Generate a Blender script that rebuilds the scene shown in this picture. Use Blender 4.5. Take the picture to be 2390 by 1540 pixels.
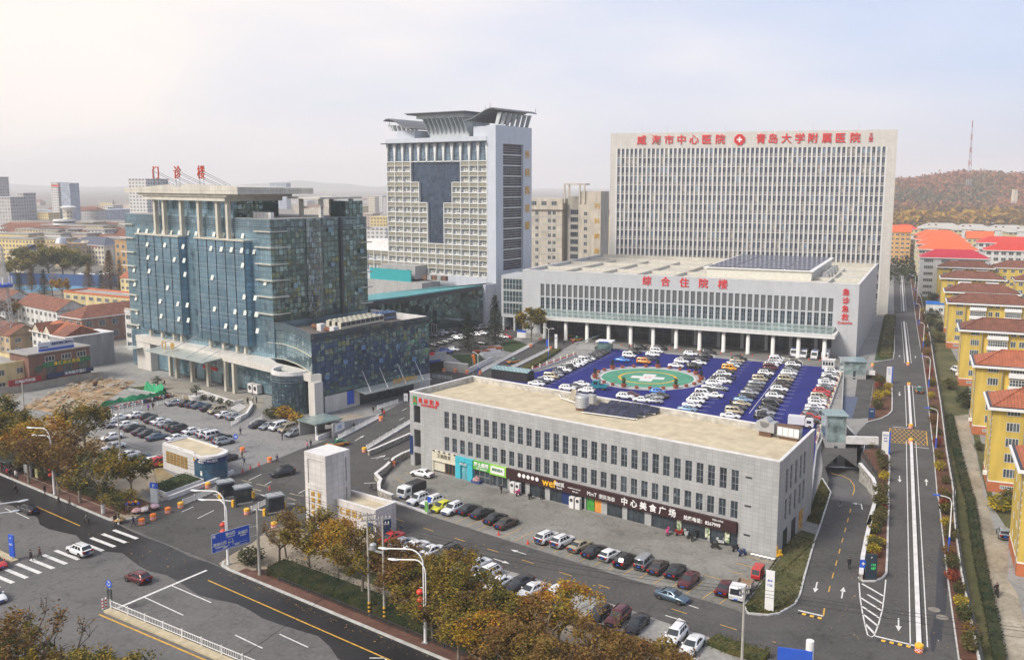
import bpy,math,random
from mathutils import Vector,Matrix
rad=math.radians
for o in list(bpy.data.objects):bpy.data.objects.remove(o)
SC=bpy.context.scene;COL=SC.collection
RN=random.Random(11)
# camera
H=53.0;FPX=2143.16;PITCH=.1413006;ROLL=.0038419;CX=1270.88;CY=734.62
cF=Vector((0,math.cos(PITCH),-math.sin(PITCH)));_U=Vector((0,math.sin(PITCH),math.cos(PITCH)));_R=Vector((1,0,0))
cR=_R*math.cos(ROLL)+_U*math.sin(ROLL);cU=_U*math.cos(ROLL)-_R*math.sin(ROLL)
cam=bpy.data.cameras.new("camera");co=bpy.data.objects.new("camera",cam);COL.objects.link(co)
cam.sensor_width=36;cam.lens=36*FPX/2390;cam.shift_x=-(CX-1195)/2390;cam.shift_y=(CY-770)/2390
cam.clip_start=1;cam.clip_end=30000
M3=Matrix((cR,cU,-cF)).transposed();co.matrix_world=Matrix.Translation((0,0,H))@M3.to_4x4()
SC.camera=co
# light
SUN_EL,SUN_AZ=43,236
HAZE=.00020
w=bpy.data.worlds.new("World");SC.world=w;w.use_nodes=True
nt=w.node_tree;nd=nt.nodes;lk=nt.links
bg=nd["Background"]
sky=nd.new("ShaderNodeTexSky");sky.sky_type='NISHITA';sky.sun_disc=False
sky.sun_elevation=rad(SUN_EL);sky.sun_rotation=rad(SUN_AZ);sky.altitude=50;sky.air_density=1.0;sky.dust_density=3.0;sky.ozone_density=2.0
tc=nd.new("ShaderNodeTexCoord");mp=nd.new("ShaderNodeMapping");mp.inputs['Scale'].default_value=(1.6,1.6,5.0);mp.inputs['Location'].default_value=(.35,.2,0)
nz=nd.new("ShaderNodeTexNoise");nz.inputs['Scale'].default_value=1.5;nz.inputs['Detail'].default_value=5;nz.inputs['Roughness'].default_value=.5
lk.new(tc.outputs['Generated'],mp.inputs[0]);lk.new(mp.outputs[0],nz.inputs['Vector'])
sx=nd.new("ShaderNodeSeparateXYZ");lk.new(tc.outputs['Generated'],sx.inputs[0])
m1=nd.new("ShaderNodeMath");m1.operation='MULTIPLY_ADD';lk.new(sx.outputs['X'],m1.inputs[0]);m1.inputs[1].default_value=-.55;m1.inputs[2].default_value=.26
m2=nd.new("ShaderNodeMath");m2.operation='MULTIPLY_ADD';lk.new(nz.outputs['Fac'],m2.inputs[0]);m2.inputs[1].default_value=1.0;lk.new(m1.outputs[0],m2.inputs[2])
cr=nd.new("ShaderNodeValToRGB");cr.color_ramp.elements[0].position=.35;cr.color_ramp.elements[0].color=(.62,.62,.62,1);cr.color_ramp.elements[1].position=1.05;cr.color_ramp.elements[1].color=(.96,.96,.96,1)
lk.new(m2.outputs[0],cr.inputs[0])
cc=nd.new("ShaderNodeValToRGB");cc.color_ramp.elements[0].position=.4;cc.color_ramp.elements[0].color=(.52,.60,.83,1);cc.color_ramp.elements[1].position=1.0;cc.color_ramp.elements[1].color=(.86,.79,.735,1)
lk.new(m2.outputs[0],cc.inputs[0])
vs=nd.new("ShaderNodeVectorMath");vs.operation='SCALE';lk.new(cc.outputs[0],vs.inputs[0]);vs.inputs['Scale'].default_value=9.0
el=nd.new("ShaderNodeMapRange");el.interpolation_type='SMOOTHSTEP';lk.new(sx.outputs['Z'],el.inputs[0]);el.inputs[1].default_value=.18;el.inputs[2].default_value=.65;el.inputs[3].default_value=1.0;el.inputs[4].default_value=.7
fm=nd.new("ShaderNodeMath");fm.operation='MULTIPLY';lk.new(cr.outputs[0],fm.inputs[0]);lk.new(el.outputs[0],fm.inputs[1])
mx=nd.new("ShaderNodeMix");mx.data_type='RGBA';lk.new(fm.outputs[0],mx.inputs['Factor']);lk.new(sky.outputs[0],mx.inputs['A']);lk.new(vs.outputs[0],mx.inputs['B'])
lk.new(mx.outputs['Result'],bg.inputs['Color']);bg.inputs['Strength'].default_value=.10
sl=bpy.data.lights.new("sun",'SUN');sl.energy=2.8;sl.angle=rad(18);sl.color=(1,.93,.84)
so=bpy.data.objects.new("sun",sl);COL.objects.link(so)
sd=Vector((math.sin(rad(SUN_AZ))*math.cos(rad(SUN_EL)),math.cos(rad(SUN_AZ))*math.cos(rad(SUN_EL)),math.sin(rad(SUN_EL))))
so.rotation_euler=sd.to_track_quat('Z','Y').to_euler();so.location=(-60,-60,300)
SC.view_settings.view_transform='Standard';SC.view_settings.look='None';SC.view_settings.exposure=0.56;SC.view_settings.gamma=1
SC.render.engine='CYCLES';SC.cycles.max_bounces=6;SC.cycles.diffuse_bounces=3;SC.cycles.glossy_bounces=3;SC.cycles.transparent_max_bounces=8;SC.cycles.volume_bounces=1
SC.cycles.use_denoising=True
# picture measuring: view windows of the photograph -> rays -> real places
VW=dict(a=(0,1200,820/2383),b=(0,1600,820/2390),c=(700,1400,600/2310),d=(700,1700,700/2390),e=(380,500,1020/2310),f=(380,980,1020/2390),g=(1150,330,800/2161),h=(0,500,420/924),i=(1900,390,1000/2390),j=(1600,800,1180/2390),k=(1600,1080,1180/2390),l=(1250,1200,750/1925),m=(1900,1350,800/1615),n=(1200,1600,800/2390),o=(2479,1100,800/2053),p=(2479,1600,800/2390),q=(2679,400,600/1155),r=(380,560,520/2355),s=(2680,400,260/607),t=(3000,1050,279/614),u=(1170,880,600/2369),w=(2850,680,429/1468),x=(0,560,420/2156),y=(0,830,440/1613),z=(1600,1130,500/2390),A=(2080,1100,620/2390),B=(1690,560,300/829),C=(1090,560,170/442),D=(0,0,1.372))
def ray(v,x,y):
 a,b,s=VW[v];u=(a+x*s)/1.372;t=(b+y*s)/1.372
 return cF+cR*((u-CX)/FPX)-cU*((t-CY)/FPX)
def G(v,x,y,z=0.0):
 r=ray(v,x,y);t=(z-H)/r.z;return Vector((r.x*t,r.y*t,z))
def GS(v,pts,z=0.0):return[G(v,x,y,z)for x,y in pts]
def AT(v,x,y,dist):
 r=ray(v,x,y);t=dist/math.hypot(r.x,r.y);return Vector((r.x*t,r.y*t,H+r.z*t))
# mesh builder
class MB:
 def __init__(s):s.v=[];s.f=[];s.m=[]
 def add(s,vs,fs,mi=0):
  n=len(s.v);s.v+=[tuple(v)for v in vs];s.f+=[tuple(i+n for i in f)for f in fs];s.m+=[mi]*len(fs);return s
 def box(s,x0,y0,z0,x1,y1,z1,mi=0):
  if x0>x1:x0,x1=x1,x0
  if y0>y1:y0,y1=y1,y0
  if z0>z1:z0,z1=z1,z0
  return s.add([(x0,y0,z0),(x1,y0,z0),(x1,y1,z0),(x0,y1,z0),(x0,y0,z1),(x1,y0,z1),(x1,y1,z1),(x0,y1,z1)],[(0,3,2,1),(4,5,6,7),(0,1,5,4),(1,2,6,5),(2,3,7,6),(3,0,4,7)],mi)
 def prism(s,pts,z0,z1,mi=0,mt=None):
  pts=[(p[0],p[1])for p in pts]
  a=sum(pts[i][0]*pts[(i+1)%len(pts)][1]-pts[(i+1)%len(pts)][0]*pts[i][1]for i in range(len(pts)))
  if a<0:pts=pts[::-1]
  n=len(pts);s.add([(x,y,z0)for x,y in pts]+[(x,y,z1)for x,y in pts],[tuple(range(n))[::-1]]+[(i,(i+1)%n,n+(i+1)%n,n+i)for i in range(n)],mi)
  k=len(s.v)-n;s.f.append(tuple(range(k,k+n)));s.m.append(mi if mt is None else mt);return s
 def quad(s,a,b,c,d,mi=0):return s.add([a,b,c,d],[(0,1,2,3)],mi)
 def cone(s,p,q,r0,r1,n=8,mi=0,caps=True):
  p=Vector(p);q=Vector(q);d=(q-p).normalized();a=d.orthogonal().normalized();b=d.cross(a);vs=[]
  for c,r in((p,r0),(q,r1)):
   for i in range(n):t=2*math.pi*i/n;vs.append(c+a*(r*math.cos(t))+b*(r*math.sin(t)))
  fs=[(i,(i+1)%n,n+(i+1)%n,n+i)for i in range(n)]
  if caps:fs+=[tuple(range(n))[::-1],tuple(range(n,2*n))]
  return s.add(vs,fs,mi)
 def tube(s,pts,r,n=6,mi=0,r1=None):
  for i in range(len(pts)-1):
   a=r if r1 is None else r+(r1-r)*i/(len(pts)-1);b=r if r1 is None else r+(r1-r)*(i+1)/(len(pts)-1)
   s.cone(pts[i],pts[i+1],a,b,n,mi)
  return s
 def lathe(s,prof,n=12,mi=0,c=(0,0,0)):
  vs=[];fs=[]
  for r,z in prof:
   for i in range(n):t=2*math.pi*i/n;vs.append((c[0]+r*math.cos(t),c[1]+r*math.sin(t),c[2]+z))
  for k in range(len(prof)-1):
   for i in range(n):fs.append((k*n+i,k*n+(i+1)%n,(k+1)*n+(i+1)%n,(k+1)*n+i))
  fs+=[tuple(range(n))[::-1],tuple(range((len(prof)-1)*n,len(prof)*n))]
  return s.add(vs,fs,mi)
 def mesh(s,name,mats,smooth=False):
  me=bpy.data.meshes.new(name);me.from_pydata(s.v,[],s.f)
  for m in(mats if isinstance(mats,(list,tuple))else[mats]):me.materials.append(m)
  me.polygons.foreach_set('material_index',s.m)
  if smooth:me.polygons.foreach_set('use_smooth',[True]*len(s.f))
  me.update();return me
 def build(s,name,mats,parent=None,loc=None,rz=None,smooth=False):return put(name,s.mesh(name,mats,smooth),parent,loc,rz)
def put(name,me,parent=None,loc=None,rz=None):
 o=bpy.data.objects.new(name,me);COL.objects.link(o)
 if parent is not None:o.parent=parent
 if loc is not None:o.location=loc
 if rz is not None:o.rotation_euler=(0,0,rz)
 return o
def tag(o,label=None,cat=None,group=None,kind=None):
 if label:o['label']=label
 if cat:o['category']=cat
 if group:o['group']=group
 if kind:o['kind']=kind
 return o
def thing(name,label,cat,loc=(0,0,0),rz=0.0,group=None):
 o=bpy.data.objects.new(name,None);COL.objects.link(o);o.location=loc;o.rotation_euler=(0,0,rz);o.empty_display_size=.2
 return tag(o,label,cat,group)
KIDS={}
def dup(root,loc,rz=0.0,label=None,group=None,scale=None,paint=None,cat=None,tilt=None):
 r=root.copy();COL.objects.link(r);r.location=loc;r.rotation_euler=tilt or(0,0,rz)
 if scale:r.scale=(scale,)*3 if not isinstance(scale,tuple)else scale
 if label:r['label']=label
 if group:r['group']=group
 if cat:r['category']=cat
 if paint and r.type=='MESH':setp(r,paint)
 for ch in KIDS[root.name]if root.name in KIDS else root.children:
  c=ch.copy();COL.objects.link(c);c.parent=r
  if paint:setp(c,paint)
  for g in ch.children:
   d=g.copy();COL.objects.link(d);d.parent=c
 return r
def setp(o,paint):
 for i,sl_ in enumerate(o.material_slots):
  if sl_.material and sl_.material.name.startswith('paint'):
   sl_.link='OBJECT';sl_.material=paint
# materials
MATS={}
def srgb(r,g,b):return tuple(((c/255)/12.92 if c/255<=.04045 else((c/255+.055)/1.055)**2.4)for c in(r,g,b))
def P(m):return m.node_tree.nodes['Principled BSDF']
def base(name):
 m=bpy.data.materials.new(name);m.use_nodes=True;return m,m.node_tree.nodes,m.node_tree.links,P(m)
def mat(name,col,rough=.7,metal=0.0,var=.12,scale=1.0,col2=None,detail=4,emis=None,spec=None,bump=0):
 if name in MATS:return MATS[name]
 m,n,l,p=base(name);p.inputs['Roughness'].default_value=rough;p.inputs['Metallic'].default_value=metal
 if spec is not None:p.inputs['Specular IOR Level'].default_value=spec
 col=tuple(col)
 if var or col2:
  tc=n.new('ShaderNodeTexCoord');nz=n.new('ShaderNodeTexNoise');nz.inputs['Scale'].default_value=scale;nz.inputs['Detail'].default_value=detail
  ge=n.new('ShaderNodeNewGeometry');l.new(ge.outputs['Position'],nz.inputs['Vector'])
  cr=n.new('ShaderNodeValToRGB');cr.color_ramp.elements[0].position=.35;cr.color_ramp.elements[1].position=.65
  cr.color_ramp.elements[0].color=tuple(c*(1-var)for c in col)+(1,);cr.color_ramp.elements[1].color=tuple(col2 or[min(1,c*(1+var))for c in col])+(1,)
  l.new(nz.outputs['Fac'],cr.inputs[0]);l.new(cr.outputs[0],p.inputs['Base Color'])
  if bump:
   b=n.new('ShaderNodeBump');b.inputs['Strength'].default_value=bump;l.new(nz.outputs['Fac'],b.inputs['Height']);l.new(b.outputs[0],p.inputs['Normal'])
 else:p.inputs['Base Color'].default_value=col+(1,)
 if emis:p.inputs['Emission Color'].default_value=col+(1,);p.inputs['Emission Strength'].default_value=emis
 MATS[name]=m;return m
def uz(n,l):
 tc=n.new('ShaderNodeTexCoord');sx=n.new('ShaderNodeSeparateXYZ');l.new(tc.outputs['Object'],sx.inputs[0])
 ad=n.new('ShaderNodeMath');l.new(sx.outputs['X'],ad.inputs[0]);l.new(sx.outputs['Y'],ad.inputs[1])
 cb=n.new('ShaderNodeCombineXYZ');l.new(ad.outputs[0],cb.inputs['X']);l.new(sx.outputs['Z'],cb.inputs['Y']);return cb.outputs[0],tc
def tile(name,col,tw,th,mortar=.03,mcol=None,var=.05,rough=.6,stain=.12,offset=0,xy=False):
 if name in MATS:return MATS[name]
 m,n,l,p=base(name);p.inputs['Roughness'].default_value=rough
 v,tc=uz(n,l)
 if xy:v=tc.outputs['Object']
 br=n.new('ShaderNodeTexBrick');br.offset=offset;br.squash=1;l.new(v,br.inputs['Vector']);br.inputs['Scale'].default_value=1;br.inputs['Brick Width'].default_value=tw;br.inputs['Row Height'].default_value=th;br.inputs['Mortar Size'].default_value=mortar;br.inputs['Mortar Smooth'].default_value=.3
 br.inputs['Color1'].default_value=tuple(c*(1-var)for c in col)+(1,);br.inputs['Color2'].default_value=tuple(min(1,c*(1+var))for c in col)+(1,);br.inputs['Mortar'].default_value=tuple(mcol or[c*.45 for c in col])+(1,)
 nz=n.new('ShaderNodeTexNoise');nz.inputs['Scale'].default_value=.35;nz.inputs['Detail'].default_value=6
 mp=n.new('ShaderNodeMapping');mp.inputs['Scale'].default_value=(1.6,1.6,.35);l.new(tc.outputs['Object'],mp.inputs[0]);l.new(mp.outputs[0],nz.inputs['Vector'])
 mr=n.new('ShaderNodeMapRange');l.new(nz.outputs['Fac'],mr.inputs[0]);mr.inputs[1].default_value=.3;mr.inputs[2].default_value=.7;mr.inputs[3].default_value=1-stain;mr.inputs[4].default_value=1+stain*.4
 mu=n.new('ShaderNodeVectorMath');mu.operation='SCALE';l.new(br.outputs['Color'],mu.inputs[0]);l.new(mr.outputs[0],mu.inputs['Scale']);l.new(mu.outputs[0],p.inputs['Base Color'])
 MATS[name]=m;return m
def curtain(name,c1,c2,pw,ph,frame,mortar=.05,metal=.6,rough=.06,wob=.02,tilt=.05):
 if name in MATS:return MATS[name]
 m,n,l,p=base(name);v,tc=uz(n,l)
 br=n.new('ShaderNodeTexBrick');br.offset=0;l.new(v,br.inputs['Vector']);br.inputs['Scale'].default_value=1;br.inputs['Brick Width'].default_value=pw;br.inputs['Row Height'].default_value=ph;br.inputs['Mortar Size'].default_value=mortar;br.inputs['Mortar Smooth'].default_value=.1
 br.inputs['Color1'].default_value=tuple(c1)+(1,);br.inputs['Color2'].default_value=tuple(c2)+(1,);br.inputs['Mortar'].default_value=tuple(frame)+(1,)
 nb=n.new('ShaderNodeTexNoise');nb.inputs['Scale'].default_value=.09;nb.inputs['Detail'].default_value=5;l.new(tc.outputs['Object'],nb.inputs['Vector'])
 mr0=n.new('ShaderNodeMapRange');l.new(nb.outputs['Fac'],mr0.inputs[0]);mr0.inputs[1].default_value=.3;mr0.inputs[2].default_value=.7;mr0.inputs[3].default_value=.72;mr0.inputs[4].default_value=1.2
 mu=n.new('ShaderNodeVectorMath');mu.operation='SCALE';l.new(br.outputs['Color'],mu.inputs[0]);l.new(mr0.outputs[0],mu.inputs['Scale']);l.new(mu.outputs[0],p.inputs['Base Color'])
 mr=n.new('ShaderNodeMapRange');l.new(br.outputs['Fac'],mr.inputs[0]);mr.inputs[3].default_value=rough;mr.inputs[4].default_value=.45;l.new(mr.outputs[0],p.inputs['Roughness'])
 mm=n.new('ShaderNodeMapRange');l.new(br.outputs['Fac'],mm.inputs[0]);mm.inputs[3].default_value=metal;mm.inputs[4].default_value=.2;l.new(mm.outputs[0],p.inputs['Metallic'])
 nz=n.new('ShaderNodeTexNoise');nz.inputs['Scale'].default_value=.55;nz.inputs['Detail'].default_value=2;l.new(tc.outputs['Object'],nz.inputs['Vector'])
 def vm(op,a,b_=None,s=None):
  q=n.new('ShaderNodeVectorMath');q.operation=op;l.new(a,q.inputs[0])
  if isinstance(b_,tuple):q.inputs[1].default_value=b_
  elif b_ is not None:l.new(b_,q.inputs[1])
  if s is not None:q.inputs['Scale'].default_value=s
  return q.outputs[0]
 wn=n.new('ShaderNodeTexWhiteNoise');l.new(vm('FLOOR',vm('DIVIDE',v,(pw,ph,1))),wn.inputs['Vector']);ge=n.new('ShaderNodeNewGeometry')
 t_=vm('ADD',vm('SCALE',vm('SUBTRACT',wn.outputs['Color'],(.5,.5,.5)),None,tilt),vm('SCALE',vm('SUBTRACT',nz.outputs['Color'],(.5,.5,.5)),None,wob*8));l.new(vm('NORMALIZE',vm('ADD',ge.outputs['Normal'],t_)),p.inputs['Normal'])
 MATS[name]=m;return m
def glass(name,col,rough=.08,metal=.35):
 if name in MATS:return MATS[name]
 m,n,l,p=base(name);ge=n.new('ShaderNodeNewGeometry');nz=n.new('ShaderNodeTexWhiteNoise');oi=n.new('ShaderNodeObjectInfo')
 n3=n.new('ShaderNodeTexNoise');n3.inputs['Scale'].default_value=.6;l.new(ge.outputs['Position'],n3.inputs['Vector'])
 mr=n.new('ShaderNodeMapRange');l.new(n3.outputs['Fac'],mr.inputs[0]);mr.inputs[1].default_value=.3;mr.inputs[2].default_value=.7;mr.inputs[3].default_value=.5;mr.inputs[4].default_value=1.6
 sc=n.new('ShaderNodeVectorMath');sc.operation='SCALE';sc.inputs[0].default_value=col;l.new(mr.outputs[0],sc.inputs['Scale']);l.new(sc.outputs[0],p.inputs['Base Color'])
 p.inputs['Roughness'].default_value=rough;p.inputs['Metallic'].default_value=metal;MATS[name]=m;return m
def paint(name,col,metal=.15,rough=.28):
 name='paint_'+name
 if name in MATS:return MATS[name]
 m,n,l,p=base(name);p.inputs['Base Color'].default_value=tuple(col)+(1,);p.inputs['Metallic'].default_value=metal;p.inputs['Roughness'].default_value=rough;p.inputs['Coat Weight'].default_value=.6;p.inputs['Coat Roughness'].default_value=.08
 MATS[name]=m;return m
WHITE=mat('white_paint',(.72,.72,.71),.55,var=.05,scale=2)
BLACK=mat('black_plastic',(.02,.02,.022),.45,var=0)
GREY=mat('grey_metal',(.33,.34,.35),.5,.3,var=.08,scale=2)
STEEL=mat('galvanised_steel',(.45,.46,.47),.45,.5,var=.1,scale=3)
DARKM=mat('dark_metal',(.05,.055,.06),.5,.2,var=.1)
CONC=mat('concrete',(.36,.35,.32),.85,var=.15,scale=.6)
RED=mat('red_sign',(.62,.025,.03),.45,var=.05)
GOLD=mat('gold_letters',(.62,.36,.05),.4,.3,var=.05)
REDL=mat('red_plastic',(.6,.05,.03),.45,var=.05)
BLUE=mat('blue_sign',(.02,.09,.5),.45,var=.04)
YEL=mat('yellow_paint',(.75,.42,.03),.6,var=.1,scale=3)
ORG=mat('orange_plastic',(.8,.2,.02),.5,var=.08)
GLD=glass('dark_window_glass',(.05,.065,.08))
_FONT={}
def text(name,s,size,m,parent,loc,face=0.0,ext=.04,bold=0.0,align='CENTER',up=True,tilt=None,sp=1.0):
 """letters on a wall: local x along the reading direction, turned by `face` about z"""
 key=(s,size,ext,bold,align,sp,m.name)
 if key not in _FONT:
  c=bpy.data.curves.new('letters','FONT');c.body=s;c.size=size;c.extrude=ext;c.offset=bold;c.align_x=align;c.align_y='CENTER';c.space_character=sp;c.resolution_u=2
  o=bpy.data.objects.new('tmp',c);me=bpy.data.meshes.new_from_object(o);me.name=name;me.materials.clear();me.materials.append(m);bpy.data.objects.remove(o);_FONT[key]=me
 o=put(name,_FONT[key],parent,loc);o.rotation_euler=tilt or((rad(90)if up else 0),0,face);return o
def rowtext(name,s,size,m,parent,p0,p1,**k):
 p0=Vector(p0);p1=Vector(p1);n=len(s)
 for i,ch in enumerate(s):
  if ch!=' ':text(name,ch,size,m,parent,p0.lerp(p1,i/max(1,n-1)),**k)
# buildings
def loc2(root,P_):
 d=Vector(P_)-Vector(root.location);a=root.rotation_euler.z
 return Vector((d.x*math.cos(a)+d.y*math.sin(a),-d.x*math.sin(a)+d.y*math.cos(a),d.z))
def wmesh(wd,ht,gm,fm,nv=1,nh=1,fr=.06,dp=.1,sill=None):
 """a window: pane, frame bars; its origin is the lower left corner, facing -y"""
 b=MB();b.box(0,-.02,0,wd,dp,ht,0)
 for i in range(nv+1):x=wd*i/nv;b.box(x-fr/2 if 0<i<nv else(0 if i==0 else wd-fr),-.06,0,(x+fr/2 if 0<i<nv else(fr if i==0 else wd)),-.021,ht,1)
 xs=[wd*i/nv for i in range(nv+1)]
 for k in range(nv):
  x0=xs[k]+(fr if k==0 else fr/2);x1=xs[k+1]-(fr if k==nv-1 else fr/2)
  for j in range(nh+1):
   z=ht*j/nh;z0=0 if j==0 else(ht-fr if j==nh else z-fr/2);b.box(x0,-.058,z0,x1,-.021,z0+fr,1)
 return b.mesh('window',[gm,fm])
def place_wins(parent,spots,cache,limit=100,name='window'):
 """spots: (x, y, z, turn, mesh); the first `limit` are objects, the rest one stuff part"""
 for x,y,z,a,me in spots[:limit]:put(name,me,parent,(x,y,z),a)
 rest=spots[limit:]
 if rest:
  b=MB();mats=list(rest[0][4].materials)
  for x,y,z,a,me in rest:
   ca,sa=math.cos(a),math.sin(a)
   n=len(b.v);b.v+=[(v.co.x*ca-v.co.y*sa+x,v.co.x*sa+v.co.y*ca+y,v.co.z+z)for v in me.vertices]
   for p_ in me.polygons:b.f.append(tuple(i+n for i in p_.vertices));b.m.append(p_.material_index)
  tag(b.build('window_field',mats,parent),kind='stuff')
T_WALL=tile('pale_stone_cladding',(.36,.365,.365),.95,.62,.022,(.24,.24,.245),.06,.5,.14)
T_SLAB=tile('cream_stone_cladding',(.53,.51,.47),1.3,1.3,.035,(.42,.40,.37),.04,.5,.08)
T_POD=tile('white_stone_cladding',(.45,.465,.48),1.15,1.0,.03,(.42,.43,.45),.03,.5,.07)
T_TOWER=tile('white_tower_cladding',(.47,.51,.57),2.6,1.0,.012,(.55,.58,.64),.02,.45,.08)
ROOFC=tile('roof_screed',(.50,.43,.30),1.6,30,.02,(.40,.345,.24),.03,.9,.22,xy=True)
ROOFG=mat('grey_roof_felt',(.30,.29,.27),.9,var=.2,scale=.3,detail=6)
WSTONE=mat('coping_stone',(.62,.61,.60),.6,var=.1,scale=.7)
CWALL=mat('weathered_parapet',(.42,.40,.35),.85,var=.25,scale=.9,col2=(.52,.50,.45),detail=8)
# food hall: three storeys, shops in front
def food_hall():
 W,D,Z=73.1,18.1,14.18
 t=thing('shop_building','low three storey grey tiled building with shops, dark sign band and flat cream roof','building',(33.4,125.7,0),rad(-36.5))
 b=MB();x0,x1=-W,0.0;wx=[-64.3+1.9*i for i in range(31)];ww=1.12
 rows=((4.4,7.05),(8.6,11.75));Dp=.35
 def band(z0,z1,xa=x0,xb=x1):b.box(xa,0,z0,xb,Dp,z1)
 band(11.82,Z,-70.4,0);band(12.0,Z,x0,-70.4);band(7.05,8.6,-70.4,0);band(3.9,4.4,-70.4,0)
 for za,zb in((4.4,7.05),(8.6,11.82)):
  xs=[-70.4]+[v for x in wx for v in(x,x+ww)]+[0]
  for i in range(0,len(xs),2):b.box(xs[i],0,za,xs[i+1],Dp,zb)
 for i in range(31):b.box(wx[i],0,11.75,wx[i]+ww,Dp,11.82)
 b.box(x0,0,0,-72.1,Dp,12.0)
 for za,zb in((2.7,3.8),(7.2,8.5),(11.8,12.0)):b.box(-72.1,0,za,-70.4,Dp,zb)
 for za in(0,3.8,8.5):b.box(-72.1,3,za,-70.4,3.2,za+3.3);b.box(-70.4,Dp,za,-70.2,3.0,za+3.3)
 for xa,xb in((-70.4,-67.2),(-49.5,-49.0),(-45.5,-44.6),(-41.3,-40.3),(-33.2,-32.9),(-29.9,-28.8),(-25.9,-25.0),(-21.8,-20.6),(-15.6,-15.2),(-10.9,-10.5),(-6.0,0)):b.box(xa,0,0,xb,Dp,3.9)
 yr=19.7;xr=-2.4+0
 b.box(x0,Dp,0,x0+Dp,D,Z);b.box(x0+Dp,D-Dp,0,-4,D,Z-.02)
 b.build('wall',T_WALL,t)
 L=math.hypot(33.4-43.05,125.7-143);b2=MB()
 ys=[3.1,5.5,8.3,11.1,13.4]
 for za,zb in((0,4.3),(7.6,8.4),(12.1,Z)):b2.box(0,0,za,19.8,Dp,zb)
 for za,zb in((4.3,7.6),(8.4,12.1)):
  xs=[0]+[v for y in ys for v in(y,y+1.3)]+[19.8]
  for i in range(0,len(xs),2):b2.box(xs[i],0,za,xs[i+1],Dp,zb)
 a2=rad(60.41+36.5)
 b2.build('side_wall',T_WALL,t,(0.01,.36,0),a2)
 for y in ys:
  for z,h in((4.3,3.3),(8.4,3.7)):
   put('window',wmesh(1.3,h,GLD,GREY,2,3,.06),t,(0.01+math.cos(a2)*y-math.sin(a2)*.2,.36+math.sin(a2)*y+math.cos(a2)*.2,z),a2)
 dm=MB();dm.box(0,-.05,0,1.6,.05,3.1)
 for y,m_ in((2.6,GLD),(7.4,BLACK),(11.8,mat('posters',(.45,.25,.06),.5,var=.6,scale=3))):
  o=MB().box(0,-.06,0,2.2,.02,3.0).build('door',m_,t,(math.cos(a2)*y-math.sin(a2)*-.02,.36+math.sin(a2)*y+math.cos(a2)*-.02,.02),a2)
 r=MB();r.prism([(x0+.35,.35),(-.6,.35),(-2.7,17.8),(x0+.35,17.8)],12.9,13.2);r.build('roof',ROOFC,t)
 k=MB();k.box(x0-.04,-.04,Z,.04,.5,Z+.16);k.box(x0-.04,.5,Z,x0+.46,D+.04,Z+.16);k.box(x0+.46,D-.42,Z,-4,D+.04,Z+.16);k.build('coping',WSTONE,t)
 MB().box(0,-.06,Z+.001,19.8,.42,Z+.158).build('coping',WSTONE,t,(0.02,.5,0),a2)
 b3=MB();b3.box(x0+.36,D-.6,13.2,-3.6,D-.36,Z-.03);b3.box(x0+.352,.4,13.2,x0+.6,D-.6,Z-.03);b3.build('parapet_lining',CWALL,t)
 wu=wmesh(ww,3.15,GLD,GREY,2,3,.05);wl=wmesh(ww,2.65,GLD,GREY,2,2,.05)
 place_wins(t,[(x,.2,8.6,0,wu)for x in wx]+[(x,.2,4.4,0,wl)for x in wx],{})
 for x,z in((-5.1,10.9),(-5.1,6.6),(-5.1,2.2)):MB().box(0,-.03,0,1.0,.01,.28).build('vent',DARKM,t,(x,0,z))
 for xa,xb,z1 in((-49.0,-45.5,2.6),(-44.6,-41.3,2.6),(-40.3,-37.9,2.6),(-36.0,-33.2,2.6),(-28.8,-25.9,2.4),(-25.0,-21.8,2.5),(-20.6,-15.6,2.6),(-15.2,-10.9,2.6),(-10.5,-6.0,2.6)):
  n_=max(2,round((xb-xa)/1.1));put('shop_window',wmesh(xb-xa,z1,GLD,DARKM,n_,2,.09),t,(xa,.15,.02))
 MB().box(0,0,0,1.9,.1,2.6).build('door',mat('blue_door',(.01,.03,.12),.4),t,(-37.9,.1,.02))
 g=MB();g.box(0,0,0,1.5,.12,2.3);g.build('green_door_panel',mat('green_door',(.05,.25,.04),.5,var=.3,scale=2),t,(-32.8,.05,.02))
 MB().box(0,0,0,1.3,.12,2.4).build('orange_door_panel',mat('wood_door',(.6,.25,.04),.6,var=.1),t,(-31.2,.05,.02))
 for x in(-16.0,-11.2,-7.0-1.0):MB().box(0,-.1,0,.75,.0,2.5).build('menu_banner',mat('menu',(.25,.5,.15),.5,var=.7,scale=2.2,col2=(.75,.75,.6)),t,(x,-.05,.5))
 s=MB();s.box(-49.4,-.55,2.3,-6.1,0,4.02);sg=s.build('sign_band',mat('maroon_sign',(.035,.012,.014),.45,var=.1),t)
 for i in range(5):text('sign_badge','●',.95,WHITE,sg,(-46.4+.95*i,-.57,3.3),ext=.015)
 text('sign_letters','wef',1.9,mat('yellow_letters',(.8,.45,.02),.4,var=0),sg,(-40.1,-.57,3.2),bold=.02)
 text('sign_letters','味E派',.8,WHITE,sg,(-37.9,-.57,3.35),bold=.012)
 text('sign_letters','味道美食',.3,WHITE,sg,(-37.9,-.57,2.7));text('sign_letters','中心餐厅 800 800 8000',.26,WHITE,sg,(-34.9,-.57,3.25));text('sign_letters','电话 6-000',.26,WHITE,sg,(-34.7,-.57,2.75))
 text('sign_letters','MmT',.9,WHITE,sg,(-31.4,-.57,3.05));text('sign_letters','便民海泰',.8,WHITE,sg,(-28.5,-.57,3.0),sp=.95)
 rowtext('sign_letters','中心美食广场',1.3,WHITE,sg,(-25.2,-.57,3.1),(-16.6,-.57,3.12),bold=.03)
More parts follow.
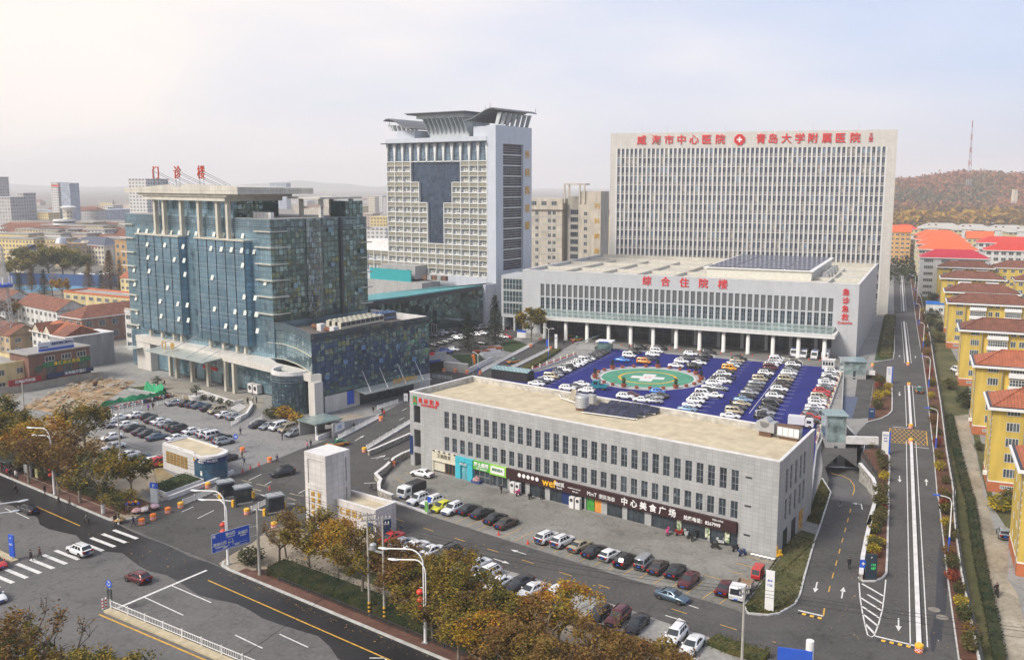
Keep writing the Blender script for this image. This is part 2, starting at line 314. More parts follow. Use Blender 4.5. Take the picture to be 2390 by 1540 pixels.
 text('sign_letters','抢座电话：8267999',.72,WHITE,sg,(-11.6,-.57,2.95),bold=.015);text('sign_letters','早餐6:00供应',.32,WHITE,sg,(-9.0,-.57,3.68))
 beige=mat('beige_shopfront',(.55,.52,.42),.7,var=.06)
 f1=MB();f1.box(-67.2,-.35,2.35,-61.2,0,4.1);f1.box(-67.2,-.5,2.2,-61.2,-.35,2.35);f1.box(-67.2,-.3,0,-66.9,0,2.2);f1.box(-61.5,-.3,0,-61.2,0,2.2);f1.box(-66.9,-.12,.3,-64.2,0,2.2);q=f1.build('shopfront',beige,t)
 text('sign_letters','王朝教育',.85,mat('dark_letters',(.12,.11,.08),.6,var=0),q,(-64.2,-.37,3.2));put('shop_window',wmesh(2.6,2.1,GLD,mat('brown_wood',(.16,.08,.03),.6),3,1,.12),t,(-64.1,0,.02))
 for x in(-66.8,-65.5,-64.2,-62.9,-61.6):MB().box(x,-.7,4.05,x+.25,-.3,4.2).build('sign_lamp',BLACK,q)
 cy=mat('cyan_panel',(.05,.42,.52),.45,var=.05)
 f2=MB();f2.box(-61.2,-.6,0,-60.0,0,4.0);f2.box(-58.3,-.6,0,-57.1,0,4.0);f2.box(-60.0,-.6,2.5,-58.3,0,4.0);f2.add([(-61.3,-.75,3.2),(-57.0,-.75,3.2),(-59.15,-.75,4.0)],[(0,1,2)]);q=f2.build('shopfront',cy,t)
 put('shop_window',wmesh(1.7,2.5,glass('cyan_glass',(.2,.45,.5)),cy,2,2,.1),t,(-60.0,-.2,.02));text('sign_letters','微笑口腔',.42,WHITE,q,(-59.15,-.77,2.9));text('sign_letters','⌣',1.2,mat('teal_letters',(.01,.16,.2),.5,var=0),q,(-59.15,-.77,3.45))
 f3=MB();f3.box(-57.1,-.45,2.4,-53.2,0,3.95);q=f3.build('shopfront',mat('green_shop_sign',(.07,.36,.03),.4,var=.08),t);text('sign_letters','阿士果园',.85,WHITE,q,(-55.1,-.47,3.35),bold=.03);text('sign_letters','Ashi Orchard',.45,WHITE,q,(-55.1,-.47,2.7),bold=.01);put('shop_window',wmesh(3.7,2.35,GLD,GREY,3,2,.08),t,(-57.0,-.05,.02))
 f4=MB();f4.box(-53.2,-.45,2.2,-49.4,0,3.95);q=f4.build('shopfront',mat('lime_shop_sign',(.25,.55,.05),.4,var=.05),t);MB().box(-52.9,-.5,2.5,-49.8,-.452,3.8).build('sign_panel',WHITE,q);text('sign_letters','鲜奶超市',.62,mat('green_letters',(.02,.2,.06),.5,var=0),q,(-51.35,-.52,3.2));put('shop_window',wmesh(3.6,2.15,GLD,GREY,3,1,.1),t,(-53.0,.0,.02))
 MB().box(-72.2,-.08,11.95,-71.2,0,13.6).build('sign_panel',mat('green_emblem',(.02,.25,.08),.45),t);text('emblem','人',1.1,REDL,t,(-71.7,-.09,12.8),bold=.03)
 rowtext('sign_letters','奥林健身',1.05,RED,t,(-70.3,-.05,12.9),(-66.0,-.05,12.9),bold=.02);text('sign_letters','AOLIN FITNESS 馆',.5,RED,t,(-68.1,-.05,12.15),bold=.01)
 MB().box(-73.16,-.12,2.2,-72.4,-.01,5.8).build('blade_sign',mat('navy_sign',(.01,.03,.12),.5),t)
 return t
food_hall()
# inpatient slab with the red roof lettering
def slab():
 W,D,Z=118.9,15.0,75.3
 t=thing('hospital_slab','tall wide white hospital slab with a grid of windows and red lettering along the top','building',(28.98,413.49,0),rad(-18.3))
 n=58;x0,x1=2.9,115.0;pw=(x1-x0)/n;rows=17;ph=3.97;zt=68.5
 b=MB();b.box(0,0,0,x0,1,Z-.01);b.box(x1,0,0,W,1,Z-.01);b.box(x0,0,zt,x1,1,Z-.01);b.box(0,1,0,W,D,Z-.01);b.build('wall',T_SLAB,t)
 g=MB()
 for i in range(n+1):xx=x0+pw*i;g.box(xx-.36,-.12,0,xx+.36,.8,zt)
 for r_ in range(rows):z=zt-ph*(r_+1);g.box(x0,-.03,z-.02,x1,.78,z+.2)
 g.build('facade_grid',mat('white_ribs',(.60,.59,.57),.55,var=.05,scale=.3),t)
 sp=mat('grey_louvre',(.21,.205,.20),.7,var=.06,scale=3)
 for r_ in range(rows):z=zt-ph*(r_+1);MB().box(x0,.35,z+.2,x1,.79,z+1.4).build('spandrel',sp,t)
 gl=glass('slab_glass',(.075,.10,.14),.1,.4);me=wmesh(pw-.72,ph-1.45,gl,GREY,2,1,.07);me2=wmesh(pw-.72,ph-1.45,glass('slab_glass_pale',(.2,.27,.34),.1,.35),GREY,2,1,.07)
 me3=wmesh(pw-.72,ph-1.45,mat('pale_blind',(.30,.29,.26),.5,var=.2,scale=.5),GREY,2,1,.07)
 spots=[(x0+pw*i+.36,.5,zt-ph*(r_+1)+1.45,0,RN.choice((me2,me2,me3))if RN.random()<.2 else me)for r_ in range(rows)for i in range(n)]
 by=[s_ for s_ in spots if s_[2]>60];rest=[s_ for s_ in spots if s_ not in by]
 for s_ in by[:100]:put('window',s_[4],t,s_[:3])
 for m_ in(me,me2,me3):
  q=[s_ for s_ in by[100:]+rest if s_[4]is m_];place_wins(t,q,{},0)
 MB().box(.5,1,Z-.01,W-.5,D-.5,Z+.02).build('roof',ROOFG,t)
 for i,(ch,x)in enumerate(zip('威海市中心医院',(12.5,19,24.6,30,35.4,40.8,46.6))):text('roof_letters',ch,4.3,RED,t,(x+1.5,-.2,71.9),ext=.15,bold=.05)
 for ch,x in zip('青岛大学附属医院',(63.8,68.7,74.2,79.6,84.8,90.4,95.6,101.4)):text('roof_letters',ch,4.3,RED,t,(x+1.3,-.2,71.9),ext=.15,bold=.05)
 text('roof_letters','王',1.6,RED,t,(108.8,-.2,73.2),ext=.1);text('roof_letters','登',2.0,RED,t,(108.8,-.2,71.3),ext=.1)
 em=MB()
 for q in range(4):
  a=q*math.pi/2
  for da in(-.36,.36):em.lathe([(0,-.1),(.95,-.1),(.95,.1),(0,.1)],14,0,(1.45*math.cos(a+da),1.45*math.sin(a+da),0))
 em.lathe([(0,-.12),(1.2,-.12),(1.2,.12),(0,.12)],16,0)
 o=em.build('emblem',RED,t,(56.3,-.25,71.9));o.rotation_euler=(rad(90),0,0)
 ec=MB();ec.box(-1.1,-.3,.13,1.1,.3,.2);ec.box(-.3,-1.1,.131,.3,1.1,.199);o2=ec.build('emblem_cross',WHITE,o)
 for x in(14,25,33,50,86,104):MB().cone((x,2,Z),(x,2,Z+3.2),.05,.03,5).build('lightning_rod',GREY,t)
slab()
# main entrance block in front of the slab
def podium():
 W,Z=114.5,22.6
 t=thing('entrance_block','long white tiled entrance block with tall dark slots, red lettering and a glass porch','building',(-7.94,327.24,0),rad(-23.35))
 n=48;x0=7.1;pw=2.095;b=MB()
 b.box(0,0,0,x0,.8,Z);b.box(x0+pw*n-.65,0,0,W,.8,Z);b.box(x0,0,18.0,x0+pw*n-.65,.8,Z);b.box(x0,.0,7.6,x0+pw*n-.65,.8,9.1)
 for i in range(n):b.box(x0+1.42+pw*i,0,9.1,x0+pw*(i+1),.8,18.0)if i<n-1 else None
 b.box(x0,.05,13.25,x0+pw*n-.65,.75,13.7)
 b.box(0,.8,7.6,.8,80,Z);b.box(W-.8,.8,0,W,84,Z);b.box(.8,2.5,7.6,W-.8,3,Z-1.5)
 b.build('wall',T_POD,t)
 lv=mat('dark_louvre',(.10,.105,.11),.6,var=.1,scale=4);gl=glass('entrance_glass',(.05,.075,.09))
 mu=wmesh(1.42,4.3,lv,lv,1,1,.05);ml=wmesh(1.42,4.15,gl,GREY,2,3,.07)
 place_wins(t,[(x0+pw*i,.3,13.7,0,mu)for i in range(n)]+[(x0+pw*i,.3,9.1,0,ml)for i in range(n)],{})
 r=MB();r.box(.8,.8,21.2,W-.8,84,21.5);r.box(.8,83.2,21.5,W-.8,84,Z);r.build('roof',mat('pale_roof',(.46,.44,.38),.9,var=.1,scale=.2),t)
 k=MB()
 for x in(14,28,41,54,104):k.box(x,1,21.5,x+.6,60,22.5)
 for y in(20,44,66):k.box(1,y,21.5,W-1,y+.6,22.45)
 k.build('roof_beam',mat('roof_beam_paint',(.5,.48,.42),.8,var=.1),t)
 k=MB();k.box(-.05,-.05,Z,W+.05,.85,Z+.12);k.box(W-.85,.85,Z,W+.05,84,Z+.12);k.box(-.05,.85,Z,.85,80,Z+.12);k.build('coping',WSTONE,t)
 zc=25.0;c4=[loc2(t,G('j',x,y,zc))for x,y in((1345,108),(1980,135),(2085,66),(1490,42))]
 h=MB();h.box(c4[0].x,max(8,c4[0].y),21.5,c4[1].x+2,76,zc-.4);h.build('skylight_house',mat('cream_wall',(.58,.57,.50),.7,var=.06),t)
 fx0,fx1=c4[0].x,c4[1].x+1.5;y0=max(8,c4[0].y)
 sr=MB();sr.box(fx0-.8,y0-.6,zc-.4,fx1+1.2,77,zc-.1);sr.build('skylight_roof',WHITE,t)
 pv=tile('solar_panel',(.045,.06,.13),1.7,1.05,.03,(.25,.27,.3),.12,.18,.1,xy=True)
 for i in range(4):
  for j in range(4):
   a=fx0+(fx1-fx0)*i/4;c=y0+(76-y0)*j/4
   MB().box(a+.3,c+.4,0,a+(fx1-fx0)/4-.3,c+(76-y0)/4-.4,.12).build('solar_panel',pv,t,(0,0,zc+.05+.0*j))
 cols=GS('j',((565,560),(707,582),(862,612),(1023,625),(1186,645),(1353,655),(1525,670),(1697,685),(2155,715)))
 A0=loc2(t,cols[0]);A8=loc2(t,cols[8]);pos=[A0.lerp(A8,k/9)for k in range(10)];yc=-10.2
 cm=MB().lathe([(.75,0),(.75,.5),(.62,.55),(.62,6.9)],14).mesh('column',[mat('column_stone',(.62,.62,.6),.5,var=.06)],True)
 for i in range(13):
  x=13+i*7.75
  put('column',cm,t,(x,yc+.6,0))
 for i in range(12):MB().box(-.5,-.5,0,.5,.5,7.2).build('pier',T_POD,t,(17+i*7.75,.3,0))
 bm=MB();bm.box(3.2,yc-1.0,6.9,109,yc+.2,7.9);bm.box(3.2,yc+.2,6.9,4.2,0,7.9);bm.box(108,yc+.2,6.9,109,0,7.9);bm.box(3.2,yc-1.05,7.9,109.05,yc-.4,8.2);bm.build('porch_beam',mat('porch_white',(.64,.64,.62),.5,var=.05),t)
 pg=MB();pg.quad((4.2,yc+.2,7.55),(108,yc+.2,7.55),(108,0,9.0),(4.2,0,9.0));pg.quad((4.2,0,8.9),(108,0,8.9),(108,yc+.2,7.45),(4.2,yc+.2,7.45))
 pg.build('porch_glass',curtain('green_roof_glass',(.22,.30,.29),(.30,.38,.36),2.6,1.2,(.4,.44,.43),.05,.35,.12,.02),t)
 rg=MB();rg.box(.8,3.2,0,W-.8,3.4,7.6);rg.build('entrance_glazing',curtain('entrance_glazing',(.035,.05,.055),(.06,.08,.085),2.6,2.5,(.2,.21,.21),.05,.3,.1,.01),t)
 for x in(49,52.5):MB().box(x,3.0,4.2,x+3.3,3.19,5.3).build('door_sign',BLUE,t)
 for x in(20,38,64,78,88):MB().box(0,0,0,4.2,.1,2.6).build('door',glass('door_glass',(.05,.08,.11)),t,(x,3.05,.02))
 for i,ch in enumerate('综合住院楼'):text('wall_letters',ch,3.3,RED,t,(46.3+i*6.45,-.12,20.6),ext=.12,bold=.035)
 for i,ch in enumerate('急诊急救'):text('wall_letters',ch,2.3,RED,t,(110.7,-.12,20.0-2.6*i),ext=.1,bold=.025)
 text('wall_letters','✆3809999',1.0,RED,t,(110.7,-.12,10.4),bold=.01)
 lw=MB();lw.box(-9.4,2.0,4.9,0,16,20.2);lw.build('link_wing_wall',T_POD,t)
 for k in range(3):put('link_window',wmesh(7.6,4.0,glass('link_glass',(.06,.1,.11)),mat('white_bar',(.5,.5,.5),.5,var=0),6,2,.12),t,(-8.6,1.9,6.2+4.45*k))
 MB().box(-9.4,6,0,0,6.2,4.9).build('link_door',GLD,t)
 for x in(-9.0,-4.6):MB().box(x,2.1,0,x+.7,2.9,4.9).build('pier',T_POD,t)
 for i in range(4):
  c=MB();c.box(0,0,0,2.2,4,1.2);c.box(.2,.2,1.2,2,3.8,2.1);[c.lathe([(.8,2.1),(.8,2.4)],10,0,(1.1,1.1+1.9*j,0))for j in(0,1)]
  c.build('cooling_unit',GREY,t,(fx1+3,y0+8+i*9,21.5))
podium()
# surgery tower
def tower():
 t=thing('surgery_tower','white hospital tower with a cross of dark glass, gridded front and winged roof','building',(-18.32,344.98,0),rad(-34))
 X0,X1=-55.0,-4.1;n=12;pw=(X1-X0)/n;zb,ph,rows=17.6,3.99,11;zt=zb+ph*rows
 b=MB();b.box(X0-.5,1.4,0,X1,22,70.6);b.box(X1,0,0,0,4.6,74.5);b.box(X1,17.7,0,0,23.4,74.5);b.box(X1,4.6,0,0,17.7,20.2);b.box(X1,4.6,67.9,0,17.7,74.5);b.box(-6.5,4.6,20.2,-1.2,17.7,67.9)
 b.box(X0-.6,-.2,68.9,X1,1.4,70.6);b.box(X0-.6,-.1,12.0,X1,1.4,17.4);b.box(X0-.6,.5,0,X1,1.4,12.0);b.box(-12,2,70.6,X1,22,74.4);b.box(-52,3,70.6,-42.5,20,73.9)
 b.build('wall',T_TOWER,t)
 MB().box(X0-1.8,-1.6,68.5,X1,-.2,68.85).build('eave',DARKM,t)
 def gl_at(c,r_):return(r_ in(9,10)and 3<=c<=8)or(r_ in(7,8)and 4<=c<=7)or(3<=r_<=6 and 5<=c<=6)
 fr=MB();cr_=MB();frm=mat('ivory_frame',(.60,.61,.60),.6,var=.06);wins=[]
 tan=tile('tan_louvre',(.29,.275,.215),60,.28,.05,(.17,.16,.12),.05,.7,.1);jamb=mat('recess_grey',(.40,.42,.43),.7,var=.06)
 back=MB()
 for r_ in range(rows):
  z=zb+ph*r_
  for c in range(n):
   x=X0+pw*c
   if gl_at(c,r_):cr_.box(x,.9,z,x+pw,1.3,z+ph);continue
   MB().box(x+.17,.15,z+2.43,x+pw-.17,.5,z+ph-.17).build('spandrel',tan,t);back.box(x,1.0,z,x+pw,1.3,z+2.35);wins.append((x+1.25,.98,z+.35,0))
 for c in range(n+1):
  for r_ in range(rows):
   l=c>0 and gl_at(c-1,r_);q=c<n and gl_at(c,r_)
   if not(l and q):x=X0+pw*c;z=zb+ph*r_;fr.box(x-.16,-.1,z,x+.16,1.35,z+ph)
 for r_ in range(rows+1):
  for c in range(n):
   d=r_>0 and gl_at(c,r_-1);u=r_<rows and gl_at(c,r_)
   if not(d and u):fr.box(X0+pw*c+.16,-.1,zb+ph*r_-.16,X0+pw*(c+1)-.16,1.35,zb+ph*r_+.16)
   if r_<rows and not gl_at(c,r_):fr.box(X0+pw*c+.16,-.08,zb+ph*r_+2.25,X0+pw*(c+1)-.16,1.33,zb+ph*r_+2.42)
 fr.build('facade_frame',frm,t);back.build('recess',jamb,t)
 cr_.build('glass_cross',curtain('blue_cross_glass',(.05,.075,.12),(.08,.11,.16),1.06,1.33,(.04,.05,.07),.05,.45,.08,.015),t)
 me=wmesh(1.75,1.7,glass('ward_glass',(.2,.21,.17)),mat('white_frame',(.75,.75,.72),.5,var=0),2,2,.14)
 for x,y,z,a in wins[:100]:put('window',me,t,(x,y,z))
 place_wins(t,[(x,y,z,a,me)for x,y,z,a in wins[100:]],{},0)
 sash=MB().box(-.35,-.45,0,.35,-.4,.9).mesh('open_sash',[mat('sash_glass',(.5,.55,.58),.15,.3,var=0)])
 for(x,y,z,a)in RN.sample(wins,36):put('open_sash',sash,t,(x+RN.choice((.4,1.3)),y,z+.5))
 for c in range(n):
  x=X0+pw*c;put('tall_window',wmesh(pw-.5,7.0,glass('top_glass',(.12,.18,.24),.08,.4),GREY,4,6,.06),t,(x+.25,.8,zt+.2))
  f=MB()
  for s_ in(1,-1):
   xa=x+.16 if s_>0 else x+pw-.16
   f.add([(xa,-.1,zt+.2),(xa,-.1,zt+7.3),(xa+s_*.62,-.1,zt+7.3),(xa+s_*.12,-.1,zt+.2),(xa,.78,zt+.2),(xa,.78,zt+7.3),(xa+s_*.62,.78,zt+7.3),(xa+s_*.12,.78,zt+.2)],[(0,1,2,3),(7,6,5,4),(0,4,5,1),(1,5,6,2),(2,6,7,3),(3,7,4,0)])
  f.build('fin',frm,t)
 fv=MB()
 for c in range(n+1):fv.box(X0+pw*c-.16,-.1,zt+.16,X0+pw*c+.16,.82,68.5)
 fv.build('mullion',frm,t)
 sd_=wmesh(12.8,3.55,glass('stair_glass',(.035,.045,.07)),DARKM,8,4,.08)
 for k in range(12):
  put('stair_window',sd_,t,(-1.0,4.75,20.4+3.97*k),rad(90))
  o=MB().box(0,-.15,0,13.0,.8,.4);o.build('stair_slab',frm,t,(-.9,4.65,20.0+3.97*k),rad(90))if k else None
  lb=MB()
  for q in range(3):lb.box(0,-.12,0,12.8,-.05,.06);lb.v[-8:]=[(a,b_,c_+.9+q*.9)for a,b_,c_ in lb.v[-8:]]
  lb.build('sun_louvre',WHITE,t,(-.7,4.75,20.4+3.97*k),rad(90))
 for i,ch in enumerate('外科医技楼'):text('wall_letters',ch,3.4,GOLD,t,(.12,20.4,64.0-6.85*i),face=rad(90),ext=.1,bold=.02)
 dk=mat('roof_slab_grey',(.15,.155,.17),.6,var=.12,scale=.5);lt=mat('stained_white',(.46,.50,.51),.6,var=.1,scale=.5)
 MB().box(-38,7,70.6,-18,20,78.6).build('roof_house',lt,t)
 q=MB();q.box(-44,0,79.6,-15,26,80.0);q.box(-44.6,-.6,80.0,-14.4,26.6,80.25);q.build('roof_slab',dk,t)
 MB().box(-41,2.5,78.2,-17,23,79.6).build('roof_beam',lt,t)
 for i in range(10):
  x=-38.5+i*2.2
  MB().add([(x,3,78.2),(x+.35,3,78.2),(x+.35,7,72),(x,7,72),(x,7,78.2),(x+.35,7,78.2)],[(0,1,2,3),(0,4,5,1),(0,3,4),(1,5,2),(3,2,5,4)]).build('raking_fin',lt,t)
 for i in range(5):
  y=8+i*2.6
  MB().add([(-17,y,78.2),(-17,y+.35,78.2),(-18,y+.35,72),(-18,y,72)],[(0,1,2,3),(3,2,1,0)]).build('raking_fin',lt,t)if 0 else None
  MB().add([(-17,y,78.2),(-17,y+.35,78.2),(-18,y+.35,72),(-18,y,72),(-18,y,78.2),(-18,y+.35,78.2)],[(0,3,2,1),(0,1,5,4),(0,4,3),(1,2,5),(3,4,5,2)]).build('raking_fin',lt,t)
 for s_,xa,xb,nm in((1,-14.5,1.5,0),(-1,-56,-42,0)):
  w_=MB();st=10
  for i in range(st):
   def pz(k):f=k/st;f=f if s_>0 else 1-f;return 76.4+4.2*(.5-.5*math.cos(math.pi*min(1,f*1.15)))-(.8*max(0,f-.87)/.13)-(2.2 if s_<0 else 0)
   a,c=xa+(xb-xa)*i/st,xa+(xb-xa)*(i+1)/st;za,zc=pz(i),pz(i+1);y1=24.5 if s_>0 else 20
   w_.add([(a,-.5,za),(c,-.5,zc),(c,y1,zc),(a,y1,za),(a,-.5,za+.35),(c,-.5,zc+.35),(c,y1,zc+.35),(a,y1,za+.35)],[(0,3,2,1),(4,5,6,7),(0,1,5,4),(2,3,7,6),(1,2,6,5),(3,0,4,7)])
  w_.build('roof_wing',dk,t)
  for i in range(7):
   y=1.5+i*3.2*(1 if s_>0 else .8);xo=(-.6 if s_>0 else-53.5);zb_=74.5 if s_>0 else 73.9
   MB().add([(xo-.9,y,zb_),(xo+.5,y,zb_),(xo+1.3*s_+.9,y,zb_+(4.6 if s_>0 else 2.4)),(xo+1.3*s_-.9,y,zb_+(4.6 if s_>0 else 2.4)),(xo-.9,y+.4,zb_),(xo+.5,y+.4,zb_),(xo+1.3*s_+.9,y+.4,zb_+(4.6 if s_>0 else 2.4)),(xo+1.3*s_-.9,y+.4,zb_+(4.6 if s_>0 else 2.4))],[(0,1,2,3),(7,6,5,4),(0,4,5,1),(1,5,6,2),(2,6,7,3),(3,7,4,0)]).build('wing_prop',lt,t)
 for x,y,z in((-54,1,76),(-14,12,81.2),(1.3,24,80.4),(-2.5,0,81)):MB().cone((x,y,z),(x,y,z+1.6),.08,.05,6).build('lightning_rod',BLACK,t)
 lw=MB();lw.box(-80,1.8,0,X0-.6,20,25.4);lw.build('low_wing_wall',T_TOWER,t)
 lf=MB()
 for c in range(6):
  x=X0-.9-4.2*c;lf.box(x-.15,.9,17.6,x+.15,1.79,25.5)
  for r_ in range(2):
   z=17.6+3.99*r_;MB().box(x-4.2,1.2,z+2.3,x,1.78,z+3.9).build('spandrel',tan,t)
   if c<6:put('window',me,t,(x-3.0,1.75,z+.35))
 lf.box(-80,.95,25.4,X0-.6,1.79,25.7);lf.box(-80,.95,21.4,X0-.6,1.75,21.65);lf.build('low_wing_frame',frm,t)
 MB().box(-76,6,25.4,-60,16,29.5).build('roof_plant',WSTONE,t)
tower()
# glass outpatient building
def outpatient():
 t=thing('glass_clinic','blue glass clinic building with two projecting bays, a flat winged roof and red roof letters','building',(-98.37,238.59,0),rad(-37.5))
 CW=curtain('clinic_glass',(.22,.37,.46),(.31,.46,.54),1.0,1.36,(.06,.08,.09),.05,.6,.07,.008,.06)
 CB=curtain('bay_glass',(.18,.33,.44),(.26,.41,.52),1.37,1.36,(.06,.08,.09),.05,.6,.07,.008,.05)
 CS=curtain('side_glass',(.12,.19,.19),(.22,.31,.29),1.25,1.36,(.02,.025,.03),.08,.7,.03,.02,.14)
 stone=tile('band_stone',(.56,.54,.50),.9,.6,.02,(.4,.38,.34),.04,.6,.12);col=mat('column_beige',(.48,.46,.39),.6,var=.08)
 MB().box(-35,8,.3,33.4,38.8,44.2).build('curtain_wall',CW,t)
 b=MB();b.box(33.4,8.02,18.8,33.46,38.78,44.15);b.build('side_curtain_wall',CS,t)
 cyl=MB();n=10
 pts=[(33.4+1.6*math.sin(math.pi*i/n),21.0-2.6*math.cos(math.pi*i/n))for i in range(n+1)]
 cyl.prism(pts,18.8,44.1);cyl.build('round_corner',curtain('round_glass',(.19,.25,.26),(.25,.31,.31),.6,1.36,(.03,.035,.04),.06,.75,.05,.02,.12),t)
 MB().box(33.4,29.4,18.8,33.9,30.2,44.15).build('dark_fin',DARKM,t)
 MB().box(-34.6,8.4,44.2,33,38.4,44.25).build('roof',ROOFG,t)
 for k in range(6):
  z=41.4+k*.5;MB().box(-35.1,7.8,z,33.5,7.99,z+.13).build('crown_slat',mat('crown_metal',(.16,.2,.23),.4,.4,var=.05),t);MB().box(33.48,7.8,z,33.7,38.8,z+.13).build('crown_slat',MATS['crown_metal'],t)
 for xa,xb in((-25.6,-3.8),(3.9,25.5)):
  MB().box(xa,5.9,12.1,xb,7.98,38.6).build('bay',CB,t);MB().box(xa-.2,5.6,38.6,xb+.2,8,38.95).build('bay_cap',col,t)
  pc=(xb-xa)/5.33;lines=MB()
  for i in range(6):lines.box(xb-.05-pc*i-.06,5.75,12.1,xb-.05-pc*i+.06,5.89,38.55)
  lines.build('bay_mullion',DARKM,t)
  hl=MB()
  for i in range(6):
   for dz in(0,1.15):hl.box(xa,5.8,14.5+4.1*i+dz,xb,5.895,14.62+4.1*i+dz)
  hl.build('bay_floor_band',mat('band_alu',(.3,.36,.4),.35,.5,var=.05),t)
  for x in(xa+3,xa+9,xa+15,xb-3):MB().box(x,6.6,10,x+.8,7.4,12.1).build('column',col,t)
 sm=MB();sm.add([(0,0,1.25),(1.15,0,1.25),(1.15,-.36,.06),(0,-.36,.06),(0,.04,1.25),(1.15,.04,1.25),(1.15,-.32,.04),(0,-.32,.04)],[(0,3,2,1),(4,5,6,7),(0,1,5,4),(2,3,7,6),(1,2,6,5),(3,0,4,7)]);sash=sm.mesh('open_sash',[mat('open_pane',(.62,.64,.60),.25,.1,var=.05)])  # pale pane colour stands in for sky reflected in the tilted glass
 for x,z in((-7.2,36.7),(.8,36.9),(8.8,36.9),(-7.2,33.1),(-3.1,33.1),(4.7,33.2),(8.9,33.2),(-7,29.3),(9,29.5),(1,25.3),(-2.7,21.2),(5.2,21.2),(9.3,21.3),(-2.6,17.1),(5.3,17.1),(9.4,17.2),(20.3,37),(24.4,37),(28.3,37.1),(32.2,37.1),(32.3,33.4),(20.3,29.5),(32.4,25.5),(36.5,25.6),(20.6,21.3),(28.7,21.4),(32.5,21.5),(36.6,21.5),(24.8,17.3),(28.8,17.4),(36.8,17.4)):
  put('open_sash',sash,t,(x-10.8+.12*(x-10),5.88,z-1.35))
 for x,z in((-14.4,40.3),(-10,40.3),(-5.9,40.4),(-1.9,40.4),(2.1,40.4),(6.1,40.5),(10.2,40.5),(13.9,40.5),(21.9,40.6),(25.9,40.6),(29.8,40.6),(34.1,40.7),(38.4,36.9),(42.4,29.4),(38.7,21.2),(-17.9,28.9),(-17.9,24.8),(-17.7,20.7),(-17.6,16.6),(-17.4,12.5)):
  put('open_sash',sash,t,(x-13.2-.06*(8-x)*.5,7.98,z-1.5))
 sa=MB().box(0,-.5,0,1.2,-.44,1.1).mesh('open_sash',[mat('blue_open_pane',(.2,.33,.42),.1,.4,var=.05)])
 for y,z in((25.5,40.5),(26,31.5),(36,34.5),(14,27),(22,24),(35,24)):put('open_sash',sa,t,(33.5,y,z),rad(82))
 for z in(12.0,16.4,20.8,25.1,29.2,33.2,37.3,41.2):
  MB().box(-37.0,7.2,z-.12,-29.8,7.95,z+.12).build('ledge',col,t)
  if z>20:MB().prism([(27.6,7.3),(34.2,7.3),(34.2,12.5),(33.5,12.5),(33.5,7.95),(27.6,7.95)],z-.12,z+.12).build('ledge',col,t)
  if z>20:MB().box(33.5,36.0,z-.12,34.2,40,z+.12).build('ledge',col,t)
 MB().box(-17,8.5,44.25,17.4,22.5,48.5).build('top_storey',CW,t)
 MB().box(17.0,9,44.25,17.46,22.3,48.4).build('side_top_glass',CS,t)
 for x in(-16.7,-12.3,-3.8,4.5,12.9,17.3):MB().box(x,6.4,38.95,x+.95,7.4,48.4).build('column',col,t)
 rf=mat('roof_cream',(.52,.50,.44),.7,var=.12,scale=.5)
 k=MB();k.box(-20.2,5.6,48.4,18.5,23,49.5);k.build('roof_fascia',rf,t)
 k=MB();k.box(-22,5.2,49.5,20,25,50.2);k.build('roof_step',rf,t)
 rs=MB();xs=[-28.3,-4.9,-1.0,2.7,25.6];zs=[51.4,52.5,51.5,52.7,52.0]
 vs=[(x,4.6,50.2)for x in xs]+[(x,4.6,z)for x,z in zip(xs,zs)]+[(x,27.6,50.2)for x in xs]+[(x,27.6,51.7)for x in xs]
 fs=[]
 for i in range(4):fs+=[(i,i+1,6+i,5+i),(5+i,6+i,16+i,15+i),(10+i+1,10+i,15+i,16+i),(i+1,i,10+i,11+i)]
 fs+=[(0,5,15,10),(4,14,19,9)]
 rs.add(vs,fs);rs.build('roof_wing',tile('roof_panels',(.52,.50,.44),1.3,3,.05,(.33,.31,.27),.05,.6,.18),t)
 MB().box(-28.2,4.7,52.02,-28.19,4.71,52.03)
 sm_=mat('red_roof_letters',(.42,.045,.02),.5,var=.05)
 for ch,x in zip('门诊楼',(-13.6,-3.0,8.1)):
  text('roof_letters',ch,3.6,sm_,t,(x,6,55.4),ext=.12,bold=.015)
  br=MB()
  for dx in(-.9,.9):br.tube([(x+dx,6.1,51.5),(x+dx,6.1,56.5)],.05,5);br.tube([(x+dx,6.1,55.9),(x+dx+3.5,13,51.7)],.05,5);br.tube([(x+dx,6.1,54.3),(x+dx+2.5,11,51.7)],.05,5)
  br.build('letter_brace',DARKM,t)
 pg=MB();cm=mat('roof_frame',(.5,.48,.44),.8,var=.1)
 for x in(24,32):
  for y in(24,34):pg.box(x,y,44.25,x+.9,y+.9,49)
 pg.box(22,22,49,35,36,49.5);pg.box(24,24.2,46.4,32.9,24.9,47);pg.box(24.9,34.2,46.4,32.9,34.8,47);pg.build('roof_frame',cm,t)
 for i in range(5):MB().box(21+i*1.5,12,44.25,22.3+i*1.5,13,45.7).build('condenser',WSTONE,t)
 MB().box(27,32,44.25,33,38,48.4).build('stair_head',CS,t)
 bd=MB();fr_=[(-28.6,5.7),(-12,5.2),(6,4.2),(23,3.3),(37.8,2.2),(46,1.9),(55.9,1.2)];bk_=[(57.2,3.2),(55.4,3.6),(48,4.6),(38,5.2),(31,8.2),(-28,8.2)]
 bd.prism(fr_+bk_,8.0,9.7);bd.build('stone_band',stone,t)
 MB().box(-28.5,5.8,0,-21.2,8.5,8.0).build('stone_pier',stone,t);MB().prism([(54.6,1.4),(57.2,1.1),(57.3,3.4),(55,3.9)],0,8.0).build('stone_pier',stone,t)
 for x,y in((-11.3,5.3),(-7.8,5.1),(.4,4.7),(8.8,4.2),(17.4,3.8),(21.3,3.6)):MB().box(x,y,0,x+.9,y+.9,8.0).build('column',col,t)
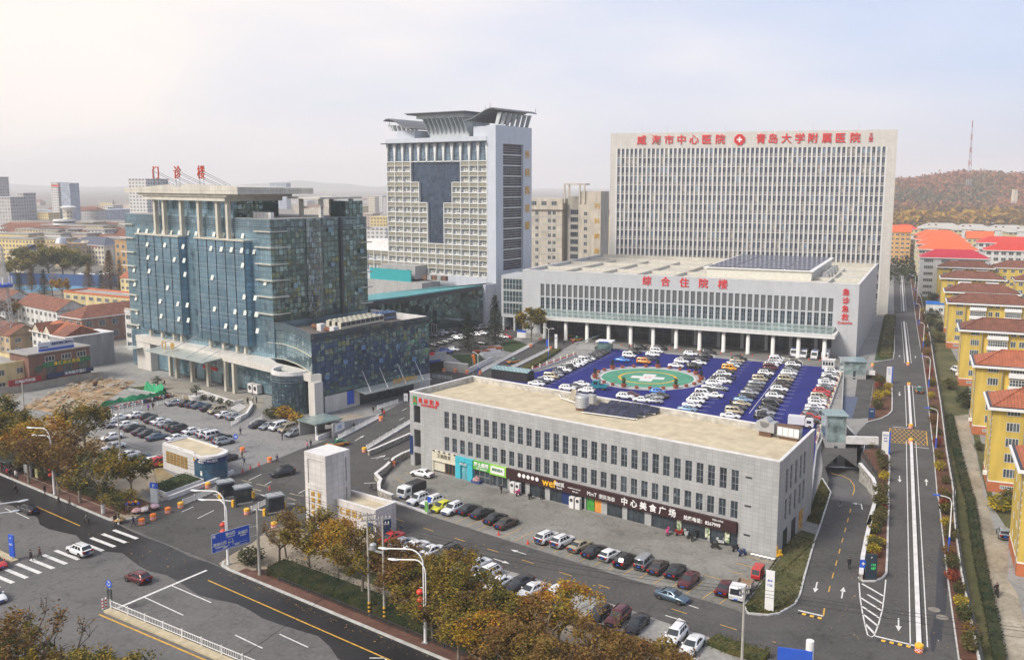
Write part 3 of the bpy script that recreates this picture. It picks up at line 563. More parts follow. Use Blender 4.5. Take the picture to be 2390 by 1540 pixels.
 MB().prism([(-21.2,8.1),(36,8.1),(47,5.5),(55,3.6),(55,7),(36,10),(-21.2,10)],.3,8.0).build('ground_glazing',curtain('ground_glass',(.05,.09,.10),(.08,.13,.14),1.4,2.0,(.1,.11,.11),.05,.4,.06,.03),t)
 for x in(-5,2,10):MB().box(x,7.9,.3,x+3.2,8.08,3.0).build('door',GLD,t)
 MB().box(1.6,7.8,3.4,8.2,8.05,4.3).build('red_banner',RED,t)
 for x in(24,26.2):
  ac=MB();ac.box(x,6.2,.3,x+1.8,7.6,2.6);ac.lathe([(.55,0),(.55,.08),(.1,.09)],14,1,(0,0,0));
  for i in range(len(ac.v)-42,len(ac.v)):v=ac.v[i];ac.v[i]=(x+.9+v[0],6.2-v[2],1.6+v[1])
  ac.build('air_conditioner',[WSTONE,DARKM],t)
 cn=MB();cn.add([(-11,-1.6,8.0),(17,-1.6,8.0),(17.5,5,8.6),(-11,5,8.6),(-11,-1.6,8.25),(17,-1.6,8.25),(17.5,5,8.85),(-11,5,8.85)],[(0,3,2,1),(4,5,6,7),(0,1,5,4),(2,3,7,6),(1,2,6,5),(3,0,4,7)])
 cn.build('canopy',tile('canopy_panels',(.34,.37,.34),1.4,1.4,.06,(.5,.52,.5),.06,.3,.1,xy=True),t)
 for x in(-9,-2,8,15):MB().tube([(x,-1,8.3),(x+1.5,7.9,12)],.09,6).build('canopy_rod',STEEL,t)
 text('gold_letters','门',2.1,GOLD,t,(-6.4,1.5,9.7),ext=.08,bold=.04);text('gold_letters','诊',2.1,GOLD,t,(-2.2,1.5,9.7),ext=.08,bold=.04);text('gold_letters','Outpatient',1.0,GOLD,t,(-4.3,1.5,8.3),bold=.02)
 MB().add([(-31,3,6.2),(-25,3,6.2),(-25,5.8,6.3),(-31,5.8,6.3),(-31,3,6.3),(-25,3,6.3),(-25,5.8,6.4),(-31,5.8,6.4)],[(0,3,2,1),(4,5,6,7),(0,1,5,4),(2,3,7,6),(1,2,6,5),(3,0,4,7)]).build('side_canopy',MATS['canopy_panels'],t)
 crv=[(31.0,8.0),(36.2,8.8),(42.8,7.2),(48.6,5.1),(52.3,3.5),(55.6,1.9)]
 lw=MB()
 for i in range(5):a,c=crv[i],crv[i+1];lw.quad((a[0],a[1],9.7),(c[0],c[1],9.7),(c[0],c[1],18.8),(a[0],a[1],18.8))
 lw.build('swept_glass',curtain('swept_glass',(.17,.27,.31),(.24,.34,.38),1.1,1.36,(.04,.05,.06),.06,.6,.05,.012,.08),t)
 for z in(17.2,17.7,18.2,18.7,13.6,9.8):
  sl_=MB()
  for i in range(5):a,c=crv[i],crv[i+1];sl_.add([(a[0],a[1]-.02,z),(c[0],c[1]-.02,z),(c[0],c[1]-.3,z),(a[0],a[1]-.3,z),(a[0],a[1]-.02,z+.14),(c[0],c[1]-.02,z+.14),(c[0],c[1]-.3,z+.14),(a[0],a[1]-.3,z+.14)],[(0,1,2,3),(7,6,5,4),(3,2,6,7)])
  sl_.build('ledge',MATS['crown_metal']if z>15 else col,t)
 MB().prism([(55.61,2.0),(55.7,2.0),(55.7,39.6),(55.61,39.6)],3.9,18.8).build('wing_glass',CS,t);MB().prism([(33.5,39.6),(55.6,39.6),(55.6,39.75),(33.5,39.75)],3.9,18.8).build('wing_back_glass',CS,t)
 MB().prism(crv+[(55.6,39.6),(33.45,39.6),(33.45,8.4)],17.0,17.2).build('wing_roof',mat('dark_roof',(.10,.085,.075),.9,var=.3,scale=.4,col2=(.16,.14,.125)),t)
 MB().box(55.1,2.2,17.2,55.6,39.6,18.9).build('wing_parapet',DARKM,t);MB().box(34,39.0,17.2,55.1,39.58,18.9).build('wing_parapet',WSTONE,t)
 for k in range(5):MB().box(55.7,2,17.0+k*.42,55.95,39.7,17.12+k*.42).build('crown_slat',DARKM,t)
 MB().prism([(55.6,5.0),(55.9,5.0),(55.9,39.6),(55.6,39.6)],0,3.9).build('stone_base',stone,t);MB().box(55.62,3.9,0,55.75,5,3.9).build('corner_glass',CS,t)
 MB().box(55.9,15.5,.02,56.0,33.5,3.0).build('shopfront_glass',GLD,t)
 for i in range(6):put('open_sash',sa,t,(55.72,5+i*5.6,8.0+(i*37%5)*1.36),rad(82))
 c2=MB();c2.add([(56,13.5,3.9),(60.5,13.5,3.5),(60.5,35.5,3.5),(56,35.5,3.9),(56,13.5,4.1),(60.5,13.5,3.7),(60.5,35.5,3.7),(56,35.5,4.1)],[(0,1,2,3),(7,6,5,4),(0,4,5,1),(2,6,7,3),(1,5,6,2),(3,7,4,0)]);c2.build('canopy',MATS['canopy_panels'],t)
 for y in(15.5,21,27,33):MB().tube([(60,y,3.8),(55.9,y+1,8.2)],.09,6).build('canopy_rod',STEEL,t)
 text('gold_letters','健康管理中心',1.35,GOLD,t,(60.3,26.5,4.9),face=rad(90),bold=.03)
 MB().box(55.95,11.6,.8,56.1,13.6,4.0).build('wall_board',BLUE,t)
 n=20;cyp=[(48.0+5.0*math.cos(math.pi*(1+i/n))-.0,2.6+5.4*math.sin(math.pi*(1+i/n)))for i in range(n+1)]
 MB().prism(cyp,0,9.2).build('round_bay',curtain('round_bay_glass',(.08,.14,.18),(.13,.2,.24),1.1,1.5,(.03,.04,.05),.07,.6,.05,.012,.08),t)
 ring=MB()
 for i in range(n):a,c=cyp[i],cyp[i+1];ai=(48+(a[0]-48)*.88,2.6+(a[1]-2.6)*.88);ci=(48+(c[0]-48)*.88,2.6+(c[1]-2.6)*.88);ring.add([(a[0],a[1],9.2),(c[0],c[1],9.2),(ci[0],ci[1],9.2),(ai[0],ai[1],9.2),(a[0],a[1],10.1),(c[0],c[1],10.1),(ci[0],ci[1],10.1),(ai[0],ai[1],10.1)],[(0,1,5,4),(4,5,6,7),(2,3,7,6)])
 ring.build('bay_parapet',WSTONE,t)
 for k in range(3):
  rg_=MB()
  for i in range(n):a,c=cyp[i],cyp[i+1];f_=1.03;ao=(48+(a[0]-48)*f_,2.6+(a[1]-2.6)*f_);co_=(48+(c[0]-48)*f_,2.6+(c[1]-2.6)*f_);z=(7.6,8.2,8.8)[k];rg_.add([(ao[0],ao[1],z),(co_[0],co_[1],z),(co_[0],co_[1],z+.16),(ao[0],ao[1],z+.16),(a[0],a[1],z),(c[0],c[1],z),(c[0],c[1],z+.16),(a[0],a[1],z+.16)],[(0,1,2,3),(3,2,6,7),(1,0,4,5)])
  rg_.build('ledge',MATS['crown_metal'],t)
 cm_=MB();cm_.box(0,0,.3,1.7,1.2,2.0);cm_.box(.15,-.03,.9,1.55,-.001,1.8,1);cm_.lathe([(.5,2.0),(.5,2.15),(.4,2.16)],10,0,(.85,.6,0));cme=cm_.mesh('condenser',[mat('cream_metal',(.55,.52,.42),.5,var=.05),DARKM])
 cmb=cm_.mesh('condenser',[mat('blue_metal',(.12,.2,.36),.5,var=.05),DARKM])
 for i in range(9):
  for j in range(3):put('condenser',cme,t,(43.5+j*2.2-i*.2,17+i*1.75,17.2),rad(90))
 for i in range(4):put('condenser',cmb,t,(41.8,33.5+i*1.4,17.2),rad(90));put('condenser',cmb,t,(44,33.5+i*1.4,17.2),rad(90))
 rust=mat('rust',(.16,.07,.04),.9,var=.3,scale=2)
 for(x,y)in((41,14),(47,13)):MB().tube([(x,y,18),(x+2.4,y,18)],.6,10).build('fan_duct',rust,t);MB().box(x+2.4,y-.8,17.2,x+4,y+.8,18.9).build('fan_box',WSTONE,t)
 MB().box(-34.5,8.8,0,-28.6,20,6.5).build('side_block',CB,t)
outpatient()
# curved glass hall between clinic and tower
def glass_hall():
 arc=GS('u',((-560,470),(-250,395),(40,320),(270,288),(500,262),(700,240),(900,215),(1200,195),(1490,185)),14.0)
 t=thing('glass_hall','curved green glass hall with a teal roof linking clinic and tower','building',(arc[-1].x,arc[-1].y,0),rad(-33))
 A_=[loc2(t,p_)for p_ in arc];b=MB();L=0;n=len(A_)
 for i in range(n-1):b.quad((A_[i].x,A_[i].y,.02),(A_[i+1].x,A_[i+1].y,.02),(A_[i+1].x,A_[i+1].y,14),(A_[i].x,A_[i].y,14))
 b.build('curtain_wall',curtain('hall_glass',(.13,.21,.21),(.19,.28,.27),2.1,2.4,(.03,.045,.05),.07,.7,.04,.015,.08),t)
 c=MB()
 for k in range(5):
  z=14.0+k*.36
  for i in range(n-1):a,d=A_[i],A_[i+1];c.add([(a.x,a.y-.5,z),(d.x,d.y-.5,z),(d.x,d.y-.5,z+.2),(a.x,a.y-.5,z+.2),(a.x,a.y,z),(d.x,d.y,z),(d.x,d.y,z+.2),(a.x,a.y,z+.2)],[(0,1,2,3),(3,2,6,7),(1,0,4,5)])
 c.build('cornice',mat('cornice_alu',(.42,.46,.47),.4,.4,var=.05),t)
 back=[(A_[-1].x,A_[-1].y+14),(A_[0].x+4,A_[0].y+34)]
 MB().prism([(p_.x,p_.y)for p_ in A_]+back,15.4,15.8).build('roof',mat('teal_roof',(.08,.30,.32),.5,var=.08,scale=.2),t)
 MB().prism([(p_.x,p_.y+.2)for p_ in A_]+back,13.9,15.39).build('roof_edge',DARKM,t)
 MB().box(A_[-1].x,A_[-1].y-.2,0,A_[-1].x+1.2,A_[-1].y+8,15.8).build('end_pier',T_TOWER,t)
 d0=loc2(t,G('u',1060,700));d1=loc2(t,G('u',1140,700));put('door',wmesh(2.6,3.6,GLD,WHITE,2,1,.22),t,(d0.x,min(d0.y,A_[5].y)-.4,.02))
 MB().box(d0.x-1.5,d0.y-2.6,4.4,d0.x+7,d0.y,4.6).build('door_canopy',MATS['canopy_panels'],t)
 k=G('e',1990,940,13);q=loc2(t,k)
 MB().box(q.x-9,q.y+3,15.8,q.x+9,q.y+11,21).build('roof_room',T_WALL,t)
 for x in(-5.5,-1.5,5):MB().box(q.x+x,q.y+2.9,17.5,q.x+x+1.4,q.y+3.05,19.4).build('window',GLD,t)
 for i in range(5):MB().box(q.x+11+i*2.4,q.y+5,15.8,q.x+13+i*2.4,q.y+6.5,17.6).build('condenser',(GREY if i%2 else rust_),t)
rust_=mat('rust_brown',(.15,.08,.05),.85,var=.2)
glass_hall()
w0=G('u',640,110,15.8);MB().box(0,0,15,22,.4,19.5).build('teal_fence',mat('teal_panel',(.02,.30,.32),.5,var=.05),None,(w0.x-22,w0.y+25,0),rad(-34)).data
tag(bpy.data.objects['teal_fence'],'teal sheet fence on the flat roofs below the white tower','fence');
wl=MB();wl.box(0,.5,0,30,16,15);tag(wl.build('service_block',T_WALL,None,(w0.x-24,w0.y+24.6,0),rad(-34)),'low pale block carrying the teal fence beside the white tower','building')
# generic blocks
WIN_CACHE={}
def win(wd,ht,gm,fm,nv,nh,fr=.08):
 k=(round(wd,2),round(ht,2),gm.name,fm.name,nv,nh)
 if k not in WIN_CACHE:WIN_CACHE[k]=wmesh(wd,ht,gm,fm,nv,nh,fr)
 return WIN_CACHE[k]
GLW=glass('flat_glass',(.10,.12,.13),.1,.3);FRW=mat('window_white',(.6,.6,.58),.5,var=0)
def block(name,label,P0,deg,L,D,floors,fh,wall,roof=('flat',None),cols=None,wsize=(1.6,1.5),group=None,base=None,zb=0,sides=True,back=False,cat='building',wm=None,fr=None,over=.5,band=None,nv=2,limit=100):
 """P0 front left corner on the ground; front faces -y of its frame"""
 t=thing(name,label,cat,(P0.x,P0.y,zb),rad(deg),group);Z=floors*fh+.4
 MB().box(0,0,0,L,D,Z).build('wall',wall,t)
 kind,rm=roof
 if kind=='hip':
  h=min(L,D)*.26;b=MB();i=D*.48
  b.add([(-over,-over,Z),(L+over,-over,Z),(L+over,D+over,Z),(-over,D+over,Z),(i,D/2,Z+h),(L-i,D/2,Z+h)],[(0,1,5,4),(1,2,5),(2,3,4,5),(3,0,4),(3,2,1,0)]);b.build('roof',rm,t)
  e=MB();e.box(-over-.1,-over-.1,Z-.35,L+over+.1,D+over+.1,Z-.01);e.build('eave',WHITE,t)
 elif kind=='gable':
  h=D*.33;b=MB();b.add([(-over,-over,Z),(L+over,-over,Z),(L+over,D+over,Z),(-over,D+over,Z),(-over,D/2,Z+h),(L+over,D/2,Z+h)],[(0,1,5,4),(2,3,4,5),(3,2,1,0)]);b.build('roof',rm,t)
  MB().add([(0,0,Z),(0,D,Z),(0,D/2,Z+h*.97)],[(0,2,1)]).build('gable_wall',wall,t);MB().add([(L,0,Z),(L,D,Z),(L,D/2,Z+h*.97)],[(0,1,2)]).build('gable_wall',wall,t)
 else:
  b=MB();b.box(-.15,-.15,Z,L+.15,.25,Z+.7);b.box(-.15,D-.25,Z,L+.15,D+.15,Z+.7);b.box(-.15,.25,Z,.25,D-.25,Z+.7);b.box(L-.25,.25,Z,L+.15,D-.25,Z+.7);b.build('parapet',band or wall,t);MB().box(.25,.25,Z,L-.25,D-.25,Z+.06).build('roof',rm or ROOFG,t)
 if base:MB().box(-.04,-.04,0,L+.04,D+.04,1.3).build('plinth',base,t)
 cols=cols or max(1,int(L/3.2));g_=wm or GLW;f_=fr or FRW;sp=[]
 me=win(wsize[0],wsize[1],g_,f_,nv,1)
 for k in range(floors):
  z=k*fh+1.1
  for c in range(cols):sp.append((L*(c+.5)/cols-wsize[0]/2,-.01,z,0,me))
  if sides:
   m_=max(1,int(D/4))
   for c in range(m_):sp.append((L+.01,D*(c+.5)/m_-wsize[0]/2,z,rad(90),me));sp.append((-.01,D*(c+.5)/m_+wsize[0]/2,z,rad(-90),me))
 sp.sort(key=lambda s_:-s_[2]);place_wins(t,sp,{},limit)
 return t
def pl(name,c,var=.07):return tile(name,c,40,2.9,.012,[q*.8 for q in c],.02,.8,.3)
Y1=pl('yellow_render',(.60,.43,.085));Y2=pl('pale_yellow_render',(.60,.50,.26));ORB=mat('orange_plinth',(.42,.13,.05),.8,var=.1)
CRM=pl('cream_render',(.58,.52,.42));PNK=pl('pinkish_render',(.45,.36,.31));TAN=pl('tan_render',(.44,.33,.21));GRW=pl('grey_render',(.33,.33,.35));BRN=pl('brown_tile_wall',(.19,.10,.075));ORW=pl('orange_render',(.62,.36,.13));WHT=pl('white_render',(.62,.62,.60))
RT1=tile('orange_roof_tiles',(.40,.12,.055),.55,.5,.06,(.22,.07,.035),.12,.8,.25,xy=True);RT2=tile('brown_roof_tiles',(.20,.075,.045),.55,.5,.06,(.11,.045,.03),.14,.85,.3,xy=True);RT3=mat('red_roof',(.50,.045,.03),.6,var=.1,scale=.5);RT4=mat('bright_orange_roof',(.58,.12,.04),.6,var=.08,scale=.5);RT5=tile('old_roof_tiles',(.24,.09,.055),.6,.6,.07,(.12,.06,.045),.2,.9,.35,xy=True);RTB=mat('crimson_roof',(.42,.02,.04),.55,var=.08)
# yellow flats along the right of the side road
def flats():
 G1='yellow apartment blocks right of the road'
 spec=[('t',620,985,15.3,24,'nearest yellow apartment block, cut by the right edge, orange tiled roof',5,RT1),('t',400,548,15.3,26,'yellow apartment block with bright orange hipped roof, second from the camera',5,RT1),('t',283,255,15.3,30,'yellow apartment block with orange hipped roof, third from the camera',5,RT1),('w',790,1275,15.3,36,'yellow apartment block with brown-orange roof, fourth along the road',5,RT2),('w',650,980,15.3,25,'yellow apartment block with brown roof and white balconies, fifth along the road',5,RT2),('w',618,860,15.3,23.5,'yellow apartment block with brown roof, sixth along the road',5,RT2),('w',570,712,15.3,23.5,'yellow apartment block with brown roof, seventh along the road',5,RT2),('w',530,590,15.3,23.5,'yellow apartment block with brown roof, farthest one in line by the road',5,RT2)]
 deg=-22.0
 for k,(v,x,y,z,L,lab,fl,rm)in enumerate(spec):
  P0=G(v,x,y,z);t=thing('yellow_apartment_block',lab,'apartment block',(P0.x,P0.y,0),rad(deg),G1);D=11.5;Z=z
  b=MB();b.box(0,0,1.8,5.2,D,Z-.6);xx=5.2;seg=[(0,5.2,0)]
  while xx<L:b.box(xx,.55,1.8,min(L,xx+10.2),D,Z-.6);seg.append((xx,min(L,xx+10.2),.55));xx+=10.2
  b.build('wall',Y1,t);MB().box(-.05,-.05,0,5.2,D+.05,1.8).build('plinth',ORB,t);MB().box(5.2,.45,0,L+.05,D+.05,1.8).build('plinth',ORB,t)
  MB().box(-.06,-.06,1.8,5.2,.0,2.0).build('plinth_band',WHITE,t);MB().box(-.06,0,1.8,0,D,2.0).build('plinth_band',WHITE,t)
  e=MB();e.box(-.9,-.9,Z-.6,L+.9,D+.9,Z-.15);e.build('eave',WHITE,t);MB().box(-.6,-.6,Z-.15,L+.6,D+.6,Z-.02).build('gutter',BLACK,t)
  h=2.5;i=5.0;r=MB();r.add([(-.2,-.2,Z),(L+.2,-.2,Z),(L+.2,D+.2,Z),(-.2,D+.2,Z),(i,D/2,Z+h),(L-i,D/2,Z+h)],[(0,1,5,4),(1,2,5),(2,3,4,5),(3,0,4),(3,2,1,0)]);r.build('roof',rm,t)
  rd=MB();rd.tube([(-.2,-.2,Z+.03),(i,D/2,Z+h+.05)],.14,6);rd.tube([(i,D/2,Z+h+.05),(L-i,D/2,Z+h+.05)],.14,6);rd.tube([(L-i,D/2,Z+h+.05),(L+.2,-.2,Z+.03)],.14,6);rd.build('ridge',rm,t)
  fh=2.75
  w1=win(2.1,1.6,GLW,FRW,4,1);w2=win(1.3,1.6,GLW,FRW,2,1);w3=win(4.6,1.45,GLW,FRW,8,2);ws=win(.55,1.0,GLW,FRW,1,1,.06);wb=win(2.2,.6,GLW,FRW,6,1,.1)
  for f in range(fl):
   z0=2.75+f*fh
   put('window',w1,t,(2.2,-.0,z0))
   xx=5.2
   while xx+8<L:
    bz=z0-.9;B=put('balcony',MB().box(0,-1.0,0,5.0,0,1.0).mesh('balcony',[WHITE]),t,(xx+1.0,.55,bz))if f else None
    if f:put('window',w3,B,(.2,-.9,1.0));MB().box(.1,-.85,1.0,4.9,0,2.4).build('balcony_room',Y1,B)
    else:put('window',w3,t,(xx+1.2,.55,z0))
    put('window',w2,t,(xx+6.6,.55,z0));put('window',w2,t,(xx+8.6,.55,z0));xx+=10.2
   put('window',ws,t,(0,4.2,z0),rad(-90));put('window',ws,t,(0,8.2,z0),rad(-90))
  put('basement_window',wb,t,(1.9,-.06,.7))
  MB().tube([(5.0,-.12,.2),(5.0,-.12,Z-.6)],.07,6).build('downpipe',GREY,t)
  MB().tube([(-.1,1.2,.2),(-.1,1.2,Z-.6)],.05,6).build('downpipe',GREY,t)
  if k in(1,2,3):MB().box(-.75,2.0,2.3,0,2.9,2.9).build('air_conditioner',WHITE,t)
  if k<2:
   for j in range(12):MB().box(-.12,-.02,2.4+j*1.06,0,.25,2.7+j*1.06).build('corner_block',CRM,t)
flats()
# other houses on the right, farther along
def right_far():
 q=lambda v,x,y,z:G(v,x,y,z)
 def at(nm,lab,v,x,y,z,L,D,fl,fh,wall,roof,deg=-20,**k):
  p_=q(v,x,y,fl*fh+.4);block(nm,lab,p_,deg,L,D,fl,fh,wall,roof,**k)
 gy='yellow blocks in the second row right'
 at('yellow_apartment_block','mustard apartment block with brown roof behind the roadside row, nearer one','w',1385,745,0,30,12,5,3,Y1,('hip',RT2),-22,group=gy,base=ORB)
 at('yellow_apartment_block','mustard apartment block with brown roof behind the roadside row, farther one','w',1135,602,0,36,12,5,3,Y1,('hip',RT2),-22,group=gy,base=ORB)
 at('grey_apartment_block','grey white six storey block with crimson hipped roof by the road','w',335,490,0,30,14,6,3.1,mat('pale_grey_render',(.42,.43,.43),.8,var=.08),('hip',RTB),-20,wsize=(4.2,1.6),cols=4,nv=5)
 gr='blocks with orange red roofs in a row'
 for i,(x,y,w_,lab)in enumerate(((318,402,30,'pale yellow block with wide orange roof just behind the crimson roof'),(300,345,30,'pale yellow block with orange roof, second behind the crimson roof'),(285,298,30,'pale yellow block with orange roof, third behind the crimson roof'),(268,258,30,'pale yellow block with orange roof, last of the row, small dormer'))):
  at('orange_roofed_block',lab,'w',x,y,0,w_,16,6,3.0,Y2,('hip',RT4),-20,group=gr,wsize=(3,1.5),limit=40)
 at('orange_apartment_block','orange block with white bands seen past the edge of the big slab','w',-60,215,0,17,14,7,3.0,ORW,('gable',RT4),-20,wsize=(2.2,1.4),cols=5)
 at('yellow_apartment_block','small yellow block with crimson roof far up the road beside the slab','w',20,180,0,20,14,6,3.0,Y2,('hip',RT3),-20,limit=30)
 at('cream_house','cream block with pale grey roof closing the end of the side road','w',170,290,0,12,14,5,3.1,CRM,('hip',mat('pale_tile',(.40,.39,.36),.8)),-20,cols=4)
 gw='white blocks with crimson mansard roofs'
 at('white_apartment_block','white and grey block with crimson roof and solar heaters, nearer of two','w',1045,412,0,60,13,7,3.0,WHT,('hip',RT3),-20,group=gw,wsize=(2.2,1.7),limit=60)
 at('white_apartment_block','white and grey block with crimson roof and solar heaters, farther of two','w',965,330,0,70,13,7,3.0,WHT,('hip',RT3),-20,group=gw,wsize=(2.2,1.7),limit=60)
 at('yellow_apartment_block','yellow block with an orange gable behind the crimson roofed blocks','w',845,285,0,16,14,6,3.0,Y2,('gable',RT4),-20,limit=40)
 gg='villas with pale grey roofs under the hill'
 for i,(x,y,L,lab)in enumerate(((330,165,34,'yellow and white villa block with pale grey roofs under the hill, left one'),(700,180,30,'yellow and white villa block with pale roofs under the hill, middle left one'),(1060,190,32,'yellow and white villa block with pale roofs under the hill, middle right one'),(1300,205,50,'yellow and white villa block with pale roofs under the hill, cut by the frame'))):
  p_=q('w',x,y,19);t=block('villa_block',lab,p_,-12,L,16,6,3.0,Y2,('hip',mat('pale_tile',(.40,.39,.36),.8)),group=gg,wsize=(2.4,1.6),limit=40)
  for j in range(int(L/20)):
   x0=6+20*j;MB().box(x0,-1,0,x0+8,0,18.6).build('white_bay',WHT,t)
   MB().add([(x0-.5,-1.4,18.6),(x0+8.5,-1.4,18.6),(x0+8.5,8,18.6),(x0-.5,8,18.6),(x0+4,3,22.5)],[(0,1,4),(1,2,4),(2,3,4),(3,0,4)]).build('bay_roof',MATS['pale_tile'],t)
   for k in range(3):MB().box(x0+1+2.4*k,4,20.5,x0+2.6+2.4*k,5.2,21.6).build('solar_heater',mat('heater_maroon',(.12,.05,.06),.4),t)
 at('blue_hut','small white hut with bright blue flat roof beside the road hedge','w',400,1005,0,7.5,6,1,3.6,WHT,('flat',mat('blue_roof',(.02,.17,.55),.5)),-20,band=mat('blue_roof',(.02,.17,.55),.5),cols=2)
 for i,(x,y,lab)in enumerate(((650,60,'small red roofed house at the foot of the hill'),(1030,60,'long cream house at the foot of the hill'))):at('hill_house',lab,'w',x,y,0,(34,80)[i],12,2,3.5,CRM,('gable',RT4 if i==0 else RT2),-8,limit=20)
right_far()
# beige ward block between tower and slab
def ward_block():
 d=455.0;p_=AT('B',40,300,d);p2=AT('B',325,300,d-0);
 t=thing('ward_block','beige ten storey ward block with open frame stair tower between the big hospital buildings','building',(p_.x-10,p_.y+4,0),rad(-18));L=(p2-p_).length+10;beige=pl('beige_render',(.52,.47,.39));Z=AT('B',330,210,d).z
 MB().box(0,0,0,L,16,Z-5.4).build('wall',beige,t);MB().box(0,-.9,Z-5.4,L+.5,16,Z).build('top_storey',beige,t)
 tx=L;zt=AT('B',470,145,d).z;MB().box(tx+2.0,3,0,tx+9,9,Z+1).build('stair_core',mat('core_grey',(.36,.34,.30),.8),t)
 MB().box(tx+9,-2,0,tx+20,14,zt).build('stair_tower',beige,t);fh=3.62;f=MB()
 for x in(tx+1.6,tx+9.2,tx+11.6):f.box(x,-2.6,Z-2,x+.7,-1.9,zt+3)
 f.box(tx+1.6,-2.6,zt+3,tx+12.3,6,zt+3.7);f.box(tx+1.6,5.2,Z-2,tx+2.3,6,zt+3);f.build('open_frame',beige,t)
 w1=win(1.75,1.9,GLW,FRW,2,1);w2=win(2.8,2.2,GLW,FRW,3,1);w3=win(4.0,2.4,GLD,GREY,4,1)
 for k in range(11):
  z=Z-5.4-2.6-fh*k
  if z<3:break
  for x in(L-27,L-24.6,L-20.4,L-18,L-13.8,L-7.3,L-4.9,L-22):put('window',w1,t,(x,-.01,z))if 0<x<L-2 else None
  put('window',w3,t,(tx+3.4,2.98,z+.3));put('window',w1,t,(tx+11.6,-2.01,z));MB().box(0,-.12,z-.95,L,0,z-.7).build('floor_band',mat('band_grey',(.42,.42,.42),.7),t)
 for i in range(5):put('window',w2,t,(L-26+i*5.2,-.91,Z-3.4))
 for i,ch in enumerate('内科病房'):text('wall_letters',ch,2.8,GOLD,t,(tx+18.2,-2.1,Z-3.5-7.2*i),bold=.04)
 c=AT('B',548,500,520);block('clinic_annex','pale five storey annex between the beige ward block and the big slab',Vector((c.x,c.y,0)),-18,50,18,5,4.0,CRM,('flat',ROOFG),cols=14,wsize=(2.2,2.0))
ward_block()
# ground, roads, paint
def ground_mat(name,c1,c2,sc=.08,rough=.9,sc2=2.0,dust=None,spec=.3):
 if name in MATS:return MATS[name]
 m,n,l,p=base(name);p.inputs['Roughness'].default_value=rough;p.inputs['Specular IOR Level'].default_value=spec
 ge=n.new('ShaderNodeNewGeometry');a=n.new('ShaderNodeTexNoise');a.inputs['Scale'].default_value=sc;a.inputs['Detail'].default_value=8;a.inputs['Roughness'].default_value=.65;l.new(ge.outputs['Position'],a.inputs['Vector'])
 b=n.new('ShaderNodeTexNoise');b.inputs['Scale'].default_value=sc2;b.inputs['Detail'].default_value=6;l.new(ge.outputs['Position'],b.inputs['Vector'])
 r=n.new('ShaderNodeValToRGB');r.color_ramp.elements[0].position=.36;r.color_ramp.elements[1].position=.66;r.color_ramp.elements[0].color=tuple(c1)+(1,);r.color_ramp.elements[1].color=tuple(c2)+(1,);l.new(a.outputs['Fac'],r.inputs[0])
 mr=n.new('ShaderNodeMapRange');l.new(b.outputs['Fac'],mr.inputs[0]);mr.inputs[1].default_value=.25;mr.inputs[2].default_value=.75;mr.inputs[3].default_value=.8;mr.inputs[4].default_value=1.2
 s=n.new('ShaderNodeVectorMath');s.operation='SCALE';l.new(r.outputs[0],s.inputs[0]);l.new(mr.outputs[0],s.inputs['Scale']);d=n.new('ShaderNodeTexNoise');d.inputs['Scale'].default_value=.42;d.inputs['Detail'].default_value=4;d.inputs['Distortion'].default_value=1.2;l.new(ge.outputs['Position'],d.inputs['Vector']);dr=n.new('ShaderNodeMapRange');l.new(d.outputs['Fac'],dr.inputs[0]);dr.inputs[1].default_value=.56;dr.inputs[2].default_value=.70;dr.inputs[3].default_value=1.0;dr.inputs[4].default_value=.74
 vo=n.new('ShaderNodeTexVoronoi');vo.feature='DISTANCE_TO_EDGE';vo.inputs['Scale'].default_value=.11;wv=n.new('ShaderNodeMix');wv.data_type='VECTOR';wv.inputs['Factor'].default_value=.03;l.new(ge.outputs['Position'],wv.inputs['A']);sc4=n.new('ShaderNodeVectorMath');sc4.operation='SCALE';sc4.inputs['Scale'].default_value=60;l.new(b.outputs['Color'],sc4.inputs[0]);l.new(sc4.outputs[0],wv.inputs['B']);l.new(wv.outputs['Result'],vo.inputs['Vector']);vr=n.new('ShaderNodeMapRange');l.new(vo.outputs['Distance'],vr.inputs[0]);vr.inputs[1].default_value=.0;vr.inputs[2].default_value=.012;vr.inputs[3].default_value=.72;vr.inputs[4].default_value=1.0
 mm=n.new('ShaderNodeMath');mm.operation='MULTIPLY';l.new(dr.outputs[0],mm.inputs[0]);l.new(vr.outputs[0],mm.inputs[1]);s2=n.new('ShaderNodeVectorMath');s2.operation='SCALE';l.new(s.outputs[0],s2.inputs[0]);l.new(mm.outputs[0],s2.inputs['Scale']);l.new(s2.outputs[0],p.inputs['Base Color']);MATS[name]=m;return m
ASPH=ground_mat('asphalt',(.10,.098,.097),(.14,.135,.132),.06);ASPH2=ground_mat('inner_asphalt',(.062,.060,.058),(.090,.087,.084),.08);WET=ground_mat('wet_asphalt',(.015,.015,.017),(.03,.03,.032),.15,.38,2.5)
LOT=ground_mat('lot_concrete',(.14,.136,.122),(.25,.245,.225),.07);PLZ=ground_mat('plaza_paving',(.21,.21,.205),(.29,.285,.27),.05);TANP=ground_mat('tan_paving',(.25,.21,.155),(.33,.285,.22),.15);BRK=ground_mat('red_brick_paving',(.10,.05,.04),(.15,.08,.06),.3)
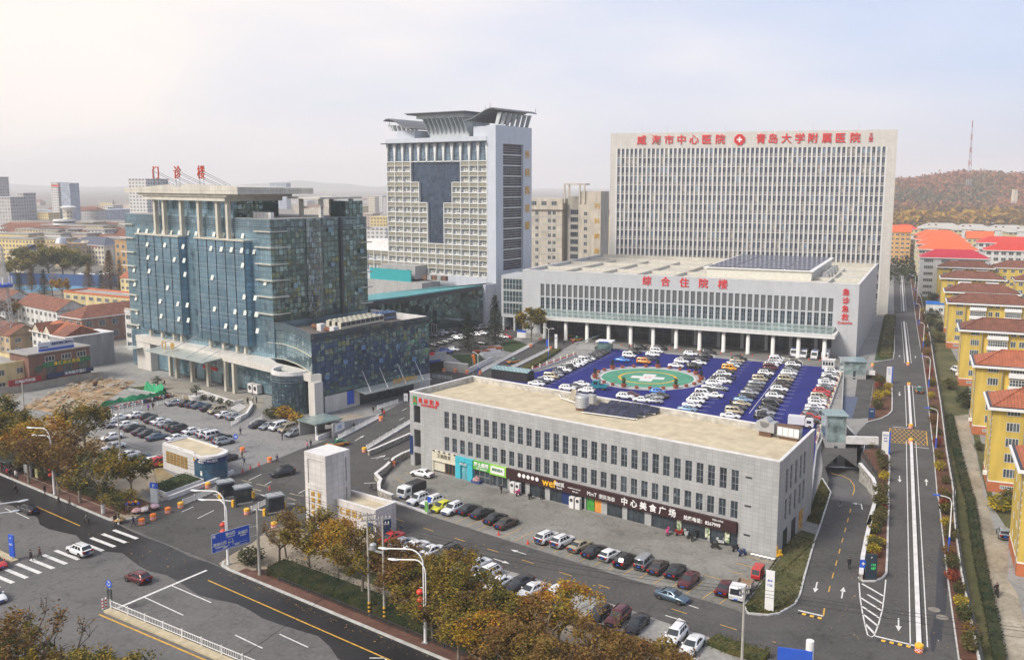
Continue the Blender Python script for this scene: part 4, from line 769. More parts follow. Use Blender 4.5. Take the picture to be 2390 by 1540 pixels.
EARTH=ground_mat('city_ground',(.12,.115,.095),(.24,.22,.19),.012);GRASS=ground_mat('dry_grass',(.045,.055,.018),(.13,.115,.05),.12,.95,3);LAWN=ground_mat('lawn',(.02,.045,.015),(.05,.075,.025),.2,.95,3);SOIL=ground_mat('red_soil',(.07,.03,.02),(.13,.06,.035),.3,.95,3);DIRT=ground_mat('dug_earth',(.20,.12,.06),(.46,.34,.21),.22,.95,1.6);PATH=ground_mat('old_concrete_path',(.22,.19,.14),(.37,.33,.26),.12);BLU=ground_mat('blue_deck_paint',(.010,.014,.13),(.020,.026,.18),.06,.7,1.5,spec=.12)
PW=mat('road_white',(.60,.60,.58),.7,var=.16,scale=2.5);PY=mat('road_yellow',(.55,.31,.04),.7,var=.25,scale=2.5);KERB=mat('kerb_stone',(.44,.44,.43),.8,var=.15,scale=1)
def sheet(name,pts,z,m,kind='structure',hole=None):
 pts=[(p_[0],p_[1])for p_ in pts];b=MB()
 if hole:
  from mathutils.geometry import tessellate_polygon as tp
  loops=[[Vector((x,y,0))for x,y in pts],[Vector((p_[0],p_[1],0))for p_ in hole]];al=[v for l_ in loops for v in l_]
  for f in tp(loops):
   q=[al[i]for i in f];f=f if(q[1]-q[0]).cross(q[2]-q[0]).z>0 else f[::-1];b.add([(al[i].x,al[i].y,z)for i in f],[(0,1,2)])
  return tag(b.build(name,m),kind=kind)
 b.add([(x,y,z)for x,y in pts],[tuple(range(len(pts)))])
 a=sum(pts[i][0]*pts[(i+1)%len(pts)][1]-pts[(i+1)%len(pts)][0]*pts[i][1]for i in range(len(pts)))
 if a<0:b.f[0]=b.f[0][::-1]
 return tag(b.build(name,m),kind=kind)
def ribbon(path,w,z0,z1,b=None,side=0.0):
 """a strip of width w along a path (flat if z1 is None)"""
 b=b or MB();P_=[Vector((p_[0],p_[1],0))for p_ in path];n=len(P_);L=[];R_=[]
 for i in range(n):
  d=(P_[min(i+1,n-1)]-P_[max(i-1,0)]).normalized();s=Vector((-d.y,d.x,0));L.append(P_[i]+s*(w/2+side));R_.append(P_[i]-s*(w/2-side))
 for i in range(n-1):
  if z1 is None:b.add([(R_[i].x,R_[i].y,z0),(R_[i+1].x,R_[i+1].y,z0),(L[i+1].x,L[i+1].y,z0),(L[i].x,L[i].y,z0)],[(0,1,2,3)])
  else:
   q=[R_[i],R_[i+1],L[i+1],L[i]];b.add([(v.x,v.y,z0)for v in q]+[(v.x,v.y,z1)for v in q],[(4,5,6,7),(0,1,5,4),(2,3,7,6)]+([(3,0,4,7)]if i==0 else[])+([(1,2,6,5)]if i==n-2 else[]))
 return b
def line(name,path,w,m=None,z=.016):return tag(ribbon(path,w,z,None).build(name,m or PW),kind='structure')
def kerb(path,w=.28,h=.14):return tag(ribbon(path,w,0,h).build('kerb',KERB),kind='structure')
def lerp(a,b,t):return a+(b-a)*t
def dashes(name,p0,p1,on,off,w,m=None,start=0.0,curve=None):
 L=(p1-p0).length;d=(p1-p0)/L;b=MB();s=start
 while s<L:ribbon([p0+d*s,p0+d*min(L,s+on)],w,.016,None,b);s+=on+off
 return tag(b.build(name,m or PW),kind='structure')
def arrow(p0,p1,turn=0):
 """arrow on the road from tail p0 to tip p1"""
 d=(p1-p0);L=d.length;d=d/L;s=Vector((-d.y,d.x,0));b=MB();z=Vector((0,0,.016))
 if not turn:b.add([p0-s*.09+z,p0+d*(L*.62)-s*.09+z,p0+d*(L*.62)+s*.09+z,p0+s*.09+z],[(0,1,2,3)]);b.add([p0+d*(L*.6)-s*.36+z,p1+z,p0+d*(L*.6)+s*.36+z],[(0,1,2)])
 else:
  q=p0+d*(L*.75);b.add([p0-s*.09+z,q+d*.18-s*.09+z,q+d*.18+s*.09+z,p0+s*.09+z],[(0,1,2,3)]);e=q+s*turn*.7;b.add([q+z,e+z,e+d*.18+z,q+d*.18+z],[(0,1,2,3)]);b.add([e-d*.3+z,e+s*turn*.8+d*.09+z,e+d*.48+z],[(0,1,2)])
 return tag(b.build('lane_arrow',PW),kind='structure')
sd_=Vector((.8035,-.5953,0));sn=Vector((-.5953,-.8035,0))
K0=Vector((-43.8,121.1,0))
def ST(s,o,z=0.0):return K0+sd_*s+sn*o+Vector((0,0,z))
RH=GS('o',((440,1270),(810,1330),(835,1230),(800,1150),(740,1080),(700,1030),(755,800),(600,745),(430,700),(385,890),(400,1000),(385,1120)))
sheet('ground',[(-9000,-300),(9000,-300),(9000,12000),(-9000,12000)],-.05,EARTH,hole=RH)
sheet('campus_paving',[ST(-90,-2),ST(-2,0),ST(130,-2),(150,60),(480,560),(230,640),(20,480),(-70,420),(-150,280)],-.03,PLZ,hole=RH)
sheet('street',[ST(-260,0),ST(-28,0),ST(-26,-6),ST(-2,-4),ST(0,0),ST(200,0),ST(200,46),ST(-260,46)],0.0,ASPH)
wp=[ST(-110,.25)]+[ST(s,.25+.5*max(0,math.sin(s*.5))if-28<s<-2 else .25)for s in range(-100,150,4)]
wq=[ST(s,(5.6 if s<-40 else 6.6 if s<0 else 6.0)+1.1*math.sin(s*.33)*math.sin(s*.117+1)+RN.uniform(-.4,.4)+(1.2 if-50<s<-30 else 0))for s in range(148,-112,-3)]
sheet('wet_strip',wp+wq,.006,WET)
line('edge_line',[ST(-48,4.1),ST(-32.5,4.1)],.2,PY);line('edge_line',[ST(1,3.75),ST(110,3.75)],.2,PY)
for o in(7.6,11.0):dashes('lane_dash',ST(-98,o),ST(-48,o),3.4,4.6,.17,start=RN.uniform(0,3))
dashes('lane_dash',ST(-46.5,7.4),ST(-41,7.4),4.5,3,.17)
for a_,b_ in(((('b',1605,800),('b',1970,957))),(('b',1350,908),('b',1710,1075))):line('lane_line',[G(*a_),G(*b_)],.18)
for o,s0 in((7.4,21),(10.7,17)):dashes('lane_dash',ST(s0,o),ST(110,o),5.2,8.0,.18)
line('stop_line',[G('b',1930,655),G('b',1075,1018)],.42)
for i in range(14):
 q0=lerp(G('b',1060,280),G('b',35,640),(i)/9.0);q1=lerp(G('b',1280,362),G('b',250,728),(i)/9.0)
 line('zebra_stripe',[q0,q1],.62)
mp=GS('d',((1650,1385),(1815,1385),(1860,1440)));line('road_mark',mp,.2)
md0,md1=G('b',1000,1035),G('b',2100,1500);mdir=(md1-md0).normalized();mx_=md0+mdir*60
tag(ribbon([md0,mx_],.95,0,.26).build('median_kerb',mat('tan_kerb',(.42,.36,.24),.8,var=.12,scale=1.2)),kind='structure');line('edge_line',[md0+Vector((-.55,-.95,0)),mx_+Vector((-.55,-.95,0))],.24,PY)
tag(ribbon([G('b',-350,330),G('b',140,580)],1.0,0,.25).build('median_kerb',MATS['tan_kerb']),kind='structure')
sheet('entrance_road',[ST(-28,.0)]+GS('D',((291,1212),(386,1166),(542,1110),(567,1102),(709,1045),(745,1033),(883,969),(940,938),(1000,868),(1060,850),(1128,862),(1240,806),(1282,783),(1330,760)))+GS('D',((1400,775),(1340,800),(1280,835),(1180,872),(1120,885),(1030,905),(985,915),(1000,960),(960,1040),(905,1110),(884,1153),(919,1185),(905,1250),(760,1255),(640,1222),(560,1290)))+[ST(0,0)],.004,ASPH2)
sheet('inner_road',[G('D',884,1153)]+GS('D',((917,1171),(1000,1202),(1230,1275),(1457.7,1346.7),(1695,1415),(1746,1434),(1775,1437),(1820,1425),(1855,1405),(1868,1388),(2230,1420),(2260,1600),(1900,1560),(1800,1540),(1666,1493),(1457,1421),(1248,1351),(1082,1304),(905,1250))),.008,ASPH2)
sheet('side_road',GS('D',((1868,1392),(1898,1272),(1921,1185),(1935,1120),(1925,1090),(1960,1060),(2000,1090),(2000,1010),(2025,985),(2034,960),(2040,870),(2035,848),(2085,835),(2087,735),(2085,625),(2122,625),(2137,735),(2149,802),(2192,1166),(2240,1550),(2275,1700),(1980,1640),(1860,1480))),.012,ASPH2,hole=RH)
sheet('parking_lot',GS('D',((884,1153),(905,1110),(960,1050),(1008,1102),(1811,1302),(1822,1305),(1746,1433),(1695,1415),(1457.7,1346.7),(1230,1275),(1000,1202))),-.012,LOT)
sheet('clinic_forecourt',GS('D',((270,1060),(330,1000),(280,960),(300,920),(560,880),(620,950),(860,960),(745,1033),(709,1045),(567,1102),(542,1110),(386,1166),(291,1212))),-.02,ground_mat('grey_setts',(.19,.19,.19),(.25,.245,.235),.08))
blk=[ST(-2.5,-.3),ST(.5,0),ST(170,0),(130,40),(70,62),(40,88)]+GS('D',((1800,1540),(1666,1493),(1457,1421),(1248,1351),(1082,1304),(918,1252),(760,1258),(640,1226),(600,1262),(540,1296)))
tag(MB().prism(blk,-.02,.13).build('pavement',TANP),kind='structure');kerb([ST(-2.6,-1.2),ST(-1.6,-.2),ST(.5,.05),ST(40,.05),ST(80,.05),ST(140,.05)],.32,.17)
tag(MB().prism([ST(2,-.2),ST(140,-.2),ST(140,-1.6),ST(2,-1.6)],.1,.145).build('brick_verge',BRK),kind='structure')
tag(MB().prism([ST(3.5,-1.6),ST(140,-1.6),ST(140,-5.6),ST(10,-5.4),ST(5,-4)],.1,.15).build('planting_bed',SOIL),kind='structure')
tag(MB().prism([ST(12,-8.5),ST(140,-8.5),ST(140,-12),ST(14,-11)],.1,.14).build('verge',GRASS),kind='structure')
ie=[G('D',918,1252),G('D',1082,1304),G('D',1248,1351),G('D',1457,1421),G('D',1666,1493),G('D',1800,1540)]
off=Vector((-.62,-.79,0))*5.6
tag(MB().prism(ie+[p_+off for p_ in ie[::-1]],.11,.15).build('parking_strip',ground_mat('strip_concrete',(.24,.235,.22),(.32,.31,.29),.2)),kind='structure');kerb([p_+off for p_ in ie],.3,.3)
lb=[ST(-260,0),ST(-31,0),ST(-29.3,-.8),ST(-28.8,-3),ST(-30,-6.2)]+GS('a',((1320,1060),(1500,1180),(1420,870),(1040,620)))+[ST(-70,-22),ST(-260,-30)]
tag(MB().prism(lb,-.02,.13).build('pavement',TANP),kind='structure');kerb([ST(-260,.05),ST(-31,.05),ST(-29.2,-.7),ST(-28.7,-3)],.32,.17)
tag(MB().prism([ST(-130,-2.4),ST(-31,-2.4),ST(-33,-8),ST(-130,-9)],.1,.15).build('planting_bed',SOIL),kind='structure');tag(MB().prism([ST(-260,-.25),ST(-32,-.25),ST(-32,-2.2),ST(-260,-2.2)],.1,.145).build('brick_verge',BRK),kind='structure')
pp=GS('a',((1385,1075),(1540,1140),(1900,1005),(1720,945)));tag(MB().prism(pp,0,.75).build('planter',WSTONE),'low raised grass bed in front of the small police kiosk','planter');
cpt=sum(pp,Vector())/4;tag(MB().prism([cpt+(p_-cpt)*.9 for p_ in pp],.7,.85).build('lawn',LAWN),kind='structure')
sheet('bay_paving',GS('a',((1320,890),(1440,820),(1660,970),(1400,1060))),-.004,ground_mat('block_paving',(.22,.17,.09),(.3,.25,.15),.4))
tag(ribbon([G('a',1560,1165),G('a',2000,1000),G('a',2170,915)],.5,0,.7).build('retaining_kerb',WSTONE),'low stone kerb wall beside the police kiosk forecourt','wall')
yl0,yl1=G('l',30,1178),G('n',2250,845);dashes('lane_dash',yl0,yl1,2.2,4.4,.13,PY);q0=G('m',505,1207);dashes('lane_dash',q0,q0+(yl1-yl0).normalized()*14,2.2,4.6,.13,PY)
arrow(G('n',1445,520),G('n',1300,473));arrow(G('n',1140,562),G('n',1290,610));arrow(G('m',465,1250),G('m',600,1290));arrow(G('m',680,1205),G('m',560,1165))
MB_=G('n',1505,490);sheet('manhole',[MB_+Vector(v)for v in((-.6,-.35,0),(.5,-.5,0),(.6,.35,0),(-.5,.5,0))],.02,DARKM)
for i in range(22):
 t_=i/21;a_=lerp(G('n',560,150),G('m',815,1175),t_);u_=Vector((.62,.79,0));
 if RN.random()<.9:line('stall_line',[a_,a_+u_*4.6],.1,PY,.0)
for x0,y0,x1,y1 in((40,850,180,910),(130,800,230,830)):line('stall_line',[G('l',x0,y0),G('l',x1,y1)],.1,PY,.0)
for x0,y0,x1,y1 in((990,868,1175,915),(920,912,1030,938),(875,962,970,985),(720,990,835,1020),(980,1180,1205,900)):line('stall_line',[G('m',x0,y0),G('m',x1,y1)],.12,PY,.0)
for i in range(7):line('stall_line',[G('a',1350+i*55,920+i*8),G('a',1500+i*25,880+i*16)],.08,PY,.004)if i<3 else None
for a_,b_ in((('c',370,530),('c',525,455)),(('c',570,585),('c',650,545)),(('c',985,690),('c',1080,640)),(('f',2125,785),('f',2165,765)),(('f',2105,855),('f',2145,835)),(('f',2130,1100),('f',2165,1090)),(('a',1690,1275),('a',1800,1225)),(('a',1840,1335),('a',1990,1260)),(('f',1990,1150),('f',2030,1138))):line('lane_line',[G(*a_),G(*b_)],.16)
for a_,b_ in((('f',1930,1145),('f',2008,1118)),(('f',1772,1010),('f',1845,968)),(('c',1880,262),('c',2065,218))):arrow(G(*a_),G(*b_))
for(x0,y0,x1,y1)in((285,528,410,560),(470,572,640,612),(880,690,1050,725),(850,740,960,775),(385,625,530,660)):
 b=MB();A_,B_=G('c',x0,y0),G('c',x1,y1);n_=9
 for i in range(n_):ribbon([lerp(A_,B_,(i+.1)/n_),lerp(A_,B_,(i+.6)/n_)],.45,.016,None,b)
 tag(b.build('speed_mark',mat('faded_yellow',(.42,.38,.25),.8,var=.2)),kind='structure')
# side road: kerbs, arrows, boxes, hatched island
RK=GS('p',((1775,1533),(1735,1250),(1700,1000),(1660,700),(1620,350),(1580,0)))+GS('o',((1345,1250),(1315,900),(1280,600),(1250,300),(1205,0)))+GS('w',((345,1540),(290,1200),(250,900),(215,660)))
kerb(RK,.35,.15)
isl=GS('p',((810,745),(850,780),(960,780),(1035,750),(1070,710),(1078,560),(1085,300),(1095,0)))+GS('o',((935,1250),(945,1050),(945,930),(905,895),(880,860),(740,880),(720,930),(850,1080),(860,1180),(810,1330),(765,1540)))+GS('p',((880,300),(840,560)))
tag(MB().prism(isl,0,.16).build('planting_island',SOIL),kind='structure');kerb(GS('p',((810,745),(850,782),(960,782),(1035,752),(1072,710),(1080,560),(1087,300),(1097,0)))+GS('o',((937,1250),(947,1050),(947,930),(930,905))),.3,.2)
is2=GS('o',((770,640),(800,632),(880,615),(935,585),(965,555),(968,480),(965,400),(965,330),(940,300),(830,240),(825,330),(780,560)));tag(MB().prism(is2,0,.16).build('planting_island',SOIL),kind='structure');kerb(GS('o',((770,645),(880,618),(937,588),(967,556),(970,480),(967,330),(950,300))),.3,.2)
is3=GS('o',((820,145),(900,140),(975,128),(985,60),(985,-60),(980,-160)))+GS('q',((348,1180),(290,1185),(235,1450)));tag(MB().prism(is3,0,.16).build('lawn_island',LAWN),kind='structure');kerb(GS('o',((820,148),(900,143),(977,130),(988,60),(988,-160)))+GS('q',((352,1175),)),.3,.2)
gi=GS('m',((975,1190),(1000,1238),(1130,1250),(1200,1238),(1300,1180),(1330,1120),(1360,1000),(1420,790),(1440,775),(1300,745),(1215,850),(1195,890)));tag(MB().prism(gi,0,.15).build('grass_island',GRASS),kind='structure');kerb(GS('m',((975,1190),(1000,1240),(1130,1252),(1200,1240),(1302,1182),(1335,1120),(1365,1000),(1425,790),(1470,660),(1535,460),(1480,370))),.25,.2);kerb([G('m',975,1190),G('m',1200,885)],.25,.2)
gj=GS('m',((1380,640),(1465,665),(1530,460),(1475,375),(1440,540)));tag(MB().prism(gj,0,.14).build('grass_island',GRASS),kind='structure')
gk=GS('m',((1300,735),(1440,770),(1450,735),(1345,705)));tag(MB().prism(gk,0,.14).build('grass_island',GRASS),kind='structure')
for a_,b_ in(((('p',1385,1400)),('o',1125,800)),(('o',1125,680),('o',1105,345)),(('o',1100,160),('q',415,1215)),(('q',415,1150),('q',400,915))):
 P0,P1=G(*a_),G(*b_);tag(ribbon([P0,P1],.55,0,.32).build('median_kerb',WSTONE),kind='structure');s_=Vector((.95,-.12,0));line('edge_line',[P0+s_,P1+s_],.14);line('edge_line',[P0-s_,P1-s_],.14)
for a_,b_ in((('o',1030,1085),('o',1032,1138)),(('o',1030,395),('o',1031,430)),(('o',1030,95),('o',1031,110)),(('p',1190,1130),('p',1190,1255)),(('p',412,785),('p',388,885)),(('p',645,940),('p',665,832)),(('o',548,1285),('o',540,1335)),(('o',1252,1165),('o',1250,1110)),(('o',1161,120),(('o',1161,103))),(('p',1575,1345),('p',1567,1205)),(('p',640,0),('p',625,60))):arrow(G(*a_),G(*b_))
arrow(G('o',725,1362),G('o',712,1305),1)
yb=GS('o',((950,695),(1250,720),(1260,838),(945,808)))
b=MB()
for i in range(4):ribbon([yb[i],yb[(i+1)%4]],.18,.02,None,b)
n_=8
def bil(u_,v_):return lerp(lerp(yb[0],yb[1],u_),lerp(yb[3],yb[2],u_),v_)
for i in range(-3,8):
 for sgn in(1,-1):
  a0,a1=i/8,i/8+.42;u0,v0,u1,v1=a0,(0 if sgn>0 else 1),a1,(1 if sgn>0 else 0)
  if u0<0:f_=-u0/(u1-u0);v0=v0+(v1-v0)*f_;u0=0
  if u1>1:f_=(1-u0)/(u1-u0);v1=v0+(v1-v0)*f_;u1=1
  if u1>u0+.02:ribbon([bil(u0,v0),bil(u1,v1)],.11,.021,None,b)
tag(b.build('yellow_box_marking',PY),kind='structure')
for a_,b_ in((('o',975,683),('o',1118,695)),(('o',1148,848),('o',1270,860)),(('o',1122,352),('o',1215,358))):line('stop_line',[G(*a_),G(*b_)],.3)
hi=GS('p',((812,790),(822,930),(845,1080),(870,1200),(895,1290),(930,1310),(958,1295),(1000,1180),(1035,1050),(1055,900),(1068,762)));line('hatch_edge',hi,.16)
for(x0,y0,x1,y1)in((840,800,1045,918),(893,903,1038,990),(828,935,1030,1060),(838,1015,1012,1132),(850,1090,992,1205),(872,1185,962,1280)):line('hatch_stripe',[G('p',x0,y0),G('p',x1,y1)],.32)
line('stop_line',[G('p',965,1300),G('p',1360,1395)],.3);line('stop_line',[G('p',230,1055),G('p',470,1110)],.32);line('edge_line',[G('p',470,1105),G('p',482,1035)],.2,PY)
for x0,y0,x1,y1 in((230,1080,455,1135),(985,1335,1345,1415)):
 A_,B_=G('p',x0,y0),G('p',x1,y1);n_=6 if x0<500 else 9
 for i in range(n_):tag(ribbon([lerp(A_,B_,i/n_),lerp(A_,B_,(i+1)/n_)],.4,.013,.07).build('speed_bump',YEL if i%2 else BLACK),kind='structure')
dashes('lane_dash',G('p',520,880),G('o',640,1320),2.0,2.6,.15,PY);line('edge_line',GS('o',((645,1245),(660,1200),(655,1160),(620,1115),(560,1085),(470,1065))),.14,PY)
for a_ in(('p',1530,1048),('p',1607,1122)):c_=G(*a_);sheet('manhole',[c_+Vector((.75*math.cos(k*.5236),.75*math.sin(k*.5236),0))for k in range(12)],.022,mat('old_iron',(.2,.18,.15),.8,var=.2))
sheet('asphalt_patch',GS('p',((1605,360),(1650,470),(1655,700),(1650,1000),(1610,1220),(1600,1360),(1560,1330),(1530,1460),(1500,1440),(1490,1280),(1520,1180),(1545,1000),(1555,700),(1570,500))),.018,WET)
# right edge: planting strip, path, gardens
wl_=GS('p',((1960,1533),(1880,1150),(1800,750),(1740,330),(1715,0)))+GS('o',((1480,1250),(1420,900),(1370,500),(1320,200),(1290,0)))+GS('w',((480,1540),(400,1200),(345,950),(300,840)))
wl_=[wl_[0]+(wl_[0]-wl_[1])]+wl_
tag(MB().prism(RK+wl_[1:][::-1],0,.17).build('planting_strip',SOIL),kind='structure')
tag(ribbon(wl_,.4,0,.75).build('low_stone_wall',mat('white_stone',(.5,.5,.48),.8,var=.25,scale=1.5)),'low whitewashed stone wall along the right side of the side road','wall')
hg=GS('p',((2150,1533),(2080,1150),(1990,750),(1920,330),(1870,0)))+GS('o',((1590,1250),(1500,900),(1440,600)))
pt=GS('p',((2400,1580),(2390,1150),(2330,900),(2230,750),(2240,440),(2130,330),(2020,0)))+GS('o',((1720,1250),(1670,950),(1620,750),(1600,580)))
sheet('path',hg+pt[::-1],.0,PATH);sheet('garden_ground',[wl_[0]]+wl_[1:]+[G('w',500,860)]+GS('w',((560,1100),(620,1400)))+[G('o',1600,330),G('o',1600,580)]+hg[::-1]+[G('p',2200,1700)],-.01,GRASS)
sheet('garden_ground',GS('o',((1600,580),(1640,560),(1750,1000),(1800,1280),(2053,1280),(2053,1540),(1990,1700),(1900,1500),(1760,1280),(1690,1020))),-.006,GRASS)
# blue roof-level car park with the landing circle
dk=GS('D',((1436,815),(1560,826),(1700,838),(1918,856),(1935,870),(1905,1000)))+[(50,164),(43.2,146.5),(-14.5,176.5),(-20,181)]+GS('D',((1140,886),(1250,868),(1330,848),(1390,828)))
sheet('blue_car_park',dk,.0,BLU)
sheet('entrance_apron',GS('j',((760,600),(1100,590),(1700,660),(2180,700),(2400,690),(2330,790),(2210,770),(2080,755),(1500,690),(840,645))),.004,ground_mat('apron',(.14,.135,.125),(.20,.195,.18),.1))
hc=(G('k',655,260)+G('k',1265,262))/2;hx=(G('k',1265,262)-G('k',655,260)).length/2
def disc(r0,r1,z,m,name,n=64):
 b=MB();
 for i in range(n):
  a,c=2*math.pi*i/n,2*math.pi*(i+1)/n
  b.add([(hc.x+r0*math.cos(a),hc.y+r0*math.sin(a),z),(hc.x+r1*math.cos(a),hc.y+r1*math.sin(a),z),(hc.x+r1*math.cos(c),hc.y+r1*math.sin(c),z),(hc.x+r0*math.cos(c),hc.y+r0*math.sin(c),z)],[(0,1,2,3)]if r0 else[(0,1,2)])
 return tag(b.build(name,m),kind='structure')
disc(0,hx+2.8,.008,ground_mat('grey_ring',(.32,.33,.34),(.42,.42,.42),.3),'landing_circle');disc(0,hx,.012,ground_mat('helipad_green',(.06,.24,.15),(.09,.30,.20),.15,.7),'landing_circle');disc(hx-.3,hx+.12,.018,PW,'landing_ring');disc(hx*.575,hx*.625,.018,mat('ring_yellow',(.68,.36,.01),.6,var=.08),'landing_ring')
HA=rad(-16)
b=MB();c_,s_=math.cos(HA),math.sin(HA)
for(x0,y0,x1,y1)in((-4.6,-1.6,4.6,1.6),(-1.75,-4.8,1.75,-1.6),(-1.75,1.6,1.75,4.8)):b.add([(hc.x+x*c_-y*s_,hc.y+x*s_+y*c_,.018)for x,y in((x0,y0),(x1,y0),(x1,y1),(x0,y1))],[(0,1,2,3)])
tag(b.build('landing_cross',PW),kind='structure');tag(text('landing_letter','H',2.6,RED,None,(hc.x,hc.y,.03),up=False,tilt=(0,0,HA+rad(0)),ext=.004),kind='structure')
# vehicles
TYRE=mat('tyre_rubber',(.018,.018,.018),.85,var=0);RIM=mat('wheel_alloy',(.45,.46,.47),.3,.6,var=0);CGL=mat('car_glass',(.025,.032,.038),.05,.1,var=0,spec=.8);LAMP=mat('lamp_glass',(.6,.62,.62),.15,.2,var=0);TAIL=mat('tail_lamp',(.35,.01,.008),.25,var=0);PLATE=mat('plate_blue',(.02,.10,.5),.45,var=0);UND=mat('car_underbody',(.012,.012,.013),.7,var=0)
CLR=dict(w=paint('white',(.74,.75,.76)),k=paint('black',(.012,.012,.014)),n=paint('navy',(.012,.02,.05)),g=paint('grey',(.10,.105,.11),.4),s=paint('silver',(.38,.40,.42),.55),b=paint('beige',(.42,.36,.25),.4),m=paint('maroon',(.10,.012,.018),.3),r=paint('red',(.48,.015,.015)),l=paint('lightblue',(.22,.35,.52),.4),u=paint('blue',(.02,.18,.6)),o=paint('orange',(.62,.22,.02)),y=paint('lime',(.62,.62,.02)),d=paint('darkgrey',(.035,.036,.038),.3),e=paint('brown',(.07,.05,.04),.3),t=paint('teal',(.02,.24,.32)),c=paint('slateblue',(.09,.14,.19),.5),a=paint('amber',(.75,.33,.01)),B=paint('darkblue',(.02,.06,.30)))
CN=dict(w='white',k='black',n='navy',g='grey',s='silver',b='beige',m='maroon',r='red',l='light blue',u='bright blue',o='orange',y='lime yellow',d='dark grey',e='brown',t='teal',c='slate blue',a='amber',B='dark blue')
SHAPE={'sedan':dict(st=[(-2.3,.70,.42,.80,.86),(-2.2,.82,.24,.90,.98),(-1.55,.88,.20,.93,1.02),(-.6,.90,.19,.92,.96),(.6,.90,.19,.90,.94),(1.3,.89,.19,.86,.93),(1.9,.84,.20,.76,.82),(2.25,.76,.24,.66,.70),(2.33,.62,.36,.58,.61)],cab=(1.22,.42,-.85,-1.72),rz=1.46,rw=.60,bz=.94,wb=(-1.38,1.42),wr=.325,label='sedan'),'suv':dict(st=[(-2.22,.76,.46,1.0,1.06),(-2.15,.86,.32,1.08,1.14),(-1.4,.92,.26,1.06,1.10),(-.4,.92,.26,1.04,1.08),(.7,.92,.26,1.02,1.06),(1.2,.92,.26,1.0,1.07),(1.8,.88,.28,.94,.99),(2.2,.80,.32,.82,.86),(2.28,.66,.44,.72,.75)],cab=(1.15,.5,-1.62,-2.08),rz=1.70,rw=.66,bz=1.08,wb=(-1.32,1.40),wr=.37,label='suv'),'hatch':dict(st=[(-1.98,.70,.44,.86,.92),(-1.92,.80,.26,.98,1.04),(-1.2,.86,.21,.96,1.0),(-.4,.86,.2,.94,.98),(.6,.86,.2,.90,.95),(1.15,.85,.2,.88,.95),(1.6,.81,.22,.78,.84),(1.93,.73,.26,.68,.71),(2.0,.6,.38,.6,.62)],cab=(1.12,.35,-1.35,-1.86),rz=1.50,rw=.60,bz=.97,wb=(-1.22,1.25),wr=.31,label='hatchback'),'van':dict(st=[(-2.12,.76,.42,1.02,1.04),(-2.08,.82,.28,1.04,1.06),(-1.2,.84,.24,1.04,1.06),(0,.84,.24,1.03,1.05),(.9,.84,.24,1.0,1.03),(1.55,.83,.25,.98,1.02),(1.95,.80,.27,.86,.90),(2.12,.74,.30,.74,.77),(2.18,.62,.40,.66,.68)],cab=(1.75,.95,-1.98,-2.08),rz=1.86,rw=.70,bz=1.05,wb=(-1.25,1.35),wr=.30,label='minivan')}
